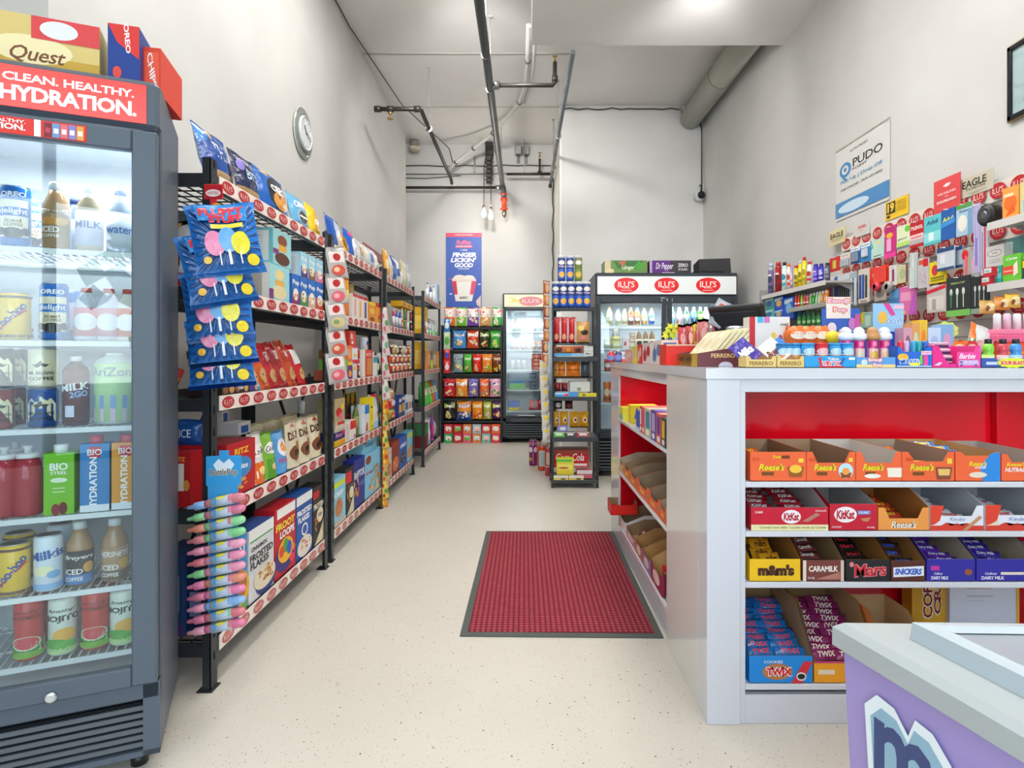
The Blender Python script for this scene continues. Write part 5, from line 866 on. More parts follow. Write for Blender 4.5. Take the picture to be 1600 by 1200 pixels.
# baby-bottle candy strip
Yb_ = 2.045; t = thing('candy_strip_card', 'blue hanging header card with white and yellow lettering', 'display card', (PX(350, Yb_), Yb_, 0), R(12))
a = G(); z0, z1 = PZ(758, Yb_), PZ(712, Yb_); a.box(-.055, -.002, z0, .055, 0, z1, ('2E9ADA', 'card')); a.box(-.015, -.002, z1, .015, 0, z1+.018, ('2E9ADA', 'card')); deco(a, [P([(.2, .7), (.35, .9), (.5, .75), (.65, .9), (.8, .7), (.7, .5), (.3, .5)], 'DCE8F4'), T('BottlePop', .5, .42, .8, .3, 'F0E04A', bold=.12), T('BottlePop', .5, .42, .78, .27, '2A4A9A', bold=.02)], flat(-.055, .055, z0, z1, -.002)); a.build('header', t)
a = G(); a.box(-.05, -.001, PZ(968, Yb_), .045, 0, z0, ('3A9AD8', 'card')); a.build('backing_card', t)
BC = ['8AB4E4', '92D49A', 'E4907A', 'D8848E', 'E894B0', 'DE7A84', '8AD292', 'E884AC', 'D67A98', 'E89AB4', 'DE7A9C', 'ECA4BC']
cnm = ['blue', 'green', 'orange red', 'crimson', 'rose', 'red', 'bright green', 'hot pink', 'magenta', 'soft pink', 'deep pink', 'pale pink']
for k in range(12):
    zc = PZ(768+k*17.6, Yb_); o = Bottle('bottle_candy', f'{cnm[k]} bottle-shaped candy lying across the hanging strip' , 'candy', .0165, .172, BC[(k*5+3) % 12], 'B8C8DC', BC[k], [E(.5, .5, .3, .3, 'F0E04A'), T('Pop', .5, .5, .5, .2, '2A4A9A', bold=.06, rot=PI/2), Q(0, .0, 1, .14, BC[(k+3) % 12]), Q(0, .7, 1, .8, '3AA0E0')], prof=[(.3, 0), (.7, .03), (.9, .1), (1, .2), (1, .62), (.85, .7), (.8, .78)], lz=(.24, .66), capr=.8, seg=14)
    c = G(); c.lathe([(.012, .16), (.0075, .18), (.006, .196), (.0, .2)], (BC[k], 'clear' if 0 else 'gloss'), 12); c.build('teat', o)
    o.rotation_euler = Euler((R(90), R(-76), R(0)), 'XYZ'); o.matrix_world = Matrix.Translation((PX(388, Yb_), Yb_-.022, zc-.010)) @ Matrix.Rotation(R(-102), 4, 'Y') @ Matrix.Rotation(R(90), 4, 'Z')
# clear bakery packs on the second rack's near post, patterned packs on the third
def packs(n, px0, px1, y0, y1, Y, cols, desc, w=.09, texts=True):
    for k in range(n):
        py = y0+(y1-y0)*k/n; h = (y1-y0)/n*Y/948*1.2; l = desc(k)
        o = Bag('hanging_pack', l, 'snack pack', w, h, .018, cols[k % len(cols)][0], [Q(.1, .5, .9, .84, 'E8DCD8'), E(.5, .68, .2, .12, 'B5242B'), E(.5, .26, .36, .17, cols[k % len(cols)][1]), E(.4, .28, .16, .08, cols[k % len(cols)][2])] if texts else [E(.3, .7, .2, .1, cols[k % len(cols)][1]), E(.65, .4, .25, .12, cols[k % len(cols)][2]), E(.3, .2, .15, .1, cols[k % len(cols)][1])], seed=k, nu=5, nv=7, cr=.04)
        X = PX((px0+px1)/2, Y); o.location = (X, Y-.01-.004*(k % 3), PZ(py, Y)-h); o.rotation_euler = Euler((R(-3), R(-9), R(50)), 'XYZ')
od = ['topmost', 'second', 'third', 'fourth', 'fifth', 'sixth', 'seventh', 'eighth']
packs(5, 512, 553, 386, 590, 3.33, [('B8B4B0', 'D8584A', 'F0C8A8'), ('BDB8B6', 'E06A7A', 'F0B0B0'), ('B4B4B0', 'D8C890', '8AA86A')], lambda k: f'{od[k]} clear snack pack with red oval label, second rack post', .125)
packs(4, 597, 614, 480, 618, 4.62, [('D8C4C4', 'D86A7A', '6A9A6A'), ('D4CCC8', 'C8788A', '7AA88A')], lambda k: f'{od[k]} pink and white patterned pack hanging on third rack post', .08, False)
packs(7, 597, 612, 616, 800, 4.63, [('E09A2A', 'F0D060', 'C84A2A'), ('C8A86A', 'D8602A', '6A8A3A'), ('E0C85A', 'C83A2A', '5A9A4A')], lambda k: f'{od[k]} orange and yellow pack hanging on third rack post', .075, False)
g = G(); g.box(XL+.002, 6.0, 2.19, XL+.012, 7.45, 2.275, ('9A4238', 'satin')); tag(g.build('wall_board'), 'long reddish brown board fixed along the left wall above the racks', 'board')
# ================= chip bag wall at the back =================
YC = 8.03
t = thing('snack_shelf', 'black snack shelf filled with chip bags against the back wall', 'shelf', (0, 0, 0))
x0, x1 = PX(689, YC), PX(784.6, YC)
for x in (x0, x1-.022):
    a = G(); a.box(x, YC, 0, x+.022, YC+.4, 1.56, ('1E2022', 'satin')); a.build('upright', t)
a = G(); a.box(x0+.02, YC+.39, .0, x1-.02, YC+.4, 1.56, ('A9A8A2', 'satin')); a.build('back_panel', t)
ZR = [1.535, 1.238, .918, .592, .295, .0]
for z in ZR[:5]:
    a = G(); a.box(x0+.02, YC+.005, z-.03, x1-.02, YC+.39, z, ('1A1B1D', 'satin'), .003); a.build('shelf', t)
rows = [
 (0, 480, 510, [(693, 711, 'E8702A', 'F4E8E0', 'D8303A', 'orange'), (712, 728.5, '7AC23A', 'F0F0E0', 'E0406A', 'white and green'), (729, 748, '7A4AA8', 'F0DCC0', 'C8303A', 'purple'), (749, 767, 'E0A060', 'E8C898', 'D83A4A', 'tan and navy'), (768, 785, '3AA84A', 'E8F0D8', 'E04A5A', 'white and dark green')]),
 (1, 513, 545.5, [(706.5, 728, '4A90D0', 'E8B45A', '2A3A5A', 'light blue tortilla'), (729, 748, 'D04A24', 'D8D0C8', 'F4F0E8', 'red orange tortilla'), (749, 765, '2E3A20', 'E8743A', 'C8D83A', 'black and lime tortilla'), (765.5, 785, '3E9A3E', 'B8D84A', '6AC84A', 'all green')]),
 (2, 553, 583, [(708, 723, '8AA0A4', 'E8D84A', 'C8D0D8', 'grey with yellow disc'), (724, 737, '4AB03A', 'B8743A', '6AD04A', 'slim green'), (738, 752, 'D8281E', 'F08A6A', 'E8503A', 'slim red'), (752.5, 769, 'E8862A', '5AB83A', 'F0A03A', 'orange with green centre'), (769.5, 785, '7A3A1E', 'E8D83A', 'D88A3A', 'brown with yellow centre')]),
 (3, 592, 621.5, [(692, 711, 'C8242A', 'F09A7A', '8A1A3A', 'red cheese puff'), (711.5, 730.5, 'E8862A', 'F0B05A', 'F4F0E8', 'orange cheese puff'), (731, 747, '7A68B8', 'D8D06A', '4A4A8A', 'lavender'), (749, 764, 'E86A2A', '7A9A8A', 'E8502A', 'orange with teal picture'), (765, 784, 'E0A0B8', '3A9A4A', '3A2A8A', 'pink and green')]),
 (4, 624, 657.5, [(692, 711.5, '22241E', 'D8C87A', 'A8B83A', 'black popcorn'), (713, 736.5, 'E8902A', 'E8E0D8', '2A5AA8', 'orange and blue party mix'), (737, 754, 'E88A1E', 'E84A3A', 'F0B82A', 'orange to red'), (754.5, 768, 'A8B04A', 'C8A8A0', 'D0E03A', 'lime and grey'), (768.5, 785, '4A1E5A', 'E87A4A', 'E8D04A', 'dark purple')])]
for r, yt, yb, L_ in rows:
    for i, (p0, p1, c, c2_, c3, nm) in enumerate(L_):
        X0, X1 = PX(p0, YC), PX(p1, YC); z = ZR[r]+.001; h = min(PZ(yt, YC)-z, (ZR[r-1]-.034-z) if r else 9)
        it = snack(['Ruffles', 'Doritos', 'Hickory', 'Cheetos', 'Smart'][r], 'F4F0E8' if c != '8AA0A4' else '2A2A2A', c3, c2_, i+r, [c2_, 'F0D8A0'])
        if c in ('E8902A',): it = [Q(0, 0, 1, .45, '1E4A9A')] + it
        if r == 0: it = [Q(.02, .5, .98, .93, 'E4DED4')] + it
        Bag('chip_bag', f'{nm} chip bag, {["topmost", "second", "third", "fourth", "fifth"][r]} row of the back snack shelf', 'chip bag', X1-X0, h, .10, c, it, ((X0+X1)/2, YC+.0, z), 0, seed=i*3+r, nu=7, nv=8)
cols6 = [('C8303A', '2EA05A', 'red', 'green'), ('C01E28', 'C8242E', 'deep red', 'bright red'), ('D8783A', 'D85A70', 'orange and green', 'pink'), ('A8B0B8', 'D8823A', 'silver grey', 'orange and green'), ('C8404A', '7AB8B0', 'rose red', 'teal and white'), ('E8602A', 'D83A4A', 'orange', 'crimson')]
for i, (a1, a2, n1, n2) in enumerate(cols6):
    X0, X1 = PX(693.5+i*14.8, YC), PX(707.5+i*14.8, YC)
    for j, (c, nm) in enumerate(((a2, n2), (a1, n1))):
        Box('snack_carton', f'{nm} snack carton, {["first", "second", "third", "fourth", "fifth", "sixth"][i]} column, {["lower", "upper"][j]} row under the chip bags', 'box', X1-X0-.004, .122, .2, c, [E(.5, .5, .36, .26, ['E8E0D8', 'F0D8D0', '6AB84A', 'D8D8E0', 'F0C8C0', 'F4E0C0'][(i+j) % 6]), T('Nuts', .5, .72, .6, .2, 'F4F0EA', bold=.06)] + flakes(.5, .3, .3, .15, ['C88A4A', '8A3A3A'], 4, i, .4), loc=((X0+X1)/2, YC, .001+.124*j))
for k, (ya, yb, c, c2_, nm) in enumerate(((498, 519, '3A7AB8', 'D8E0E0', 'blue'), (519, 546, 'B8C8A8', '4AA03A', 'pale green'), (546, 564, 'C8202A', '3A4AB0', 'red and blue'), (564, 583, 'D8202A', 'E8D0D0', 'bright red'))):
    o = Bag('hanging_pack', f'{nm} snack pack hanging at the left end of the back snack shelf', 'snack pack', .085, (yb-ya)/118, .03, c, [E(.5, .5, .35, .25, c2_)], (PX(698.5, 7.98), 7.97, PZ(yb, 7.98)), R(8), seed=k, nu=5, nv=6)
# ================= posters on the back wall =================
YP = 8.61
x0, x1, z0, z1 = PX(697, YP), PX(752.5, YP), PZ(480, YP), PZ(364, YP)
g = G(); g.box(x0, YP-.004, z0, x1, YP+.008, z1, ('2E55B0', 'satin'))
it = [Q(0, .945, 1, 1, 'DC3A5C'), T('WHERE FLAVOURS MEET', .5, .973, .5, .016, 'F2E4E8'), T('Ruffles', .5, .875, .40, .06, 'E06A84', bold=.1), Q(.26, .80, .74, .835, 'E0567A'), T('DOUBLE CRUNCH', .5, .817, .42, .018, 'F2E4E8'), T('11 HERBS', .5, .768, .2, .02, 'F2F2F6'), T('FINGER', .52, .705, .68, .062, 'F2F2F6', bold=.12, shear=.15), T("LICKIN'", .49, .635, .72, .062, 'F2F2F6', bold=.12, shear=.15), T('GOOD', .5, .565, .52, .062, 'F2F2F6', bold=.12, shear=.15), T('FLAVOUR', .5, .517, .3, .02, 'F2F2F6'),
      P([(.17, .37), (.27, .08), (.73, .08), (.85, .37)], 'E8E4DC'), E(.5, .375, .34, .04, 'E0CFC4'), E(.38, .4, .16, .035, 'E8D8CC'), E(.64, .4, .16, .03, 'EADCD4'), P([(.16, .35), (.24, .17), (.33, .17), (.29, .35)], 'C8243A'), P([(.72, .35), (.67, .17), (.78, .17), (.86, .35)], 'D8406A'), T('KFC', .5, .125, .24, .035, '1E1E22', bold=.1, shear=.2), Q(.08, .37, .12, .39, 'D84A6A'), Q(.9, .30, .97, .315, 'E8E8F0'), Q(.1, .17, .17, .185, 'E8E8F0'), P([(.84, .08), (.98, .16), (.98, .0), (.88, .02)], 'E0C8C0')]
deco(g, it, flat(x0, x1, z0, z1, YP-.004), 'satin', .0008); tag(g.build('wall_poster'), 'tall blue poster with white lettering and red striped bucket on back wall', 'poster')

# ================= slim display tower =================
YT = 5.27
def tx(p, Y=YT): return PX(p, Y)
def tz(p, Y=YT): return PZ(p, Y)
t = thing('display_tower', 'narrow black display tower with snack cans on top in the aisle', 'display shelf', (0, 0, 0))
for x, sg in ((tx(861.5), 1), (tx(935.5), -1)):
    for y in (YT, YT+.33):
        a = G(); a.box(x, y, 0, x+sg*.022, y+.02, 1.60 if sg > 0 else 1.6, ('26292C', 'satin'), .002); a.build('post', t)
a = G(); a.box(tx(929.5), YT+.3, .08, tx(932), YT+.33, 1.1, ('C8C8C4', 'satin')); a.build('side_strip', t)
TS = [1.567, 1.256, 1.142, .795, .445, .073]
for z, th, m in ((TS[0], .022, 0), (TS[1], .012, 0), (TS[2], .04, 1), (.962, .008, 0), (TS[3], .035, 1), (TS[4], .04, 1), (TS[5], .03, 1)):
    a = G()
    if m: a.box(tx(862), YT-.01, z-th, tx(935), YT+.35, z, ('383C40', 'satin'), .003)
    else:
        for k in range(10): a.box(tx(862), YT+.034*k, z-.006, tx(935), YT+.034*k+.005, z, ('3A3C3E', 'satin'))
        a.box(tx(862), YT-.004, z-th, tx(935), YT, z, ('2A2C2E', 'satin'))
    a.build('shelf', t)
pr = [Q(.1, .06, .9, .5, '3A68C8'), E(.5, .26, .24, .13, 'E8B04A'), E(.5, .8, .26, .1, 'E8E4DC'), T('Chips', .5, .62, .5, .1, 'E8D0D8', bold=.08)]
for k in range(5): Can('chip_can', ['leftmost', 'second', 'middle', 'fourth', 'rightmost'][k] + ' blue chip can in the lower row on the display tower', 'can', .034, .222, '22428E', pr, (tx(868.5+k*12.3), YT+.05, TS[0]+.001), 0, kind='gloss', seg=16, cap='D8DCE4')
for k, (px, c, nm) in enumerate(((878, '22428E', 'left blue'), (891.5, '2A4A98', 'middle blue'), (904.5, '6A7A38', 'green'))): Can('chip_can', f'{nm} chip can in the upper row on the display tower', 'can', .034, .215, c, pr if k < 2 else [Q(.1, .06, .9, .5, '7E8E42'), E(.5, .26, .24, .13, 'D8B84A'), E(.5, .8, .26, .1, 'E8E4DC')], (tx(px), YT+.06, TS[0]+.237), 0, seg=16, cap='D8DCE4')
Can('chip_can', 'green chip can standing behind the blue cans on the display tower', 'can', .034, .215, '7A8A48', (), (tx(871), YT+.22, TS[0]+.001), 0, seg=14, cap='D8DCE4')
def twb(p0, p1, ya, yb, col, it, desc, name='snack_bag', cat='snack bag', d=.06, dy=.02, **kw):
    return Bag(name, desc, cat, tx(p1)-tx(p0), tz(ya)-tz(yb), d, col, it, ((tx(p0)+tx(p1))/2, YT+dy, tz(yb)), 0, nu=5, nv=7, **kw)
def twx(p0, p1, ya, yb, col, it, desc, name='snack_box', cat='box', d=.15, dy=.01, **kw): return Box(name, desc, cat, tx(p1)-tx(p0), tz(ya)-tz(yb), d, col, it, loc=((tx(p0)+tx(p1))/2, YT+dy, tz(yb)+.0005), **kw)
for k, p0 in enumerate((865, 877, 889)): twb(p0, p0+11.5, 495, 536.5, 'C8202A', [Q(.82, .05, .98, .95, 'E8D8D8'), E(.4, .25, .28, .12, 'F0B08A')], ['left', 'middle', 'right'][k] + ' red snack bag of three on the display tower', seed=k)
twb(901.5, 922, 502, 536.5, 'C8924A', [E(.3, .7, .25, .12, 'E8D070'), E(.6, .5, .3, .12, '3A2A22'), E(.5, .25, .35, .12, 'D88A80')], 'brown and pink mixed snack bag on the display tower', seed=7)
twx(866, 912, 552, 556.6, '5AA8D8', [Q(.6, 0, 1, 1, '9AC0D8')], 'shallow blue tray on the display tower', 'tray', 'tray')
for k in range(3): twb(866+k*15, 881+k*15, 541, 551.8, ['C86A3A', 'E8702A', 'C8582A'][k], [E(.5, .5, .3, .3, ['3A2A2A', 'E89A4A', '4A2A22'][k])], ['left', 'middle', 'right'][k] + ' orange candy pouch lying in the blue tray', 'candy_pouch', 'candy', seed=k, d=.05)
twx(912.5, 927, 541, 556.6, 'D8D8D4', [Q(0, .5, 1, .55, 'A8A8A4'), T('Mints', .5, .25, .6, .2, '5A5A5A')], 'pale grey box with printed lid on the display tower')
for k, (p0, p1, c) in enumerate(((866, 872, 'C8862A'), (872, 884, 'E0862A'), (885, 908, 'E07A1E'))): twb(p0, p1, 565, 590, c, [Q(.05, .45, .95, .52, '8A4A1E')], ['slim', 'medium', 'wide'][k] + ' orange roll pack on the wire shelf of the tower', 'snack_roll', seed=k, d=.08)
twb(908, 922, 565, 590, '3A4450', [], 'dark grey pack on the wire shelf of the tower', seed=5)
for k in range(2): twb(866+k*11, 877+k*11, 598, 612, '7A1E24', [P([(.2, .1), (.8, .5), (.5, .9)], 'C8303A'), E(.3, .3, .2, .2, '2A2426')], ['left', 'right'][k] + ' dark red foil pack on the tower', seed=k+3)
twx(891, 923, 597, 612.5, 'D4D6D2', [Q(.35, .1, .55, .4, '8A9A7A')], 'upright pale grey card box on the tower', dy=.05)
twx(867, 903, 613, 620, '4A98D8', [Q(.0, .5, .6, .9, 'B8D8E8'), E(.5, .4, .1, .3, 'D84A5A')], 'light blue candy tray on the tower', 'tray', 'tray', d=.04, dy=0)
twx(904, 932, 614.5, 620, 'D8CC3A', [E(.3, .5, .1, .4, '8A8A2A')], 'yellow candy tray on the tower', 'tray', 'tray', d=.04, dy=0)
for k in range(2): twb(867+k*17, 880+k*17, 627.5, 641, '3A2628', [E(.5, .5, .35, .3, 'C8C4C4' if k == 0 else '7A2A30')], ['left', 'right'][k] + ' dark foil pack hanging under the tower shelf', seed=k, dy=.1)
for k, (p0, p1) in enumerate(((865, 875), (876, 889.5), (892, 906.5), (907, 922))): twb(p0, p1, 645, 672 if k < 2 else 671, 'E0A41E', [E(.6, .5, .25, .16, 'F0E0C0'), E(.62, .5, .14, .09, '7A2A1E')], ['leftmost', 'second', 'third', 'rightmost'][k] + ' yellow snack bag on the display tower', seed=k, dy=.1, d=.08)
twx(871, 888, 666, 675, '8A86C0', [E(.5, .5, .3, .3, 'D8D4E8')], 'lavender pack resting on small boxes on the tower', dy=.03, d=.06)
for k, (p0, p1, c, nm) in enumerate(((865, 882, '5AB84A', 'green'), (883.5, 899, '4A4A52', 'charcoal'), (901, 921, 'A84A5A', 'rose'))): twx(p0, p1, 675.5, 683, c, [Q(.2, .35, .8, .75, 'E8E4E0'), Q(0, .85, 1, 1, 'D8D8D4')], f'small {nm} gum box on the display tower', 'gum_box', d=.07, dy=-.002)
twx(864, 921.5, 705, 733, '9A3A2A', [Q(0, 0, 1, .75, 'BE1E28'), T('Coca-Cola', .48, .58, .78, .42, 'F0E6E2', bold=.02, shear=.3), Q(.55, .08, .95, .22, 'E8D8D8')], 'red cola carton with white script on the tower', 'drink_carton', d=.2, dy=.08, )
twx(870, 897, 716, 743, 'D8C83A', [Q(.0, .75, .9, .9, '5AB84A'), Q(.1, .3, .9, .6, 'E8D86A'), E(.4, .4, .3, .06, 'B8602A')], 'yellow and green box standing before the cola carton', d=.05, dy=.03)
twx(902, 926, 736, 748.5, 'C86070', [Q(0, .55, 1, 1, 'D8D0D4')], 'pink and white box low on the tower', d=.1, dy=.03)
for k, p0 in enumerate((865, 889)): twx(p0, p0+23, 743, 750, 'D8C060', [Q(0, .5, 1, 1, 'D8D4D8'), Q(.5, .1, .8, .4, '4A3A2A')], ['left', 'right'][k] + ' cream and yellow box on the lowest tower shelf', d=.02, dy=-.005)
# packs hanging beside the tower
for k in range(7): Bag('hanging_pack', f'{od[k]} brown and orange pack hanging at the side of the tower', 'snack pack', .075, .13, .03, ['A85A3A', 'C8703A', '8A4A3A'][k % 3], [E(.5, .5, .3, .3, 'E0B080'), Q(.1, .8, .9, .92, 'C8C0B8')], (tx(855.5-(k > 4)*2, 5.2), 5.2, tz(462+k*18.5, 5.2)), R(38), seed=k, nu=4, nv=6)
for k in range(6): Bag('hanging_pack', f'{od[k]} white and yellow pack hanging low at the side of the tower', 'snack pack', .09, .15, .04, ['C8C4BC', 'D0CCBC', 'C4C4C0'][k % 3], [E(.4, .7, .25, .12, 'E0C03A'), E(.6, .3, .25, .12, 'B8A89A')], (tx(851.5+k*.9, 5.18), 5.18, tz(590+k*20.5, 5.18)), R(38), seed=k, nu=4, nv=6)
g = G(); g.box(.185, 5.222, .48, .24, 5.228, 1.70, ('C8C4BC', 'clear')); g.box(.225, 5.225, 1.45, .25, YT+.01, 1.46, ('3A3C3E', 'satin')); tag(g.build('hanging_strip'), 'clear plastic strip holding hanging packs at the side of the tower', 'strip')
# tall drink cans on the floor by the tower
for px, yb, yt, r, c, it, nm in ((833, 728, 688, .042, '7A1E5A', [Q(0, .86, 1, 1, 'D8A8B8'), E(.3, .66, .14, .12, 'E8D8E0'), E(.7, .66, .14, .12, 'E8D8E0'), Q(.47, .05, .53, .7, 'B86AA8'), E(.3, .25, .12, .08, 'C8883A')], 'tall purple drink can standing on the floor beside the tower'), (847.5, 736, 697, .046, 'C8401E', [Q(.28, .16, .72, .86, 'C8D4D0'), Q(.33, .2, .67, .8, 'A8B8B8'), Q(0, 0, 1, .1, 'E04A1E')], 'tall orange drink can with pale panel on the floor'), (838, 722, 690, .042, 'B88A8A', (), 'pinkish drink can behind the purple one on the floor'), (851, 726, 688, .042, 'B8907A', (), 'tan drink can behind the orange one on the floor'), (857.5, 744, 700, .036, 'B83A4A', [Q(.3, .4, .7, .9, 'E0C0A0'), Q(0, .3, 1, .36, 'D8D0C8')], 'slim red and gold drink can nearest the tower leg')):
    Y = H*948/(yb-557); Can('drink_can', nm, 'can', r*1.0, (yb-yt)*Y/948, c, it, (PX(px, Y), Y+r, 0.0005), 0, seg=18, lid='D8C8C8')

# ================= goods in and on the big fridge =================
YF = 5.92
def fzz(p, Y=YF): return PZ(p, Y)
bf = [(952, 'D8D2A0', 'C8C090', 'cream', .028, .175), (965.5, 'C8C6A0', 'B8B890', 'pale olive', .026, .16), (976, 'D0D0B0', 'C8A860', 'pale yellow', .025, .16), (985.5, 'B85A2E', '7A3A1E', 'red brown', .028, .17), (995.5, 'C89A4A', '8A4A1E', 'amber', .028, .17), (1006.5, 'A0A890', 'E8A03A', 'blue and orange', .028, .165), (1018, '8AAAD0', '3A6AB8', 'blue and white', .028, .165)]
for px, c, l, nm, r, h in bf: Bottle('drink_bottle', f'{nm} drink bottle on the upper left shelf of the two-door fridge', 'bottle', r, h, c, l, ['D8D4C8', 'C86A3A', '3A5AA8'][int(px) % 3], [E(.5, .5, .3, .2, 'E8E4D8')], (PX(px, YF), YF, 1.449), 0, seg=14)
for px, c, l, nm in ((1050, '7AB0D8', '9AC8E8', 'light blue'), (1061.5, 'C8909A', 'D8B0B8', 'pink'), (1072.5, '4A6A5A', '8AA09A', 'dark green'), (1084, '6AA0B8', '3A6A98', 'teal'), (1094, '4A7A3A', '8AC84A', 'bright green'), (1103, 'A8B8B0', 'C8D0C8', 'clear')): Bottle('drink_bottle', f'{nm} drink bottle on the upper right shelf of the two-door fridge', 'bottle', .029, .175, c, l, 'C8D0D8', [T('V', .5, .5, .3, .5, 'E0E8E0')], (PX(px, YF), YF, 1.449), 0, seg=14)
for px, dz, c, r, h, nm in ((949, 0, 'C8CCB4', .034, .09, 'pale tub at the left end'), (962.5, 0, 'D8D078', .045, .07, 'yellow tub at the bottom of the stack'), (962.5, .074, 'E0D040', .046, .04, 'bright yellow tub in the middle of the stack'), (962.5, .118, 'D0D4CC', .036, .07, 'white tub on top of the stack'), (988, 0, 'E0B890', .03, .05, 'peach cup at the bottom of the stack'), (988, .054, 'E89A6A', .03, .05, 'orange cup in the middle of the stack'), (988, .108, 'E8A878', .028, .045, 'light orange cup on top of the stack')): Can('food_tub', nm + ', second shelf of the two-door fridge', 'tub', r, h, c, [Q(.3, .3, .7, .7, 'F0EED8')], (PX(px, YF), YF+.01, 1.226+dz), 0, seg=16, cap='D8DCD4')
Box('drink_carton', 'white and red carton on the second shelf of the two-door fridge', 'carton', .045, .1, .045, 'E0D8D4', [P([(.2, .2), (.8, .3), (.7, .7), (.3, .6)], 'C8303A')], loc=(PX(977, YF), YF, 1.226))
for px, nm in ((998.5, 'left'), (1008.5, 'middle'), (1019, 'right')): Bottle('drink_bottle', f'{nm} brown coffee bottle on the second shelf of the two-door fridge', 'bottle', .027, .175, 'A8784A', 'D8C8A8', 'D0D0C8', [E(.5, .5, .3, .3, '3A2A22')], (PX(px, YF), YF, 1.226), 0, seg=14, lz=(.1, .5))
for px, c, nm in ((949, 'C83A3A', 'red'), (957, '8AB0C8', 'blue'), (966, 'E8E0D0', 'white'), (1050, '5A8A4A', 'green'), (1064, 'C89A3A', 'gold'), (1078, '8A3A5A', 'plum'), (1092, '3A5A9A', 'navy')): Can('drink_can', f'{nm} can on the third shelf of the two-door fridge', 'can', .03, .12, c, [E(.5, .5, .3, .2, 'E8E8E0')], (PX(px, YF), YF, 1.001), 0, seg=14)
for k, (px, c) in enumerate(((947.5, 'E0702A'), (956, 'D8602A'))): Can('drink_can', ['orange can nearest the frame, fourth shelf of the two-door fridge', 'orange can half hidden by the counter, fourth shelf of the two-door fridge'][k], 'can', .03, .2, c, [E(.5, .5, .3, .2, 'F0D8B0'), Q(0, .1, 1, .2, '8A2A1E')], (PX(px, YF), YF, .701), 0, seg=14)
Y = 5.85
def topb(p0, p1, ya, yb, col, it, desc, name='drink_carton', **kw): return Box(name, desc, 'carton', PX(p1, Y)-PX(p0, Y), PZ(ya, Y)-1.941, .26, col, it, loc=((PX(p0, Y)+PX(p1, Y))/2, Y, 1.941), **kw)
topb(945, 1011.5, 407, 426, '6A8A4A', [Q(0, 0, .14, 1, 'C8B898'), P([(.3, .4), (.8, .4), (.9, 1), (.2, 1)], '3E6E3A'), T('Ginger', .55, .45, .3, .4, 'D8E8C8', bold=.04), P([(.75, .2), (.95, .6), (.8, 1), (.7, .6)], '4A9A3A'), P([(.3, .9), (.5, 1), (.45, .5)], 'B86A4A'), E(.12, .2, .1, .2, 'D8C8A0')], 'green leafy patterned drink carton on top of the two-door fridge')
topb(1015, 1080, 407, 426, '3A3438', [Q(0, 0, .5, 1, '5A2A7A'), Q(0, 0, .06, 1, 'B89AC8'), T('Dr Pepper', .36, .52, .42, .6, 'E4DCE8', bold=.02, shear=.25), T('ZERO', .80, .65, .24, .26, 'E4E0E4', bold=.04), T('SUGAR', .8, .34, .22, .16, 'E4E0E4'), Q(.3, .05, .6, .12, 'D8D0D8')], 'purple and black drink carton on top of the two-door fridge')
t = thing('speaker_box', 'charcoal wedge-shaped device with a cable on top of the two-door fridge', 'device', (0, 0, 1.941))
a = G(); p = [(PX(1094, Y), 0), (PX(1144, Y), 0), (PX(1142, Y), .155), (PX(1093, Y), .145)]
a.mesh([(x, Y+.02, z) for x, z in p] + [(x, Y+.22, z*.8) for x, z in p], [(0, 1, 2, 3), (7, 6, 5, 4), (0, 4, 5, 1), (1, 5, 6, 2), (2, 6, 7, 3), (3, 7, 4, 0)], ('3E3E40', 'matte')); a.build('body', t)
a = G(); a.tube([(PX(1082, Y), Y, .01), (PX(1088, Y), Y-.01, .03), (PX(1098, Y), Y-.01, .03), (PX(1112, Y), Y-.015, .012), (PX(1124, Y), Y-.01, .03), (PX(1132, Y), Y, .01)], .005, ('1A1A1A', 'plastic'), 6); a.box(PX(1108, Y), Y-.02, .0, PX(1124, Y), Y, .025, ('1C1C1E', 'plastic'), .004); a.build('cable', t)
# ================= goods in the far fridge =================
YG = 8.2
def gz(i): return [1.49, 1.235, .965, .70, .42][i]+.001
for k in range(7): Can('drink_can', ['first', 'second', 'third', 'fourth', 'fifth', 'sixth', 'seventh'][k] + ' pinkish can from the left, second shelf of the slim far fridge', 'can', .03, .12, ['C8A8A8', 'D8B8B0', 'C8988A', 'D0B8B8', 'C8B0A0', 'D8A898', 'E08A5A'][k], [E(.5, .5, .3, .2, 'E8E0E0')], (PX(801+k*8.4, YG), YG, gz(1)), 0, seg=12)
for k in range(7): Bottle('drink_bottle', ['first', 'second', 'third', 'fourth', 'fifth', 'sixth', 'seventh'][k] + ' pale bottle from the left, top shelf of the slim far fridge', 'bottle', .028, .16, 'B8C0BC', 'D0D4D0', 'C8C8C4', (), (PX(801+k*8.4, YG), YG, gz(0)), 0, seg=12)
for j in range(4): Box('food_carton', ['bottom', 'lower', 'upper', 'top'][j] + ' red brown carton of the stack, third shelf of the slim far fridge', 'carton', .13, .052, .2, ['B8402E', 'C84A32', 'A83A2A', 'C8523A'][j], [Q(.2, .3, .8, .6, 'E0A88A')], loc=(PX(838, YG), YG-.02, gz(2)+.054*j))
for k in range(2): Box('food_carton', ['left', 'right'][k] + ' orange carton, third shelf of the slim far fridge', 'carton', .055, .19, .1, 'E0582A', [Q(.2, .2, .8, .8, 'F08A5A')], loc=(PX(848.5+k*7.4, YG), YG-.02, gz(2)))
for k in range(3): Can('drink_can', ['left', 'middle', 'right'][k] + ' pale can, third shelf of the slim far fridge', 'can', .03, .13, ['C8C4C0', 'B8B8B8', 'D0C8C0'][k], (), (PX(801+k*9, YG), YG, gz(2)), 0, seg=12)
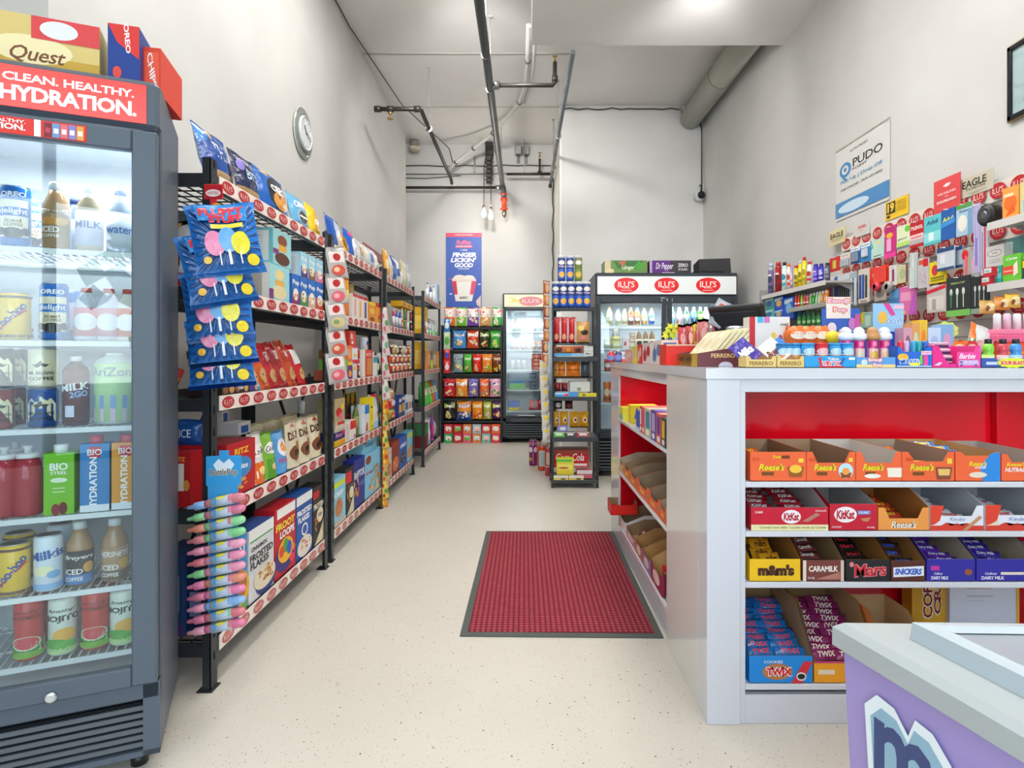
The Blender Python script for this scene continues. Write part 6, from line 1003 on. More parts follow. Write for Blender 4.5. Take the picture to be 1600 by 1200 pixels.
for j in range(4): Box('food_carton', ['bottom', 'lower', 'upper', 'top'][j] + ' slate carton of the stack, fourth shelf of the slim far fridge', 'carton', .10, .052, .2, '4A5260', [Q(.1, .3, .9, .6, '6A7488')], loc=(PX(833, YG), YG-.02, gz(3)+.054*j))
for k in range(2): Box('food_carton', ['left', 'right'][k] + ' cream and orange carton, fourth shelf of the slim far fridge', 'carton', .055, .22, .1, 'D8C8B8', [E(.5, .5, .35, .35, ['D8502A', 'C83A3A'][k])], loc=(PX(845.5+k*7.6, YG), YG-.02, gz(3)))
Box('food_carton', 'green carton, fourth shelf of the slim far fridge', 'carton', .2, .12, .1, '8AC87A', [Q(0, .7, 1, 1, '5A8AC8')], loc=(PX(808, YG), YG, gz(3)))
Box('food_carton', 'blue and yellow carton at the bottom of the slim far fridge', 'carton', .14, .12, .1, '3A5AB8', [Q(0, 0, 1, .3, 'E8C82A')], loc=(PX(803, YG), YG, gz(4)))
for k in range(3): Bag('snack_pack', ['left', 'middle', 'right'][k] + ' red food pack at the bottom of the slim far fridge', 'pack', .08, .14, .05, ['C83A3A', 'B83240', 'D8D0CC'][k], (), (PX(831+k*10, YG), YG, gz(4)), 0, seed=k, nu=4, nv=5)
# ================= trays in the front of the counter =================
FY = CY+.012
def fX(px, Y=FY): return PX(px, Y)
reese = lambda tx_, bits: [T("Reese's", .38, .48, .46, .24, '3A2A1A', bold=.16, shear=.25), T("Reese's", .38, .48, .46, .24, 'F4D82A', bold=.08, shear=.25), Q(.2, .2, .42, .32, '7A4A1E')] + bits
cup = [P([(.66, .5), (.96, .5), (.92, .15), (.70, .15)], '9A5A1E'), E(.81, .42, .11, .14, 'F4C440'), Q(.86, .64, .95, .78, 'F0D040')]
cuprb = [E(.8, .36, .15, .26, 'BFE0EE'), P([(.68, .3), (.92, .3), (.88, .12), (.72, .12)], '8A4A22'), E(.8, .34, .08, .12, 'F0A04A'), Q(.86, .66, .94, .8, 'F0D040')]
cupw = [P([(.68, .46), (1, .46), (1, .14), (.70, .14)], 'EFE6D2'), T('White', .36, .18, .3, .1, 'C8503A'), E(.36, .18, .18, .08, 'F0E4DC')]
cupb = [P([(.64, .48), (.96, .48), (.92, .06), (.66, .06)], '8A4A3A'), P([(.68, .42), (.92, .42), (.9, .2), (.7, .2)], 'E8C06A'), Q(.86, .6, .95, .78, 'F0D040')]
OR = 'F0683A'
def bars(cc, txt, tcol, w=.10, h=.03, d=.012, seed=0): return bar_mesh(w, h, d, cc, [T(txt, .5, .5, .6, .5, tcol, bold=.06, shear=.2)], seed)
def tray(p0, p1, sh, h, d, col, inner, it, label, hn=None, hb=None, fill=None, **kw):
    x0, x1 = fX(p0), fX(p1); loc = ((x0+x1)/2, FY, SH[sh]+.0008); o = Tray('display_tray', label, (x1-x0)-.002, h, d, col, inner, it, hn, hb, loc=loc, **kw)
    if fill: me, lb, gp, n, z0, rise, tilt, cols = fill; Fill(Vector(loc), 0, me, lb, gp, n, d, z0, rise, tilt=tilt, cols=cols, w=(x1-x0)/cols*.95)
    return o
rb_ = bars('E8602A', "Reese's", 'F4D82A', .09); kk = bars('A81E28', 'KitKat', 'F0E8E8', .09); mm_ = bars('E8A01E', 'm&m', '5A2A1A', .07, .05, .016); ck = bars('7A3A3A', 'Caramilk', 'F0E0D0', .085)
mr = bars('22201F', 'Mars', 'D8303A', .085); sn = bars('4A2A1E', 'Snickers', '3A6AD0', .085); dm = bars('3A2A9A', 'Dairy Milk', 'E8E4F4', .09); tw = bars('1E70B8', 'TWIX', 'E83A3A', .105, .034, .015); tm = bars('8E1E5A', 'TWIX', 'F0E0D0', .105, .034, .015); kn = bars('E4E0E0', 'Kinder', 'D8303A', .09)
tray(1172, 1260, 0, .092, .30, OR, '9C7C5E', reese('', cup) + [T('BIG CUP', .1, .75, .12, .12, 'C8481E'), T("Reese's", .5, .84, .2, .12, 'F4D82A', shear=.2), Q(.55, .78, .7, .88, '7A3A1E')], 'orange peanut butter cup tray with closed flap, leftmost on the upper counter shelf', hn=.092, fill=(rb_, 'orange wrapped bar in the leftmost orange tray', 'orange bars, leftmost tray', 6, .02, .03, -60, 1))
tray(1260, 1337, 0, .092, .30, OR, '8A7058', reese('', cuprb) + [T('BIG CUP', .12, .74, .14, .12, 'C8481E')], 'orange tray with pale blue cup picture on the upper counter shelf', hn=.058, fill=(rb_, 'orange wrapped bar in the tray with pale blue picture', 'orange bars, second tray', 2, .012, .01, -75, 1))
tray(1337, 1409, 0, .092, .30, OR, 'B8B0A8', reese('', cupw), 'orange tray with white cup picture on the upper counter shelf', hn=.058)
tray(1409, 1491.5, 0, .092, .30, OR, '9C8A78', reese('', cupb) + [T('KING', .14, .74, .14, .12, 'C8481E')], 'orange tray with brown cup picture on the upper counter shelf', hn=.062, fill=(rb_, 'orange wrapped bar in the tray with brown cup picture', 'orange bars, fourth tray', 5, .03, .03, -60, 1))
tray(1492.5, 1563, 0, .092, .30, OR, 'A8804E', [P([(.62, 0), (1, 0), (1, 1), (.8, .95), (.55, .5)], '2E8ADA'), T("Reese's", .5, .6, .4, .18, 'F4D82A', bold=.06, shear=.25), T('crunch', .55, .48, .25, .1, 'F4F4F4'), E(.5, .22, .2, .1, 'E8D8C0')], 'orange and blue tray on the upper counter shelf', hn=.08, fill=(bars('3A7AC8', "Reese's", 'F4D82A', .09), 'blue and orange wrapped bar in the orange and blue tray', 'blue and orange bars', 5, .045, .03, -60, 1))
tray(1564.5, 1640, 0, .085, .30, OR, 'A09890', [T("Reese's", .3, .62, .4, .14, 'F4D82A', bold=.06, shear=.25), T('NUTRAGEOUS', .42, .42, .7, .16, 'F4F0EC', bold=.08, shear=.2)], 'orange tray with slanted white lettering at right end of upper shelf', hn=.06, fill=(rb_, 'orange wrapped bar in the rightmost orange tray', 'orange bars, rightmost tray', 5, .03, .02, -60, 1))
kit = lambda x, w: [E(x, .6, w, .3, 'F2E8EA'), T('KitKat', x, .6, w*1.6, .34, 'B81E2C', bold=.1, shear=.1)]
tray(1173, 1294.5, 1, .072, .30, 'C81E34', 'C4BCB8', kit(.52, .125) + [Q(0, 0, 1, .26, 'E8E0A8'), T("Canada's best seller / Le plus vendu au Canada", .54, .13, .86, .12, '5A5040'), P([(.66, .4), (.84, .78), (.9, .7), (.74, .38)], 'B87A6A'), T('12 BARS', .1, .8, .1, .1, 'F0E0E0'), T('CHOCOLATE', .9, .86, .14, .08, 'F0E0E0')], 'wide red wafer bar tray with cream bottom stripe, left on the second shelf', hb=.115, a_=.0, b_=.0, fill=(kk, 'dark red wafer bar in the wide red tray', 'dark red wafer bars', 6, .045, .03, -65, 2))
tray(1296, 1371, 1, .083, .30, 'C81E34', 'BDB6B4', kit(.33, .24) + [Q(.58, .6, .86, .76, '5A70B8'), T('CHUNKY', .72, .68, .24, .1, 'F0F0F4', bold=.04), P([(.64, .45), (.86, .5), (.8, .34), (.7, .36)], 'C88A5A'), T('CHOCOLATE', .14, .14, .2, .07, 'F0E0E0'), T('36x49g', .86, .12, .16, .08, 'F0E0E0')], 'red wafer tray with a blue word panel on the second counter shelf', hb=.115, a_=0, b_=0)
tray(1372, 1452, 1, .072, .30, 'EE9A4A', 'B8793E', [T("Reese's", .5, .26, .5, .3, '3A2A1A', bold=.18, shear=.25), T("Reese's", .5, .26, .5, .3, 'F4E8D8', bold=.06, shear=.25)], 'plain light orange tray with low front on the second counter shelf', hn=.038, hb=.115, fill=(bars('D8402A', "Reese's", 'F4D82A', .1), 'red orange wrapped bar in the light orange tray', 'red orange bars', 6, .018, .03, -65, 1))
kin = [Q(0, 0, 1, .2, 'D8402E'), P([(0, .2), (0, 1), (.25, 1), (.18, .4), (.08, .25)], 'E0442E'), P([(.2, .2), (.3, .32), (.38, .2), (.5, .3), (.6, .2), (.7, .3), (.8, .2)], 'D8402E'), P([(.6, .02), (.92, .6), (.98, .52), (.68, .0)], 'C8906A'), T('Kinder', .52, .46, .3, .14, '8AA0C8')]
tray(1453, 1537, 1, .078, .30, 'E6E6EC', 'BFC2C8', kin, 'white and red tray with wafer picture on the second counter shelf', hn=.045, hb=.12, fill=(kn, 'white and red wrapped bar in the white tray', 'white wrapped bars, left tray', 6, .035, .02, -65, 1), a_=.12)
tray(1539, 1640, 1, .08, .30, 'E6E6EC', 'BFC2C8', [Q(0, 0, .2, 1, 'E4D8B8')] + kin, 'white and red tray with cream corner at the right end of second shelf', hn=.048, hb=.12, fill=(kn, 'white and red wrapped bar in the right end tray', 'white wrapped bars, right tray', 6, .035, .02, -65, 1))
def tr3(p0, p1, h, col, inner, it, label, fill, **kw): return tray(p0, p1, 2, h, .31, col, inner, it, label, hb=.135, a_=0, b_=0, fill=fill, **kw)
tr3(1171, 1251, .070, 'F0C01E', 'A5743C', [T("m&m's", .52, .5, .72, .5, '4A2A1E', bold=.2)], 'bright yellow candy tray, leftmost on the third counter shelf', (mm_, 'yellow candy pouch in the yellow tray', 'yellow candy pouches', 6, .04, .05, -55, 1))
tr3(1254, 1319, .066, '7A4038', 'A08058', [Q(0, 0, .08, 1, 'E4D8C8'), Q(.92, 0, 1, 1, 'D8C0B0'), T('CARAMILK', .5, .6, .72, .28, 'F4E8DC', bold=.08), P([(.3, .1), (.9, .45), (.9, .1)], 'B87A6A'), T('24 x 50g', .2, .16, .16, .12, 'F0E4DC')], 'brown caramel bar tray with cream edges on the third counter shelf', (ck, 'brown and white wrapped bar in the brown tray', 'brown and white bars', 6, .04, .05, -60, 1))
tr3(1321, 1391, .068, '242526', 'A5743C', [T('Mars', .54, .52, .78, .62, 'E88A90', bold=.16, shear=.25, rot=.12), T('Mars', .54, .52, .76, .56, 'C82A34', bold=.03, shear=.25, rot=.12), E(.13, .78, .05, .12, 'E88A90')], 'black candy bar tray with red slanted lettering on the third counter shelf', (mr, 'black wrapped bar in the black tray', 'black bars', 6, .042, .05, -60, 1))
tr3(1392, 1446, .064, '5A2E24', 'B07E46', [P([(.06, .2), (.96, .28), (.96, .76), (.06, .68)], 'E8ECF4'), T('SNICKERS', .5, .48, .8, .3, '2A5AC0', bold=.12, shear=.2)], 'dark brown peanut bar tray on the third counter shelf', (sn, 'dark brown wrapped bar in the brown tray', 'dark brown bars', 6, .045, .05, -60, 1))
dmi = lambda n: [T('Cadbury', .24, .34, .18, .14, 'F0ECF8', shear=.3), T('DAIRY MILK', .27, .16, .36, .15, 'F0ECF8', bold=.06), E(.86, .42, .08, .14, '9A5A3A'), Q(.08, .5, .26, .7, 'C8389A')] if n == 0 else [T('Cadbury', .24, .34, .2, .14, 'F0ECF8', shear=.3), T('DAIRY MILK', .27, .16, .38, .15, 'F0ECF8', bold=.06), Q(.4, .3, .82, .42, 'E8DCC8'), E(.84, .34, .06, .12, 'B8704A'), E(.95, .74, .06, .14, 'E8D8C0')]
tr3(1447.5, 1524, .070, '34309E', 'B8A890', dmi(0), 'blue milk chocolate tray with pink mark on the third counter shelf', (bars('5A2A9A', 'Dairy Milk', 'E8E4F4', .09), 'purple wrapped bar in the blue tray with pink mark', 'purple bars', 7, .045, .05, -60, 1))
tr3(1525.5, 1620, .070, '34309E', 'B8A890', dmi(1), 'blue milk chocolate tray with cream bar print at right end of third shelf', (dm, 'dark blue wrapped bar in the right blue tray', 'dark blue bars', 7, .045, .05, -60, 1))
o = tray(1170.5, 1270, 3, .085, .33, '1E8AD8', 'A5825A', [T('COOKIES', .38, .78, .3, .1, 'E8ECF4'), E(.44, .42, .24, .3, 'B87A4A'), T('TWIX', .47, .42, .42, .34, 'F4ECEC', bold=.3), T('TWIX', .47, .42, .40, .28, 'D8242E', bold=.12), P([(.66, .0), (.84, .0), (1, .8), (.86, .8)], 'D8303A'), E(.82, .25, .08, .16, 'D8D8D8'), E(.82, .25, .06, .1, '2A2426')], 'bright blue biscuit bar tray on the lowest counter shelf', hb=.215, a_=0, b_=0)
Fill(Vector((fX(1220), FY, SH[3])), 0, tw, 'blue and red wrapped biscuit bar in the blue tray', 'blue biscuit bars', 9, .31, .07, .075, tilt=-48, cols=2, w=.095)
o = tray(1272, 1372, 3, .068, .33, 'F0A01E', 'A5825A', [T('TWIX', .7, .5, .4, .4, 'D8242E', bold=.12), Q(.06, .4, .32, .62, 'E8D8B8'), Q(0, .92, 1, 1, 'C8287A')], 'golden biscuit bar tray on the lowest counter shelf', hb=.215, a_=0, b_=0)
Fill(Vector((fX(1320), FY, SH[3])), 0, tm, 'magenta wrapped biscuit bar in the golden tray', 'magenta biscuit bars', 9, .31, .06, .09, tilt=-48, cols=2, w=.095)
Y = FY+.30
o = tray(1376, 1442, 3, .14, .2, 'E08A4A', 'C8A070', [Q(.2, .2, .8, .6, 'E8C090')], 'light brown open carton behind the freezer on the lowest shelf', hb=.2)
Y = 2.22
Box('candy_carton', 'gold upright carton with dark red lettering on the lowest counter shelf', 'box', PX(1483, Y)-PX(1425, Y), .27, .06, 'D8A028', [Q(0, 0, .3, 1, 'C8921E'), T('COFFEE', .42, .62, .8, .3, 'F0E0C0', rot=PI/2, bold=.2), T('COFFEE', .42, .62, .76, .26, '7A1E22', rot=PI/2, bold=.08), T('CRISP', .68, .62, .7, .22, 'F0E0C0', rot=PI/2, bold=.2), T('CRISP', .68, .62, .66, .19, '7A1E22', rot=PI/2, bold=.08), Q(.92, 0, 1, 1, 'F0C02A')], loc=((PX(1425, Y)+PX(1483, Y))/2, Y, SH[3]+.001))
Y = 2.2
Box('candy_carton', 'white upright carton with tan printed label on the lowest counter shelf', 'box', PX(1592, Y)-PX(1484, Y), .27, .06, 'D4D4DC', [Q(.24, .66, .6, .92, 'C8AC98'), Q(.26, .74, .36, .8, 'A8503A'), Q(.26, .84, .58, .86, '9A8A7C'), Q(.4, .7, .58, .72, '9A8A7C'), T('ILU', .72, .86, .04, .08, '8A8A92'), Q(.66, .76, .82, .77, 'A8A8B0'), Q(.66, .72, .8, .73, 'A8A8B0'), Q(.24, .56, .62, .57, '9A9AA2'), Q(.24, .5, .5, .505, 'A8A8B0'), Q(.96, 0, 1, 1, 'F0B02A')], loc=((PX(1484, Y)+PX(1592, Y))/2, Y, SH[3]+.001))

# ================= goods in the aisle side of the counter =================
def sY(px, X): return min(3.69, 948*X/(px-819))
SX = cx(3)+.004
def sbox(p0, p1, sh, h, d, col, it, desc, dz=0, dx=0, name='candy_box', rz=0, sd=(), scol=None):
    y0, y1 = sY(p1, SX+dx), sY(p0, SX+dx); return Box(name, desc, 'box', (y1-y0)-.004, h, d, col, it, sd, loc=(SX+dx, (y0+y1)/2, SS[sh]+.0008+dz), rot=-PI/2+R(rz), scol=scol)
# near end faces the camera: on these boxes it is the local +x side, so give them decorations there too
def endface(o, w, d, h, it):
    g = G(); deco(g, it, lambda u, v, e: (w/2+e, d*u, h*v)); c = g.build('end_print', o); return c
o = sbox(965, 973, 0, .075, .2, 'D8D040', [Q(0, 0, 1, .4, '8AC0D8')], 'yellow and teal candy box at the far end, upper side shelf')
Box('candy_box', 'open blue box with yellow packs inside on the upper side shelf', 'box', .15, .085, .14, '2A5AB8', [Q(0, .82, 1, 1, 'E8E8E8'), Q(0, 0, .4, .8, '4A6A98'), E(.15, .6, .1, .12, 'B8C8D8'), Q(.55, .3, .8, .55, 'E8ECF0'), E(.5, .62, .08, .1, 'D84A7A'), P([(.5, .0), (1, .0), (1, .3)], '8A3A3A')], loc=(SX+.105, 3.16, SS[0]+.001))
Box('candy_box', 'yellow box with blue corner behind the open blue box', 'box', .15, .10, .1, 'E8CC2A', [P([(.1, .2), (.35, .5), (.2, .9)], '2A6AC0'), E(.6, .6, .15, .2, 'F0E8A0')], loc=(SX+.10, 3.42, SS[0]+.001))
for i, (p0, p1, c, c2_, h, nm) in enumerate(((999.5, 1003, 'C8283A', 'F0E0E0', .13, 'dark red'), (1003, 1007, 'E05A2A', 'E83A8A', .13, 'orange and pink'), (1007, 1017, 'C8C4A0', '3A8AB8', .13, 'cream and blue'), (1017, 1025, '5A3AA0', 'B8A8D8', .135, 'purple'), (1025, 1033, 'D86A5A', '6A3A9A', .13, 'salmon'), (1033, 1040, '4A4848', 'E8B82A', .12, 'charcoal'))):
    y0, y1 = sY(p1, SX), sY(p0, SX); o = Box('gum_box', f'upright {nm} gum pack on the upper side shelf', 'box', (y1-y0)-.003, h, .16, c, [Q(.2, .3, .8, .9, c2_), E(.5, .15, .3, .1, 'F0F0F0')], loc=(SX, (y0+y1)/2, SS[0]+.001), rot=-PI/2)
    endface(o, (y1-y0)-.003, .16, h, [Q(.1, .1, .9, .9, c2_), Q(.2, .5, .8, .8, c)])
def strayy(p0, p1, sh, h, d, col, inner, it, label, **kw):
    y0, y1 = sY(p1, SX), sY(p0, SX); return Tray('display_tray', label, (y1-y0)-.004, h, d, col, inner, it, loc=(SX+.002, (y0+y1)/2, SS[sh]+.001), rot=-PI/2, **kw), (y0+y1)/2, (y1-y0)
for i, (p0, p1, c, inn, nm) in enumerate(((964.5, 975, 'E0A888', 'C8B8A0', 'cream edged orange'), (975, 984, 'E8703A', 'A8906E', 'pale orange'), (984, 996, 'E86430', 'A89478', 'orange'), (996, 1013, 'F0602A', 'A08C70', 'bright orange'), (1013, 1030, 'EE5A24', 'A08C70', 'deep orange'), (1030, 1041, 'E85A2A', 'B8A890', 'orange and white'))):
    o, ym, ww = strayy(p0, p1, 1, .075, .3, c, inn, [T("Reese's", .4, .4, .4, .3, 'F4D82A', shear=.25, bold=.06), E(.8, .4, .12, .22, 'B87A3A')], f'{nm} tray, {["farthest", "second farthest", "third", "fourth", "second nearest", "nearest"][i]} of its row on the middle side shelf', hn=.05, hb=.11, side_items=[Q(.1, .75, .3, .95, 'F4F4F0')])
    Fill(Vector((SX, ym, SS[1])), -PI/2, rb_, f'orange wrapped bar in the {nm} tray, side shelf', f'bars in the {nm} side tray', 4, .28, .02, .03, tilt=-65, cols=1, w=ww)
o = Box('candy_box', 'open tray with red label overhanging the shelf end', 'candy tray', .2, .06, .10, 'C8403A', [Q(0, 0, 1, .7, 'E0241E'), Q(0, .85, 1, 1, '8A5A3A')], loc=(cx(3.8)+.045, 3.735-.0, SS[2]+.06)) if 0 else None
for i, (p0, p1, c, inn, nm, h, fillm) in enumerate(((967, 978, 'E4E0DC', 'A88A68', 'white', .11, None), (978, 992, 'C8909A', 'A08060', 'pink with dark red packs', .09, kk), (992, 1003, 'B86A4A', 'C09058', 'brown kraft', .12, sn), (1003, 1016, '8A7AB0', 'C8985A', 'lilac kraft', .12, dm), (1016, 1034, '9A2A4A', 'D8AE74', 'tall kraft', .15, None))):
    o, ym, ww = strayy(p0, p1, 2, h*.6, .3, c, inn, [E(.5, .5, .3, .3, 'E8D0C8')], f'{nm} candy tray, {["farthest", "second", "third", "fourth", "nearest"][i]} of the lowest side shelf', hn=h*.5, hb=h)
    if fillm: Fill(Vector((SX, ym, SS[2])), -PI/2, fillm, f'wrapped bar in the {nm} tray, lowest side shelf', f'bars in the {nm} tray', 6, .28, .03, .05, tilt=-40, cols=1, w=ww)
# gold foil chocolates in a clear box
t = thing('chocolate_box', 'clear box of gold foil chocolates with striped top, nearest on lowest side shelf', 'chocolate box', (SX+.06, 2.53, SS[2]+.001))
a = G(); a.box(-.05, -.08, 0, .12, .06, .004, ('D8D8D8', 'clear')); a.box(-.05, -.08, 0, -.048, .06, .1, ('E8E8E8', 'clear')); a.box(-.05, -.08, 0, .12, -.078, .1, ('E8E8E8', 'clear')); a.build('clear_box', t)
a = G()
for k in range(6): a.box(-.05+.028*k, .04, .10, -.022+.028*k, .06, .125, (['C8202A', 'F0F0F0'][k % 2], 'card'))
a.build('striped_band', t)
for i in range(4):
    for j in range(3):
        for k in range(2):
            g = G(); g.lathe([(.004, 0), (.015, .006), (.018, .017), (.014, .028), (.0, .033)], ('C8962A', 'metal'), 9); o = g.build('foil_chocolate', None, (SX+.035+.036*i, 2.475+.037*j, SS[2]+.006+.034*k)); tag(o, 'gold foil chocolate ball in the clear box', 'chocolate', 'gold foil chocolates')
g = G(); g.box(cx(3.8)-.055, 3.70, SS[2]+.09, cx(3.8)+.06, 3.66, SS[2]+.16, ('C8202A', 'card')); 
t = tag(G().build('x') if 0 else Tray('display_tray', 'kraft tray with bright red label sticking out past the counter end', .16, .07, .14, 'E0241E', 'A88A68', [Q(.05, .1, .95, .8, 'F02A1E')], .06, .075, loc=(cx(3.7)+.015, 3.60, SS[2]+.075), rot=0), 'kraft tray with bright red label sticking out past the shelf edge', 'candy tray')
ALL.pop()
ALL.append(t) if t not in ALL else None

# ================= things on the counter =================
Z0 = CZ+.0008
def cb(p0, p1, ya, Y, d, col, it, desc, name='candy_box', cat='box', yb=None, rz=0, kind='card', **kw):
    z0 = Z0 if yb is None else PZ(yb, Y); return Box(name, desc, cat, PX(p1, Y)-PX(p0, Y), PZ(ya, Y)-z0, d, col, it, loc=((PX(p0, Y)+PX(p1, Y))/2, Y, z0), rot=R(rz), kind=kind, **kw)
# far end of the side arm
for i, (px, c) in enumerate(((955, 'C83A4A'), (966, '5A6AB8'))): Bottle('gum_jar', ['small red jar with blue label', 'small dark blue jar with blue label'][i] + ' at the far end of the counter', 'jar', .026, .075, ['B83240', '4A3A6A'][i], c, ['C8A8B0', 'D8D8E0'][i], [E(.5, .5, .3, .4, '7A90D0')], (PX(px, 3.9), 3.9, Z0), R(-20), seg=14)
cb(972, 982, 550, 3.75, .06, 'E0DAD6', [Q(0, 0, 1, .3, 'E0502A'), Q(.2, .5, .8, .8, '8AA0C8')], 'white and red gum carton near the far counter end', rz=-10)
t = cb(983, 999, 552, 3.6, .08, 'D8D0CC', [E(.5, .5, .46, .42, 'EEEAE4'), T('Excel', .5, .64, .66, .2, '3A3A3A'), E(.5, .3, .16, .1, '7A5A4A')], 'white box with round label beside the gum cartons', rz=-10)
for i, (yy0, yy1, c, c2_, h, nm) in enumerate(((3.30, 3.52, 'D89A9A', 'E8C8C0', .075, 'pink'), (3.14, 3.29, 'E0D83A', 'E8C0B0', .09, 'yellow edged'), (3.02, 3.13, 'D8242E', 'F0C8C0', .095, 'red edged'), (2.80, 3.0, 'E0D0CC', 'B8303A', .10, 'white and red floral'), (2.58, 2.78, 'E4D8D0', '5A7AA8', .105, 'white and blue floral'))):
    o = Box('tea_box', f'{nm} box in the row along the aisle edge of the counter', 'box', yy1-yy0, h, .07, c, [E(.3, .4, .2, .3, c2_), E(.7, .6, .2, .25, c2_), P([(.1, .1), (.4, .5), (.3, .9)], c2_)], loc=(.585, (yy0+yy1)/2, Z0), rot=-PI/2)
    endface(o, yy1-yy0, .07, h, [Q(.1, .1, .9, .9, c2_)])
cb(997, 1014, 545, 3.5, .05, '7AB83A', [Q(0, 0, .6, 1, 'E8902A')], 'green and orange gum pack standing on the row of boxes', 'gum_box', yb=552)
g = G(); g.box(.575, 2.56, Z0, .66, 3.54, Z0+.003, ('4A2A2A', 'card')) if 0 else None
cb(1041, 1092, 538, 2.46, .12, 'E0362C', [Q(0, .93, 1, 1, 'E8C0A8'), Q(0, 0, .12, .55, 'F02A1E')], 'plain bright red box on the counter behind the chocolate display')
# gift chocolates display
dx0, dx1, dy0, dy1 = .605, .785, 2.12, 2.40
t = thing('display_box', 'gold and maroon chocolate display box with gold lettering on the counter', 'display box', (0, 0, 0))
g = G(); GL = ('B8963A', 'metal'); BR = ('6A3438', 'satin')
g.poly([(dx0, dy0, Z0), (dx1, dy0, Z0), (dx1, dy0, Z0+.074), (dx0, dy0, Z0+.046)], BR); g.poly([(dx0, dy1, Z0), (dx1, dy1, Z0), (dx1, dy1, Z0+.074), (dx0, dy1, Z0+.046)], BR)
g.poly([(dx1, dy0, Z0), (dx1, dy1, Z0), (dx1, dy1, Z0+.074), (dx1, dy0, Z0+.074)], BR); g.poly([(dx0, dy0, Z0), (dx0, dy1, Z0), (dx0, dy1, Z0+.044), (dx0, dy0, Z0+.046)], GL); g.poly([(dx0, dy0, Z0), (dx1, dy0, Z0), (dx1, dy1, Z0), (dx0, dy1, Z0)], BR)
deco(g, [T('FERRERO', .5, .58, .46, .22, 'E4C48A', bold=.04), E(.55, .0, .14, .26, 'C8C8DC')], lambda u, v, e: (dx0+(dx1-dx0)*u, dy0-e, Z0+max(0, .066*v))); g.build('box', t)
g = G(); deco(g, [P([(.0, .0), (.25, .0), (.25, 1), (.0, 1)], 'C8A23A'), E(.4, .6, .12, .2, '5A3A1E'), E(.75, .6, .12, .2, '5A3A1E')], lambda u, v, e: (dx0-e, dy0+(dy1-dy0)*u, Z0+.044*v)); g.build('front_print', t)
cm = G(); cm.box(-.042, 0, 0, .042, .012, .155, ('E4D6AC', 'satin'), .002); deco(cm, [Q(.15, .35, .85, .9, 'EDE4CC'), E(.5, .6, .3, .18, 'D8C8A8'), T('Rocher', .5, .2, .6, .08, 'A88A4A')], flat(-.042, .042, 0, .155)); o_ = cm.build('chocolate_bar'); cme = o_.data; bpy.data.objects.remove(o_)
for j in range(3):
    for i in range(8):
        M = Matrix.Translation((.622+.0195*i, 2.166+.09*j, Z0+.012+.002*i)) @ Matrix.Rotation(-PI/2, 4, 'Z') @ Matrix.Rotation(R(-40), 4, 'X')
        place(cme, 'chocolate_bar', 'cream chocolate bar, ' + ['first', 'second', 'third', 'fourth', 'fifth', 'sixth', 'seventh', 'eighth'][i] + ' from the gold side, ' + ['near', 'middle', 'far'][j] + ' row of maroon display', 'chocolate bar', M, 'cream chocolate bars in the display')
for i, (p0, p1, c1, tx_) in enumerate(((1166, 1213, '4A3A9A', 'Milka'), (1214.5, 1256.5, 'E4DCD4', 'Bueno'))):
    Y = 1.93; x0, x1 = PX(p0, Y), PX(p1, Y); Tray('display_box', ['small gold box holding a purple chocolate bar, gold lettering, on the counter', 'small gold box holding a white chocolate bar, beside the blue candy tray'][i], x1-x0, .037, .07, 'DCC07A', 'C8A868', [T('FERRERO', .5, .36, .78, .34, '7A5A2A', bold=.03)], .026, .037, .1, .08, loc=((x0+x1)/2, Y, Z0), cat='display box')
    o = Box('chocolate_bar', ['purple chocolate bar leaning in the left small gold box', 'white and brown chocolate bar leaning in the right small gold box'][i], 'chocolate bar', .06, .12, .012, c1, [T(tx_, .5, .6, .8, .25, ['F0F0F8', '7A2A2A'][i], bold=.1, shear=.2), Q(0, 0, 1, .25, ['8A5A3A', '9A6A4A'][i])], loc=((x0+x1)/2+.01, Y+.02, Z0+.004), kind='film'); o.rotation_euler = Euler((R(-34), R(-38), 0), 'XYZ')
o = Box('chocolate_bar', 'blue chocolate bar leaning behind the white one', 'chocolate bar', .055, .12, .01, '2E7AC8', [Q(.1, .2, .9, .5, 'E8E0D8')], loc=(PX(1245, 1.96), 1.965, Z0+.004), kind='film'); o.rotation_euler = Euler((R(-36), R(-30), 0), 'XYZ')
# items standing behind the display
Y = 2.75
cb(1038, 1062, 531, Y, .05, '2EA0D0', [E(.3, .5, .1, .3, 'E8E03A')], 'light blue base of star candy stand on the counter', 'candy_stand')
for i in range(6):
    g = G(); pts = [(.021*(1 if k % 2 else .45)*math.cos(PI*k/5+.3), .021*(1 if k % 2 else .45)*math.sin(PI*k/5+.3)) for k in range(10)]; g.prism(pts, 0, .008, (['E8E02A', 'D8E02A'][i % 2], 'plastic')); g.xform(Matrix.Rotation(PI/2, 4, 'X')); g.tube([(0, -.004, -.015), (0, -.004, -.06)], .002, ('F0F0F0', 'plastic'), 6)
    tag(g.build('star_lollipop', None, (PX(1042+3.6*i, Y), Y+.03, PZ(524-(i % 3)*7, Y))), 'yellow star lollipop ' + ['at the left end', 'second from left', 'raised third', 'low fourth', 'second from right', 'at the right end'][i] + ' of the blue stand', 'lollipop')
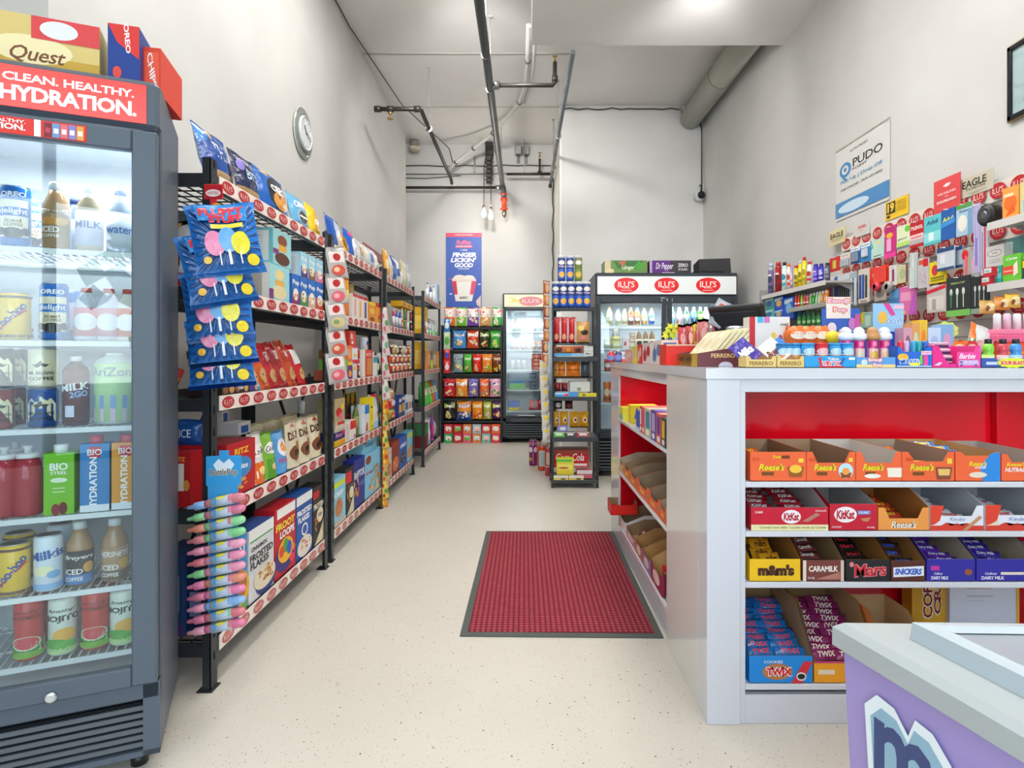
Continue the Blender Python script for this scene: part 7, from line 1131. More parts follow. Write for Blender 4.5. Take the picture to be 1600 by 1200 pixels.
for i, (p0, p1, ya, c, c2_, nm) in enumerate(((1061, 1075, 507, 'C84A4A', 'E0A0A0', 'red patterned'), (1075, 1086, 505, 'C85048', 'E8B0A8', 'light red patterned'), (1084, 1092, 502, 'D8C83A', 'C84A3A', 'yellow'), (1092, 1112, 498, 'D07A78', 'E0A8A0', 'dusty pink'), (1115, 1136, 497, 'C8585A', 'B8C0B8', 'red and silver'))):
    Y = 2.62; z1 = PZ(ya, Y); Bag('candy_bag', f'{nm} candy bag standing behind the cream chocolate bars', 'candy bag', PX(p1, Y)-PX(p0, Y), z1-Z0, .05, c, [E(.5, .65, .3, .15, c2_), E(.4, .4, .2, .1, c2_), E(.65, .85, .15, .06, c2_)], ((PX(p0, Y)+PX(p1, Y))/2, Y, Z0), 0, seed=i, stand=True, nu=6, nv=8, ccol='B88A5A')
for i, (px, py) in enumerate(((1116, 508), (1124, 486))):
    Y = 2.5; o = Box('candy_pack', ['silver pack with red oval on the sloping card', 'upper silver pack with red oval on the sloping card'][i], 'candy pack', .055, .055, .008, 'A8B0BC', [E(.5, .5, .36, .3, 'D8C8C4'), E(.5, .5, .26, .2, 'C86A5A')], loc=(PX(px, Y), Y, PZ(py, Y)), kind='film'); o.rotation_euler = Euler((R(-25), R(30), R(-10)), 'XYZ')
t = thing('card_reader_stand', 'dark sloping sign holder leaning over the candy bags', 'stand', (PX(1124, 2.53), 2.53, Z0)); g = G(); g.box(-.006, 0, 0, .006, .04, .2, ('6A7484', 'satin')); g.xform(Matrix.Rotation(R(22), 4, 'Y')); g.build('board', t)
t = thing('pos_monitor', 'black cash register monitor seen from behind on the counter', 'monitor', (PX(1156, 2.45), 2.45, Z0))
g = G(); g.box(-.12, -.012, -.085, .12, .012, .085, ('24272A', 'satin'), .006); g.box(-.10, -.02, -.065, .10, -.012, .065, ('2E3236', 'matte'), .006); g.xform(Matrix.Translation((0, 0, .165)) @ Matrix.Rotation(R(-52), 4, 'Z') @ Matrix.Rotation(R(28), 4, 'X')); g.build('screen_housing', t)
g = G(); g.box(-.11, .0122, -.075, .11, .014, .075, ('15181C', 'gloss')); g.xform(Matrix.Translation((0, 0, .165)) @ Matrix.Rotation(R(-52), 4, 'Z') @ Matrix.Rotation(R(28), 4, 'X')); g.build('screen', t)
g = G(); g.lathe([(.07, 0), (.06, .012), (.02, .02), (.016, .14)], ('202326', 'satin'), 18); g.build('stand', t)
t = thing('glass_jar', 'clear jar with blue wrapped candies beside the monitor', 'jar', (PX(1150, 2.3), 2.3, Z0)); g = G(); g.lathe([(.04, .0), (.045, .01), (.046, .1), (.035, .13)], ('E8ECF0', 'clear'), 20); g.build('body', t); g = G(); g.lathe([(.037, .13), (.037, .145), (.03, .15)], ('C8CCD0', 'metal'), 20); g.build('lid', t)
for i in range(14): g = G(); g.lathe([(.0, 0), (.011, .008), (.0, .016)], (['2A4AC8', 'E8E8F0', 'B8B8D8'][i % 3], 'film'), 8); tag(g.build('wrapped_candy', None, (PX(1150, 2.3)+.024*math.cos(i*2.4), 2.3+.024*math.sin(i*2.4), Z0+.012+.0065*i)), 'small wrapped candy inside the clear jar', 'candy', 'wrapped candies in the jar')
cb(1171, 1234, 495, 2.12, .06, 'E4E2E0', [Q(0, 0, .14, 1, 'C8303A'), Q(.2, .88, .34, 1, '4AB8E0'), Q(.36, .88, .5, 1, 'D87AC0'), E(.52, .25, .26, .2, 'F0C83A'), P([(.62, 0), (1, .1), (1, 0)], 'D8303A'), E(.6, .62, .06, .07, 'E8C84A'), E(.76, .58, .05, .06, 'D8485A'), E(.9, .56, .05, .07, 'E8A080'), E(.78, .34, .06, .07, '5AA8A0'), E(.66, .2, .06, .07, '8A5AB8'), E(.92, .3, .05, .07, '9AC04A'), T('meiji', .86, .84, .2, .08, '4A5A4A')], 'white box with coloured dots and yellow oval behind the gold boxes')
for i, px in enumerate((1241.5, 1259.5, 1280)):
    Y = 2.10; t = thing('toy_dispenser', ['left', 'middle', 'right'][i] + ' orange rounded candy dispenser behind the blue tubs', 'toy', (PX(px, Y), Y, Z0), 0)
    g = G(); g.lathe([(.03, 0), (.034, .02), (.034, .065), (.026, .08), (.034, .095), (.036, .115), (.026, .135), (.0, .142)], ('E8702A', 'plastic'), 18); g.build('body', t)
    g = G(); deco(g, [E(.5, .5, .22, .3, 'F4E0CC')], cylmap(.0345, .085, .13), 'plastic', .0008, True); deco(g, [E(.5, .5, .2, .3, 'F0D8C0')], cylmap(.0345, .02, .07), 'plastic', .0008, True); g.build('pale_front', t)
    for s in (-1, 1): g = G(); g.lathe([(.009, 0), (.007, .012), (0, .016)], ('D8602A', 'plastic'), 10, (s*.022, 0)); g.build('ear', t, (0, 0, .128))
Y = 1.93; x0, x1 = PX(1257.5, Y), PX(1337, Y)
Tray('display_tray', 'blue candy tray with red lettering in front of blue tubs on counter', x1-x0, .037, .12, '2E9AD8', '2A80B8', [T('Tubos', .56, .76, .22, .24, 'F0E4D8', bold=.1), T('VSN TOP', .54, .36, .42, .46, 'F4ECEC', bold=.3), T('VSN TOP', .54, .36, .38, .34, 'D8242E', bold=.08), Q(.28, .02, .76, .14, 'D8242E'), P([(.26, .85), (.32, .9), (.34, .2), (.29, .15)], 'C83A4A'), P([(.74, .85), (.8, .8), (.72, .2), (.68, .25)], '3A5AA8'), Q(.86, .66, .98, .86, 'E8EEF4')], loc=((x0+x1)/2, Y, Z0))
for i, (px, c, r) in enumerate(((1225.5, '2A7AB8', .018), (1235, '2E86C4', .018), (1246, '2E8ACA', .02), (1262, '3A9AD8', .021), (1282.5, 'D8303A', .021), (1303.5, '3A9AD8', .020), (1323, '3A9AD8', .020))):
    Can('candy_tub', (f'{["first", "second", "third", "fourth", "", "fifth", "last"][i]} blue candy tub' if i != 4 else 'red candy tub') + ' in the row behind the blue tray', 'tub', r, PZ(537, 1.97)-Z0-.002, c, [E(.5, .72, .3, .16, 'BFE0F0' if i != 4 else 'F0C0C0'), E(.5, .4, .35, .14, 'E8A060'), Q(0, .55, 1, .6, 'E8ECF0')], (PX(px, 1.97), 1.97+(i < 3)*.02, Z0+.001), 0, seg=18, lid=c, cap=c)
Y = 2.12
g = G(); x0, x1 = PX(1284, Y), PX(1343, Y); z1 = PZ(482, Y); g.box(x0, Y, Z0, x1, Y+.004, z1, ('3A62B8', 'card')); g.box(PX(1291, Y), Y-.001, z1-.035, PX(1329, Y), Y+.003, PZ(464, Y), ('F0E4DC', 'card'), .001)
deco(g, [T('Emoji', .44, 1.12, .62, .13, 'E87A2A', bold=.3), T('Emoji', .44, 1.12, .57, .10, 'F4C8E0', bold=.1), T('Pop', .48, .97, .40, .125, 'E87A2A', bold=.3), T('Pop', .48, .97, .35, .095, 'F4C8E0', bold=.1), E(.26, .66, .12, .1, 'E8D8E0'), E(.56, .56, .14, .1, 'E8C888'), E(.8, .74, .1, .1, 'C87AC0'), Q(0, .4, .4, .46, '6AA0E0'), Q(.86, .5, 1, .9, 'C85A9A')], flat(x0, x1, Z0, z1, Y-.001)); tag(g.build('display_card'), 'blue display card with bubble lettering behind the yellow ball lollipop', 'display card')
t = thing('ball_lollipop', 'yellow ball lollipop with a face-free side, in front of the blue display card', 'lollipop', (PX(1301, 2.06), 2.06, Z0)); g = G(); g.lathe([(0, .075), (.016, .08), (.024, .1), (.016, .118), (0, .124)], ('F0D82A', 'gloss'), 20); g.build('ball', t); g = G(); g.lathe([(.014, 0), (.014, .03), (.006, .035), (.006, .075)], ('3A8AB8', 'plastic'), 14); g.build('stand', t)
t['label'] = 'yellow ball lollipop in front of the blue display card'
Y = 1.965
for i, (px, tc, nm) in enumerate(((1321.5, 'E4E8F0', 'first white-topped'), (1342, 'E8ECF4', 'second white-topped'), (1363, 'C8905A', 'tan-topped'), (1381.5, 'E8E8F0', 'last white-topped'))):
    t = thing('candy_tube', f'{nm} pink candy tube standing behind the lettered tray', 'candy tube', (PX(px, Y+.02), Y+.02, Z0+.002))
    g = G(); g.lathe([(.015, 0), (.016, .004), (.016, .086)], ('D87AB0', 'clear' if 0 else 'gloss'), 16); deco(g, [Q(.1, .72, .9, .98, 'D81E7A'), E(.5, .86, .12, .1, 'F080B0'), Q(.2, .1, .8, .68, 'F0C8B8'), E(.5, .45, .22, .14, ['E8C86A', 'E8D8C0', 'E8B03A', 'F0B878'][i]), Q(.1, 0, .9, .1, 'E0A0D0')], cylmap(.016, 0, .086), 'gloss', .0005, True); g.build('tube', t)
    g = G(); g.lathe([(.017, .086), (.024, .092), (.023, .104), (.016, .112), (.018, .118), (.008, .128), (.0, .13)], (tc, 'plastic'), 16); g.build('topper', t)
Y = 1.93; x0, x1 = PX(1338, Y), PX(1399, Y)
Tray('display_tray', 'blue and cream tray with bubble lettering under the pink candy tubes', x1-x0, .033, .07, '5A9AD8', '5A8AC0', [Q(0, 0, 1, .3, 'E8D08A'), T('Emoji', .48, .7, .38, .52, 'E86A2A', bold=.3), T('Emoji', .48, .7, .34, .4, 'F4E4F0', bold=.08), T('Pop', .54, .22, .26, .44, 'E86A2A', bold=.3), T('Pop', .54, .22, .22, .34, 'F4E4F0', bold=.08), E(.2, .5, .08, .3, 'C8D8F0')], .024, .033, .3, .05, loc=((x0+x1)/2, Y, Z0))
x0, x1 = PX(1399.5, Y), PX(1456, Y)
Tray('display_box', 'bright blue box with wavy white lettering and yellow sun circle', x1-x0, .066, .10, '2A6ACC', '2A5AA8', [Q(0, 0, .06, 1, '1E4AA0'), E(.2, .5, .15, .18, 'F0B43A'), T('MELODY', .42, .3, .62, .24, 'E8F2FA', bold=.25), T('MELODY', .42, .3, .6, .18, '2A6ACC', bold=.04), E(.52, .16, .16, .08, 'E8E04A'), Q(.7, .62, .98, .8, 'F0D0DC'), T('Pops', .84, .71, .22, .12, 'E04A8A'), Q(.76, .1, .88, .6, 'E84A9A'), Q(.66, .15, .73, .6, '7AC84A'), Q(.02, .03, .98, .09, 'BFD8F0')], .05, .07, loc=((x0+x1)/2, Y, Z0), cat='display box')
for i, (px, c) in enumerate(((1407, 'D8304A'), (1416, 'C8A8D8'), (1427, '3A9AC8'), (1436, '2EA0A0'), (1446, '3A6AC8'))):
    g = G(); g.lathe([(.008, 0), (.009, .03), (.009, .078), (.006, .084)], (c, 'film'), 10); tag(g.build('whistle_candy', None, (PX(px, 1.965), 1.965, Z0+.002)), ['red', 'lilac', 'light blue', 'teal', 'deep blue'][i] + ' wrapped whistle candy in the bright blue box', 'candy')
Y = 2.14; g = G(); x0, x1 = PX(1366, Y), PX(1412, Y); g.box(x0, Y, Z0, x1, Y+.1, PZ(518, Y), ('1E4AB0', 'card')); g.box(x0-.004, Y, PZ(518, Y), x1, Y+.003, PZ(474, Y), ('9AC8EC', 'card'))
deco(g, [E(.28, .5, .16, .22, 'F0C050'), T('OOY!', .66, .35, .5, .22, 'E8F2FA', bold=.25), T('OOY!', .66, .35, .48, .18, '3A9AD8', bold=.04), P([(.3, 1), (.5, 1), (.72, .6), (.58, .55)], 'E04A9A'), Q(.66, .8, 1, .95, 'F0C0D8')], flat(x0, x1, PZ(518, Y), PZ(474, Y), Y)); tag(g.build('display_box'), 'light blue header card over a dark blue box behind candy tubes', 'display box')
# pink bus tray
Y = 1.93; x0, x1 = PX(1457, Y), PX(1532, Y); t = thing('display_box', 'hot pink toy tray with white script and bus picture on the counter', 'display box', (x0, Y, Z0)); Wd = x1-x0
g = G(); PK = ('E8308C', 'card'); PI_ = ('F04A9C', 'card'); hp = .07
for yy in (0, .0015): g.poly([(0, yy, 0), (.4*Wd, yy, 0), (.26*Wd, yy, .028), (.12*Wd, yy, hp), (0, yy, hp)], PK); g.poly([(.5*Wd, yy, 0), (Wd, yy, 0), (Wd, yy, hp*.98), (.9*Wd, yy, hp*.96), (.86*Wd, yy, .05), (.52*Wd, yy, .05)], PI_)
g.poly([(.38*Wd, 0, 0), (.52*Wd, 0, 0), (.52*Wd, 0, .012), (.34*Wd, 0, .012)], PK); g.poly([(0, 0, 0), (0, .12, 0), (0, .12, hp), (0, 0, hp)], PK); g.poly([(Wd, 0, 0), (Wd, .12, 0), (Wd, .12, hp), (Wd, 0, hp)], PI_); g.poly([(0, .12, 0), (Wd, .12, 0), (Wd, .12, hp), (0, .12, hp)], PK); g.poly([(0, 0, .001), (Wd, 0, .001), (Wd, .12, .001), (0, .12, .001)], ('B85A7A', 'card'))
deco(g, [T('Barbie', .72, .52, .34, .24, 'F4ECF4', bold=.04, shear=.35), P([(.55, .1), (.55, .3), (.58, .34), (.94, .34), (.96, .3), (.96, .1)], 'C8B0DC'), E(.6, .1, .035, .05, '7A4AA0'), E(.9, .1, .035, .05, '7A4AA0'), Q(.57, .2, .62, .29, '6A5A8A'), Q(.66, .2, .72, .3, 'DCC8E8'), Q(.75, .2, .81, .3, 'DCC8E8'), Q(.84, .2, .9, .3, 'DCC8E8'), P([(.02, .1), (.14, .26), (.2, .2), (.12, .08)], 'D8C8E0')], flat(0, Wd, 0, hp)); g.build('tray', t)
for i in range(3):
    t = thing('toy_bus', ['front', 'middle', 'rear'][i] + ' small pink and white toy bus in the hot pink tray', 'toy', (x0+.05+.018*i, Y+.02+.032*i, Z0+.004+.022*i), R(6*i)); g = G(); g.box(-.03, 0, .004, .03, .024, .03, ('E8A0C0', 'plastic'), .004); g.box(-.028, -.0005, .016, .028, 0, .026, ('4A3A5A', 'gloss')); g.box(-.03, 0, .03, .03, .024, .034, ('F0E4EC', 'plastic'), .002); g.build('body', t)
    for k in (-.018, .018): g = G(); g.lathe([(.006, 0), (.006, .004)], ('2A2A2A', 'plastic'), 10); g.xform(Matrix.Translation((k, -.001, .006)) @ Matrix.Rotation(PI/2, 4, 'X')); g.build('wheel', t)
# sour spray bottles
x0, x1 = PX(1534, Y), PX(1620, Y)
Tray('display_tray', 'blue tray with yellow and pink burst lettering at the right end', x1-x0, .03, .1, '3A5AA8', '4A5A8A', [Q(.08, .3, .28, .6, 'C8D8F0'), star(.56, .5, .3, .56, 12, 'D8E83A', .85), T('SOUR BLAST', .56, .5, .44, .42, 'E8408A', bold=.15)], .022, .03, .25, .03, loc=((x0+x1)/2, Y, Z0))
for i, (px, c, c2_, nm) in enumerate(((1544, '8AD84A', 'C8F08A', 'green'), (1567, 'D84A5A', 'F0C0C0', 'red'), (1587, '4A9AE0', 'A8D0F0', 'blue'), (1610, '9A4AC8', 'D8B0F0', 'violet'))):
    Bottle('spray_candy', f'{nm} sour spray candy bottle in the blue burst tray', 'candy bottle', .017, .09, c, c2_, '2A2A2E', [E(.5, .5, .3, .3, 'F4F0F0'), E(.5, .4, .12, .12, c)], (PX(px, 1.97), 1.97, Z0+.002), 0, prof=[(.95, 0), (1, .03), (.95, .45), (.8, .5), (.95, .56), (.9, .75), (.5, .85)], capr=.6, lz=(.05, .42), seg=16)
Y = 2.1; t = thing('candy_bin', 'orange candy bin with pink lid and clear tubes at the right end', 'bin', (PX(1600, Y), Y, Z0)); g = G(); g.box(-.09, 0, 0, .1, .12, .085, ('E8501E', 'plastic'), .004); g.box(-.07, -.001, .04, -.02, .0, .075, ('C89A8A', 'plastic')); g.box(-.09, -.002, .045, .1, -.0, .052, ('F0901E', 'plastic')); g.build('bin', t); g = G(); g.box(-.095, -.004, .085, .105, .124, .112, ('E8608A', 'plastic'), .004); g.box(-.09, -.002, .112, .1, .12, .13, ('F080A0', 'plastic'), .003); g.build('lid', t)
for i in range(5): g = G(); g.lathe([(.012, 0), (.012, .05), (.008, .055)], (['E8E0E4', 'E8C0D0'][i % 2], 'gloss'), 12); tag(g.build('candy_tube', None, (PX(1600, Y)-.07+.035*i, Y+.03, Z0+.131)), ['leftmost', 'second', 'middle', 'fourth', 'rightmost'][i] + ' pale pink candy tube standing on the pink lid', 'candy tube')
for i, (px, py, c, nm) in enumerate(((1552, 472, 'D8A85A', 'golden'), (1575, 466, 'E0903A', 'orange'), (1592, 462, 'E8B84A', 'yellow'))): Bag('snack_pack', f'{nm} twisted snack pack above the clear candy tubes', 'snack pack', .07, .05, .03, c, [E(.5, .5, .3, .3, 'F0D8A0'), E(.3, .4, .1, .2, '8A4A2A')], (PX(px, 2.16), 2.17, PZ(py+18, 2.16)), R(10), seed=i, nu=5, nv=5)
o = Bag('candy_bag', 'white bag with orange and green edge leaning beside the orange bin', 'candy bag', .09, .14, .03, 'D8DCD8', [P([(0, 0), (.25, 0), (.22, .55), (0, .55)], '2A9A4A'), P([(0, .55), (.22, .55), (.2, 1), (0, 1)], 'E8702A'), E(.6, .35, .22, .12, '5AA04A'), E(.65, .2, .14, .08, 'C8302A')], (PX(1528, 2.1), 2.1, Z0+.02), R(0), seed=3); o.rotation_euler = Euler((R(-14), R(24), 0), 'XYZ')
for i, (px, c, nm) in enumerate(((1500, 'E8702A', 'orange'), (1520, 'C83040', 'red'), (1545, 'D8A0A0', 'pink'))): Bag('candy_pack', f'{nm} candy pack heaped behind the hot pink tray', 'candy pack', .07, .06, .03, c, [E(.5, .5, .3, .3, 'F0D0B0'), E(.3, .3, .15, .15, '3A2A2A')], (PX(px, 2.08), 2.08, Z0+.03), R(-8+i*8), seed=i+5, nu=5, nv=6)
Y = 2.12; g = G(); pts = [(.045*(1 if k % 2 else .85)*math.cos(PI*k/9), .034*(1 if k % 2 else .85)*math.sin(PI*k/9)) for k in range(18)]; g.prism(pts, 0, .003, ('D8E070', 'card')); g.xform(Matrix.Rotation(PI/2, 4, 'X')); g.box(-.004, -.002, -.1, .004, 0, -.02, ('B8C8E0', 'plastic'))
deco(g, [T('SOUR', .5, .66, .6, .26, 'E87AB0', bold=.12), T('BLAST', .5, .36, .66, .26, 'E87AB0', bold=.12), E(.5, .5, .0, .0, 'F0D8E8')], flat(-.045, .045, -.034, .034, -.003)); tag(g.build('display_sign', None, (PX(1478, Y), Y, Z0+.125)), 'yellow burst sign with pink lettering standing behind the pink tray', 'sign')
for i, (p0, p1, ya, c, c2_, nm) in enumerate(((1412, 1425, 512, 'D8A0B0', '8A6A6A', 'pink'), (1425, 1437, 505, 'E0A060', 'D8D8C0', 'orange and lime'), (1437, 1449, 500, 'E8C03A', 'E88A3A', 'yellow'), (1450, 1470, 512, 'C8D8F0', 'A8C0E8', 'pale blue'), (1470, 1490, 507, '8AB0D8', 'E0A0C8', 'blue and pink'))): cb(p0, p1, ya, 2.09+.0*i, .05, c, [E(.5, .6, .3, .2, c2_), Q(.1, .2, .9, .4, 'E8E4E8')], f'{nm} candy box in the second row on the counter', yb=None)
# ================= goods wall behind the counter (on the right wall) =================
t = thing('slatwall_panel', 'pale grey slatwall panel with rows of red oval strips behind the counter', 'wall display', (0, 0, 0))
YW0, YW1 = 2.05, 4.02
a = G(); a.box(XR-.03, YW0, 1.116, XR-.004, YW1, 1.925, ('C4BFB8', 'satin'))
for k in range(10): a.box(XR-.0335, YW0, 1.16+.078*k, XR-.03, YW1, 1.165+.078*k, ('8E8A84', 'matte'))
a.build('panel', t)
SROW = [1.88, 1.70, 1.53, 1.36, 1.19]
for z in SROW:
    a = G(); a.box(XR-.045, YW0, z-.042, XR-.034, YW1, z+.042, ('D8D0C6', 'card')); it = []
    n = 17
    for k in range(n): it += ilus((k+.5)/n, .5, .4/n*1.0, .42)
    deco(a, it, lambda u, v, e, z=z: (XR-.045-e, YW1+(YW0-YW1)*u, z-.042+.084*v)); a.build('price_strip', t)
# deep shelves at both ends
def rsh(name, y0, y1, z, xf, label, lip='D0CCC8'):
    o = thing(name, label, 'shelf', (0, 0, 0)); a = G(); a.box(xf, y0, z-.014, XR-.034, y1, z, ('B8B4B0', 'satin'), .002); a.build('board', o)
    a = G(); a.box(xf-.004, y0, z-.026, xf, y1, z+.004, (lip, 'satin')); a.build('front_lip', o)
    for y in (y0+.03, y1-.03): a = G(); a.poly([(XR-.05, y, z-.014), (xf+.08, y, z-.014), (XR-.05, y, z-.09)], ('A8A6A2', 'satin')); a.poly([(XR-.05, y+.003, z-.014), (xf+.08, y+.003, z-.014), (XR-.05, y+.003, z-.09)], ('A8A6A2', 'satin')); a.build('bracket', o)
    return o
rsh('wall_shelf', 3.72, 4.72, 1.612, 1.85, 'grey wall shelf holding spray bottles left of the slatwall'); rsh('wall_shelf', 3.72, 4.24, 1.478, 1.85, 'narrow grey wall shelf with lighters under the bottle shelf', '9A9894'); rsh('wall_shelf', 3.74, 4.72, 1.335, 1.85, 'lowest grey wall shelf with blue detergent packs')
rsh('wall_shelf', 2.06, 2.42, 1.672, 1.85, 'upper white wall shelf at the right end with tape roll'); rsh('wall_shelf', 2.06, 2.42, 1.428, 1.85, 'lower white wall shelf at the right end with bandage boxes')
g = G(); g.box(1.84, 4.73, 1.2, XR-.004, 4.745, 1.66, ('9A9894', 'satin')); deco(g, [E(.3, .6, .25, .3, 'B8404A'), E(.3, .35, .2, .2, 'C86A70')], flat(1.84, XR, 1.2, 1.66, 4.73)); tag(g.build('shelf_end_panel'), 'grey end panel with faint red print beside the bottle shelf', 'panel')
XS = 1.87
def wy(px, X=XS): return 948*X/(px-819)
def wz(py, px, X=XS): return H-(py-557)*wy(px, X)/948
def wbot(p0, p1, yt, z, liq, lab, cap, it, desc, name='spray_bottle', X=XS, **kw):
    pm = (p0+p1)/2; Yb_ = wy(pm, X); h = wz(yt, pm, X)-z; r = (p1-p0)/2*Yb_/948*.95; return Bottle(name, desc, 'bottle', r, h, liq, lab, cap, it, (X+r, Yb_, z+.001), -PI/2+R(30), seg=16, **kw)
SP2 = [(.95, 0), (1, .02), (1, .8), (.9, .86), (.7, .9)]
for p0, p1, yt, l, lb, cp, c2_, nm in ((1196, 1205, 412, 'A8A8B8', '7A6A9A', 'B8C8D8', '3A3A5A', 'grey and violet spray can'), (1206.5, 1216.5, 410, 'A81A1E', 'A01A20', 'B82A2A', '6A0E12', 'all red spray can'), (1218, 1226, 410, 'D8ECEC', 'D8ECEC', '2A2E2E', '2A9AB0', 'pale teal bottle with black cap'), (1226.5, 1233, 412, 'E8D8C8', 'E8D8D0', 'E8742A', 'D8402A', 'white and red bottle with orange cap'), (1233.5, 1237, 413, 'B89AC8', 'B89AC8', 'D8B0D0', 'D8D0E0', 'slim lilac bottle'), (1237.5, 1244.5, 415, 'E8D020', 'E8D020', 'C8283A', '8A7A1A', 'yellow bottle with red cap'), (1245, 1250.5, 408, 'ECD41E', 'ECD41E', 'E8E0E0', '8A7A1A', 'yellow bottle with white neck'), (1250.5, 1257, 402, 'F0DC2A', 'F0DC2A', 'C8283A', 'A89A2A', 'tall yellow bottle with red cap'), (1257.5, 1265.5, 409, 'D8D8D0', 'DCE0D8', 'C8303A', 'C8202A', 'white and red bottle'), (1266.5, 1275, 413, '3A2AA8', '4A3AC0', '3A2A9A', '9A7AE0', 'left indigo bottle'), (1275.5, 1283.5, 412, '2A2AA0', '3A3ABC', '3A2AA0', 'C8B8F0', 'right indigo bottle'), (1284.5, 1293, 411, '3A3A4A', '5A5A6A', '2A2A32', '8A8A9A', 'dark grey bottle')):
    wbot(p0, p1, yt, 1.613, l, lb, cp, [E(.5, .6, .3, .14, c2_), Q(.2, .2, .8, .34, c2_), Q(.3, .75, .7, .82, 'E8E4E4')], nm + ' on the grey bottle shelf', prof=SP2, capr=.8, lz=(.05, .78))
for i in range(5):
    c = ['E8502A', 'D84A2A', 'A8D82A', 'E84A5A', 'E85A6A'][i]; wbot(1240+i*4.5, 1244.2+i*4.5, 459, 1.479, c, c, ['3A8A3A', '2A2A2A', '2A6A3A', '2A2A2A', '2A2A2A'][i], [Q(.2, .3, .8, .5, 'F0E8E0')], f'{["orange", "red", "lime", "pink", "rose"][i]} energy shot bottle on the narrow shelf', name='shot_bottle')
for i in range(6):
    c = ['5AC84A', '3AA84A', 'A8D8A0', 'D8D0A0', 'E8862A', 'E8902A'][i]; px = 1265.5+i*4.6; Yl = wy(px); o = Box('lighter', f'{["light green", "green", "pale green", "cream", "orange", "bright orange"][i]} lighter standing on the narrow shelf', 'lighter', .024, .078, .012, c, [Q(0, .8, 1, 1, 'C8C8C8'), Q(.2, .2, .5, .6, 'F0F0E8')], loc=(XS, Yl, 1.479), rot=-PI/2, kind='gloss'); o.rotation_euler = Euler((0, R(14), -PI/2), 'XYZ')
def wcard(p0, p1, ya, yb, col, it, desc, X=2.0, d=.006, name='blister_pack', cat='pack', blister=None, kind='card', tilt=0, hook=True):
    y0, y1 = wy(p1, X), wy(p0, X); pm = (p0+p1)/2; z1, z0 = wz(ya, pm, X), wz(yb, pm, X); wd = y1-y0
    g = G(); g.box(-wd/2, 0, 0, wd/2, d, z1-z0, (col, kind), .001)
    deco(g, it, flat(-wd/2, wd/2, 0, z1-z0), kind); o = g.build(name, None, (X, (y0+y1)/2, z0), Euler((0, 0, -PI/2), 'XYZ')); hh = z1-z0
    if blister:
        u0, v0, u1, v1, bc = blister; b = G(); b.box(-wd/2+wd*u0, -.012, hh*v0, -wd/2+wd*u1, -.0005, hh*v1, (bc, 'gloss'), .004); b.build('blister', o)
    if hook: h_ = G(); h_.tube([(0, -.02, hh*.97), (0, XR-.046-X, hh*.97+.004)], .0022, ('C8C8C8', 'metal'), 6); hk = h_.build('hook', o)
    return tag(o, desc, cat)
for i, (p0, p1, ya, yb, c, c2_) in enumerate(((1195, 1209, 466, 484, '3A9A8A', '2A5AB0'), (1195, 1209, 484, 498, '5AB8A8', '2A6AA8'), (1210, 1224, 464, 484, '1E4AB8', 'E0B05A'), (1210, 1224, 484, 498, '2452B8', 'B8A86A'), (1225, 1240, 465, 498, '1E50C0', '6AB8E0'))):
    z0 = max(wz(yb, (p0+p1)/2), 1.336); wcard(p0, p1, ya, yb, c, [E(.5, .5, .3, .25, c2_), P([(.05, .7), (.9, .8), (.9, .95), (.05, .9)], 'B8D8E8')], ['teal wipes pack, upper left on the lowest shelf', 'teal wipes pack, lower left on the lowest shelf', 'blue pad pack with gold disc, upper, lowest shelf', 'blue pad pack with gold disc, lower, lowest shelf', 'large blue pad pack at right of the lowest shelf'][i], X=XS, d=.08, name='household_pack', hook=False)
for i in range(5): wbot(1243+i*7.5, 1250+i*7.5, 484, 1.336, '2A6A3A', '3A8A4A', '2A4A2A', [Q(.2, .3, .8, .6, '9AC88A')], ['first', 'second', 'third', 'fourth', 'fifth'][i] + ' green bottle from the left under the lighter shelf')
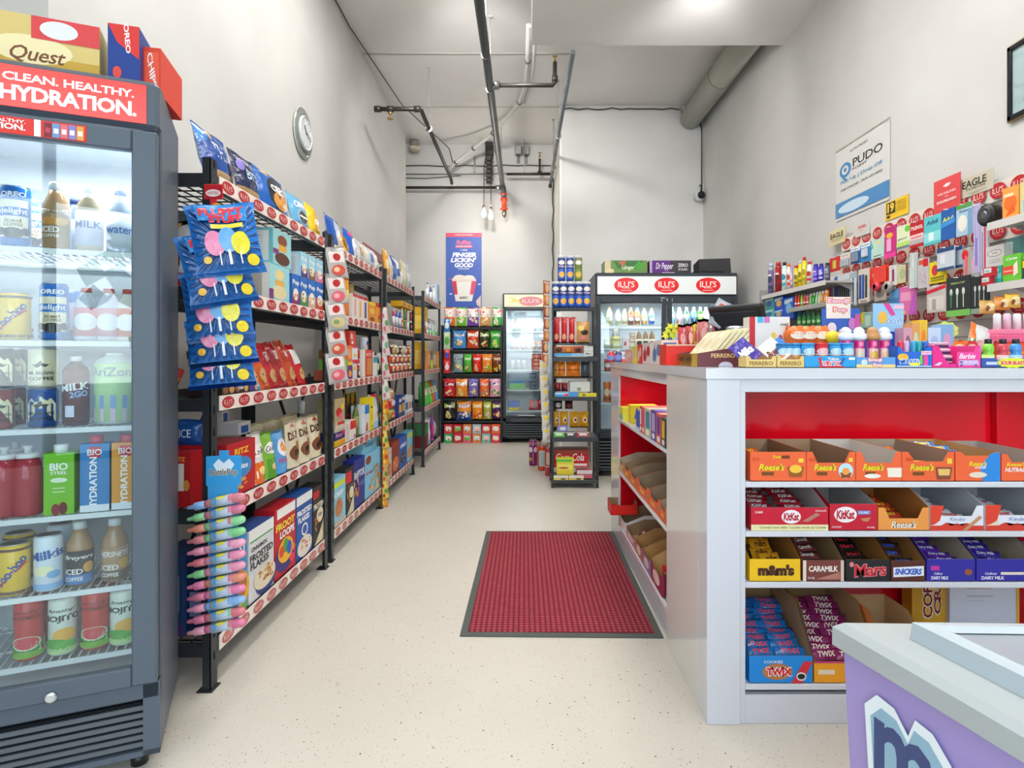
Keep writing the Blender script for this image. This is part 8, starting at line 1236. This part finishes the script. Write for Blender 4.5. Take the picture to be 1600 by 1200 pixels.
# hanging packs, upper row
L1 = [
 (1296, 1312, 402, 424, 'C81E20', [Q(.3, .2, .7, .8, 'B8A03A'), Q(.42, .25, .58, .75, 'E8D060')], 'red sharpener pack on a hook', None),
 (1313, 1328, 396, 419, 'E0C0B8', [Q(0, .7, 1, 1, 'E8E0D8'), T('Sharp', .5, .84, .7, .14, '5A4A4A')], 'pale pink card with silver blister', (.1, .1, .95, .6, 'A8B0B8')),
 (1329, 1344, 386, 412, '2A6AB0', [Q(0, .74, 1, 1, 'E0E8F0'), T('Energizer', .5, .86, .8, .12, '3A4A5A')], 'blue battery card with grey cells, left of two', (.12, .1, .88, .66, '7A8A98')),
 (1345, 1360, 379, 409, '3A8AC8', [Q(0, .76, 1, 1, 'E0E8F0'), T('Energizer', .5, .87, .8, .12, '3A4A5A')], 'light blue battery card, right of two', (.2, .25, .8, .7, 'C8CCD4')),
 (1361, 1381, 374, 403, 'B8D8CC', [E(.6, .82, .2, .1, 'D8D89A'), P([(.0, .5), (.2, .6), (.1, .9)], '5AB07A'), Q(.2, .1, .8, .14, '3A5A5A')], 'pale green card on a hook', None),
 (1382, 1400, 353, 402, 'C82A7A', [E(.5, .86, .45, .12, 'B81E6A'), E(.45, .7, .28, .09, 'F0B02A'), Q(.2, .2, .6, .6, 'E8A0D0'), Q(.0, .0, 1, .14, 'E83A9A')], 'magenta toy candy pack with yellow knob', None),
 (1401, 1421, 352, 388, 'DCE4C0', [E(.85, .8, .2, .14, '6AC03A'), T('gravol', .45, .42, .7, .12, '6A7A5A'), Q(0, .1, 1, .28, 'B8D86A'), Q(0, 0, 1, .1, '6A7A8A')], 'cream and lime medicine card', None),
 (1421.5, 1443, 346, 386, 'C01E28', [T('TYLENOL', .5, .76, .9, .14, 'F4E8E8', bold=.06, shear=.2), Q(0, .3, 1, .5, 'E8C8C8'), Q(.1, .36, .9, .42, 'D86A78'), Q(0, .12, 1, .3, 'B8B0B4')], 'red medicine card with white slanted letters', None),
 (1443.5, 1470, 337, 382, '5ABFC6', [T('Advil', .5, .78, .7, .16, '1E5A7A', bold=.06, shear=.15), Q(0, .1, 1, .44, '8AD4DA'), Q(.3, .15, .6, .42, 'D8EEEE')], 'teal medicine card with dark lettering', None),
 (1470.5, 1492, 326, 374, '1E5CA8', [T('Advil', .5, .66, .8, .16, 'E8E03A', bold=.06, shear=.15), P([(0, .4), (1, .5), (1, .7), (0, .55)], '3A8AD0')], 'dark blue medicine card with yellow lettering', None),
 (1494, 1519, 318, 368, 'A8C8DC', [Q(0, .86, 1, 1, '5A9A4A'), T('Scunci', .5, .78, .6, .08, '2A3A4A'), E(.4, .4, .3, .26, 'E8E4DC'), Q(.75, 0, 1, .8, '7AA0C8')], 'pale blue card with white puffs', None)]
for p0, p1, ya, yb, c, it, nm, bl in L1: wcard(p0, p1, ya, yb, c, it, nm + ', top row of the goods wall', X=2.02 if p1 < 1400 else 1.99, blister=bl)
L2 = [
 (1291, 1303, 434, 480, 'D8D4C8', [Q(.1 + .2*k, .1, .25+.2*k, .8, c) for k, c in enumerate(('E8B03A', 'E8602A', 'D83A7A', '9A5AB8'))], 'clear pack of rainbow coloured pens', None),
 (1303.5, 1308, 432, 474, '3A5AB0', [Q(.3, .1, .7, .9, '5A7AC8')], 'narrow blue ruler', None),
 (1309, 1328, 428, 476, 'B8C0C8', [Q(.06+.16*k, .08, .16+.16*k, .74, '2E3440') for k in range(6)] + [Q(0, .8, 1, 1, 'D0D4D8')], 'clear pack of black pens', None),
 (1328.5, 1338, 424, 478, 'A8B4BC', [Q(.1+.3*k, .05, .3+.3*k, .8, c) for k, c in enumerate(('D8DCE0', '5A6470', 'E4E8EC'))], 'clear pack of silver pens', None),
 (1341, 1358, 420, 473, 'D8CEC0', [Q(.08, .12, .3, .84, '2A4A98'), Q(.36, .12, .58, .84, '2E5AA0'), Q(.64, .14, .84, .8, '3A423A'), Q(.2, .03, .8, .07, '8A7A6A')], 'beige card with blue and black markers', None),
 (1359, 1388, 416, 446, 'E03A22', [E(.45, .6, .3, .2, 'B8AC9C'), Q(0, .2, 1, .3, 'C82A1A'), P([(0, 0), (.4, .2), (.3, .5), (0, .4)], 'D83020')], 'red tape dispenser pack', (.3, .1, .95, .9, 'E84028')),
 (1389, 1401, 415, 446, 'D8D4D0', [Q(.4, .2, .7, .8, '8A3A6A')], 'white pack with plum print', None),
 (1402, 1419, 414, 442, 'C8C49A', [E(.5, .5, .3, .3, 'A8B88A'), Q(.8, 0, 1, 1, '7A3A5A')], 'sand coloured pack', None),
 (1421, 1433, 395, 450, 'B8C4C4', [Q(.3, .4, .6, .96, 'D8DCDC'), Q(0, 0, .6, .6, 'C8D4D0')], 'tall pale grey glue pack', None),
 (1434, 1451, 404, 450, 'C0BCC0', [Q(.1, .8, .5, .95, 'D85A2A'), Q(.5, .72, .95, .98, 'C8202A')] + flakes(.5, .35, .35, .3, ['D8A8A0', 'A8A8B8'], 10, 3, .2), 'pack of mixed small parts with red corner', None),
 (1452, 1478, 408, 442, 'E8D21E', [E(.35, .6, .2, .25, 'C83A3A'), Q(.1, .2, .9, .3, '8A7A1A'), Q(.1, .1, .9, .16, '8A7A1A')], 'bright yellow card', None),
 (1464, 1491, 386, 422, 'C4CCD6', [Q(0, .8, 1, 1, '2A4A7A'), Q(0, 0, 1, .12, '2A4A7A'), Q(.2, .3, .5, .7, 'DCE0E8')], 'white medicine card with navy edges, left of two', None),
 (1491.5, 1504, 384, 418, 'A8B4C4', [Q(0, .8, 1, 1, '2A4A7A'), Q(0, 0, 1, .12, '2A4A7A')], 'grey medicine card with navy edges, right of two', None),
 (1505, 1531, 386, 436, 'B0ACAA', [E(.12, .8, .2, .16, 'D8202A'), P([(.1, .1), (.25, .05), (.3, .7), (.1, .8)], 'E86A70'), P([(.55, .15), (.8, .3), (.7, .8), (.5, .5)], 'D8A8B8')], 'clear card with red and pink razor', None)]
for k, (p0, p1, ya, yb, c, it, nm, bl) in enumerate(L2): wcard(p0, p1, ya, yb, c, it, nm + ', middle row of the goods wall', X=2.02 if p1 < 1400 else 1.99 - .02*(nm.startswith('white med')), blister=bl)
L3 = [
 (1405, 1431, 447, 492, 'DC6AA8', [Q(.1, .5, .7, .8, 'E89AC0'), P([(.6, 0), (1, 0), (1, .9), (.75, .5)], 'B85ABA'), Q(.05, .06, .4, .16, 'E8C02A')], 'glossy pink bag', None),
 (1389, 1404, 452, 475, '5A9AC8', [Q(0, 0, 1, .4, '3A7AB0')], 'light blue small pack', None),
 (1448, 1478, 446, 488, 'C4BEB8', [P([(0, .7), (1, .86), (1, 1), (0, .84)], 'D8283A'), Q(.1, .1, .9, .6, 'D8D0CC'), Q(.3, .1, .5, .5, 'B8A098')], 'grey card with slanted red header', None),
 (1478.5, 1516, 432, 494, '2E3234', [Q(0, .0, 1, .16, '7AC05A')] + [T('PREMIUM CUTLERY', .5, .84, .6, .05, 'B8E08A')] + [x for k in range(3) for x in (E(.22+.26*k, .62, .06, .09, 'DCE4DC'), Q(.2+.26*k, .22, .24+.26*k, .6, ['4AA04A', 'D8E8D0', 'C8E0B8'][k]))], 'black cutlery card with green base, left of two', None),
 (1517, 1545, 430, 490, '2A3030', [Q(0, .0, 1, .14, '8AA090')] + [x for k in range(3) for x in (E(.25+.25*k, .66, .06, .08, 'DCE4DC'), Q(.23+.25*k, .2, .27+.25*k, .64, 'D0D8D4'))], 'black cutlery card with pale base, right of two', None),
 (1345, 1362, 488, 512, '8AB0A8', [Q(0, .3, .3, 1, 'C8B82A'), Q(.4, .1, .9, .8, 'B8D0C0')], 'green and yellow small pack', None),
 (1366, 1384, 447, 470, 'B8B0A8', [E(.5, .5, .4, .3, '8A8480')], 'grey pouch', None)]
for p0, p1, ya, yb, c, it, nm, bl in L3: wcard(p0, p1, ya, yb, c, it, nm + ', low row of the goods wall', X=2.0 if p1 < 1470 else 1.97, blister=bl, kind='film' if 'bag' in nm else 'card')
for px, py, X, r, c, nm in ((1369, 448, 1.98, .026, 'D83A50', 'pinkish red tape roll'), (1388, 448, 1.98, .03, 'A8A09C', 'grey tape roll')):
    Yr = wy(px, X); g = G(); n = 22; g.lathe([(r*.5, -.012), (r, -.012), (r, .012), (r*.5, .012), (r*.5, -.012)], (c, 'plastic'), n); g.xform(Matrix.Rotation(PI/2, 4, 'Y')); tag(g.build('tape_roll', None, (X, Yr, wz(py, px, X))), nm + ' hanging on the goods wall', 'tape')
# toothbrush packs
wcard(1521, 1531, 318, 426, 'B8B0D8', [Q(.3, .1, .6, .9, '8A78D0'), Q(.4, .5, .55, .95, 'D8D0F0')], 'long lilac toothbrush pack at the right of the goods wall', X=1.93, kind='film')
wcard(1532, 1544, 346, 430, 'C8C0D0', [Q(.5, .1, .7, .9, 'D83A4A'), Q(.2, .1, .35, .8, '9A90B8')], 'long clear toothbrush pack with red handle', X=1.93, kind='film')
# right-hand shelves
def wbx(p0, p1, ya, z, d, col, it, desc, X=XS, dz=0, name='medicine_box'):
    y0, y1 = wy(p1, X), wy(p0, X); h = wz(ya, (p0+p1)/2, X)-z-dz; return Box(name, desc, 'box', y1-y0-.002, max(.03, h), d, col, it, [Q(.1, .1, .9, .9, 'D8D8D8')] if 0 else (), loc=(X, (y0+y1)/2, z+dz+.001), rot=-PI/2)
t = thing('tape_reel', 'thick black tape reel lying on its side on the upper white shelf', 'tape', (1.89, wy(1547, 1.89), 1.7185)); g = G(); g.lathe([(.012, -.022), (.042, -.022), (.045, -.018), (.045, .018), (.042, .022), (.012, .022)], ('1E2022', 'plastic'), 30); g.lathe([(.024, -.025), (.036, -.025), (.036, -.022)], ('3A3C3E', 'satin'), 24); g.xform(Matrix.Rotation(PI/2, 4, 'Y') @ Matrix.Rotation(0, 4, 'X')); g.build('reel', t); g = G(); g.lathe([(.01, -.027), (.016, -.027), (.016, -.022)], ('8A8C8E', 'metal'), 16); g.xform(Matrix.Rotation(PI/2, 4, 'Y')); g.build('hub', t)
wbx(1566, 1592, 292, 1.673, .06, 'F0A04A', [E(.5, .5, .4, .25, 'E8702A'), Q(.1, .7, .7, .8, 'F4D8B0'), P([(.2, .1), (.8, .2), (.7, .5)], 'E8601E')], 'orange medicine box on the upper white shelf')
wbx(1593.5, 1640, 278, 1.673, .06, 'D8C88A', [Q(.1, .0, 1, .45, '9AC8E8'), E(.3, .8, .15, .08, 'B88A3A')], 'cream and blue medicine box on the upper white shelf')
wbx(1540, 1569, 384, 1.429, .05, 'D4D0CE', [E(.5, .74, .4, .12, '6A6A6A'), E(.5, .74, .37, .1, 'DCD8D4'), T('DOVE', .5, .74, .3, .08, '5A5A5A'), Q(.2, .5, .8, .52, 'A8A4A0'), Q(.2, .42, .8, .44, 'A8A4A0')], 'white box with oval label on the lower white shelf', X=1.92, dz=.05)
wbx(1572, 1594, 372, 1.429, .05, '6A9A98', [Q(.0, .5, .5, .9, 'DCE4E0'), E(.6, .4, .3, .16, 'C88A5A'), Q(.1, .05, .4, .35, 'E8ECEC')], 'teal box with tan oval on the lower white shelf', X=1.95, dz=.05)
wbx(1566.5, 1596, 398, 1.429, .05, '6AC23A', [T('Curae', .5, .86, .6, .1, 'F0F4F0', bold=.05, shear=.2), Q(0, .3, .66, .6, 'E0503A'), Q(.05, .4, .55, .44, 'F0C0B8'), P([(.6, .2), (.85, .3), (.8, .75), (.6, .6)], 'F0E0D0')], 'bright green bandage box on the lower white shelf', X=1.87)
wbx(1597.5, 1640, 396, 1.429, .05, '3A3A5A', [Q(0, .5, 1, .8, 'F0D02A'), Q(0, .85, 1, 1, '6AC23A')], 'navy and yellow box at the right end of the lower shelf', X=1.87)
wbx(1549, 1565, 416, 1.429, .05, '2AA89A', [Q(0, .3, 1, .6, '6AC8C8'), Q(.1, .7, .7, .85, 'BFE8E8')], 'teal soap box on the lower white shelf', X=1.87)
for k in range(2): wbx(1533+k*3, 1547+k*4, 433-k*15, 1.429, .04, 'C8303A', [Q(.1, .4, .9, .9, 'D8E0DC'), Q(.2, .5, .7, .7, '8AC0B8')], ['small red and white box below its twin at shelf edge', 'small red and white box stacked above its twin'][k], X=1.85, dz=.0 if k == 0 else .033)
# cards and posters standing on / fixed to the wall
XP = XR-.003
def wposter(p0, p1, ya0, yb0, col, it, name, desc, cat, X=XP, th=.003, kind='card'):
    """p0 = far (left) edge px with top/bottom rows ya0/yb0 measured there"""
    y1, y0 = wy(p0, X), wy(p1, X); z1, z0 = wz(ya0, p0, X), wz(yb0, p0, X)
    g = G(); g.box(X-th, y0, z0, X, y1, z1, (col, kind)); deco(g, it, lambda u, v, e: (X-th-e, y1+(y0-y1)*u, z0+(z1-z0)*v), kind, .0006); return tag(g.build(name), desc, cat)
wposter(1307, 1391, 237, 347, 'D0CFCC', [T('AUTHORIZED', .46, .88, .34, .03, '5A5A5E'), T('PUDO', .62, .70, .54, .11, '26282C', bold=.03), T('POINT', .48, .615, .28, .03, '4A4A4E'), E(.2, .66, .115, .1, '3E84BC'), E(.2, .66, .07, .062, 'D0CFCC'), E(.2, .66, .03, .026, '3E84BC'), P([(.09, .63), (.14, .6), (.24, .52), (.2, .5)], '3E84BC'), T('Pick Up | Drop Off', .5, .50, .78, .06, '6A9AC0'), T('SHIP ONLINE - PICK UP HERE', .5, .40, .78, .03, '5A5A5E'), Q(0, .04, 1, .24, '4A84B8'), E(.36, .13, .3, .07, 'BFD4E4'), Q(0, .98, 1, 1, 'B8B4A8')], 'wall_poster', 'white parcel pick-up poster with blue band on the right wall', 'poster')
wposter(1384, 1420, 318, 346, 'E8BC24', [Q(.06, .3, .46, .94, '3A3424'), T('19', .26, .64, .3, .5, 'F0C83A', bold=.1)] + [Q(.52, .82-.12*k, .92, .85-.12*k, '8A7220') for k in range(5)] + [E(.16, .16, .08, .08, '3A3424')], 'age_sign', 'yellow age restriction sign reading 19 on the right wall', 'sign')
wposter(1460, 1501.5, 285.5, 340, 'D8484A', [P([(.36, .78), (.5, .84), (.66, .82), (.6, .76), (.48, .74)], 'F0DCDC'), T('WE DELIVER', .5, .58, .7, .06, 'F0E0E0'), T('WITH', .5, .48, .14, .03, 'F0E0E0'), T('DOORDASH', .5, .36, .72, .07, 'F4E8E8', bold=.08)], 'delivery_sign', 'red delivery service sign above the medicine cards', 'sign', X=2.09)
wposter(1501.5, 1553, 282, 312, 'C4BAA8', [T('EAGLE', .44, .64, .74, .38, '3A3428', bold=.06), T('TORCH', .46, .36, .6, .14, '6A6250'), Q(.2, .14, .8, .17, 'A8A080'), Q(.3, .08, .6, .1, 'A8A080')], 'brand_card', 'large beige card with dark capitals above the goods wall', 'sign', X=2.10)
wposter(1296, 1321, 363, 386, 'D8CC9C', [T('EAGLE', .5, .6, .8, .34, '3A3428', bold=.06), Q(.1, .3, .9, .34, '8A8264'), Q(.2, .2, .7, .23, 'A8A080')], 'brand_card', 'small cream card with dark capitals above the goods wall', 'sign', X=2.10)
wposter(1337, 1359, 352, 372, 'CCC8C4', [T('SWISS', .5, .7, .55, .22, 'D83A34', bold=.08), Q(.3, .4, .6, .44, 'D88A84')], 'price_card', 'small pale card with red lettering above the goods wall', 'sign', X=2.10)
# framed certificate
t = thing('picture_frame', 'black and gold framed certificate high on the right wall', 'picture frame', (0, 0, 0)); y1, y0 = wy(1580, XP), wy(1580, XP)-.42; z0, z1 = wz(190, 1580, XP), wz(76, 1580, XP)
a = G()
for (ya, yb_, za, zb) in ((y0, y1, z0, z0+.02), (y0, y1, z1-.02, z1), (y0, y0+.02, z0, z1), (y1-.02, y1, z0, z1)): a.box(XP-.02, ya, za, XP, yb_, zb, ('1E2024', 'gloss'), .002)
for (ya, yb_, za, zb) in ((y0-.006, y1+.006, z0-.006, z0), (y0-.006, y1+.006, z1, z1+.006), (y1, y1+.006, z0, z1), (y0-.006, y0, z0, z1)): a.box(XP-.014, ya, za, XP, yb_, zb, ('B8A074', 'metal'))
a.build('frame', t)
a = G(); a.box(XP-.01, y0+.02, z0+.02, XP-.004, y1-.02, z1-.02, ('CDD2D4', 'card')); deco(a, [Q(.15, .8-.1*k, .85, .81-.1*k, '8A9094') for k in range(6)] + [T('License', .5, .9, .4, .05, '4A5054'), E(.2, .16, .04, .04, '3A3A3A')], lambda u, v, e: (XP-.01-e, y1-.02+(y0-y1+.04)*u, z0+.02+(z1-z0-.04)*v)); a.build('certificate', t)
a = G(); a.box(XP-.0145, y0+.02, z0+.02, XP-.0125, y1-.02, z1-.02, ('F4FAFA', 'pane')); a.build('glass', t)

# ================= labels that still collide get their order along the shop =================
def centre(o):
    pts = []
    def rec(q):
        if q.type == 'MESH':
            bb = [q.matrix_world @ Vector(c) for c in q.bound_box]; pts.append(sum(bb, Vector())/8)
        for c in q.children: rec(c)
    rec(o); return sum(pts, Vector())/max(1, len(pts)) if pts else o.matrix_world.translation
bpy.context.view_layer.update()
by = {}
for o in ALL:
    if 'label' in o.keys() and 'group' not in o.keys(): by.setdefault(o['label'], []).append(o)
ORD = ['nearest', 'second nearest', 'third', 'fourth', 'fifth', 'sixth', 'seventh', 'eighth', 'ninth', 'tenth']
for lb, os_ in by.items():
    if len(os_) > 1:
        for k, o in enumerate(sorted(os_, key=lambda q: centre(q).y)): o['label'] = ORD[min(k, 9)] + ' ' + lb
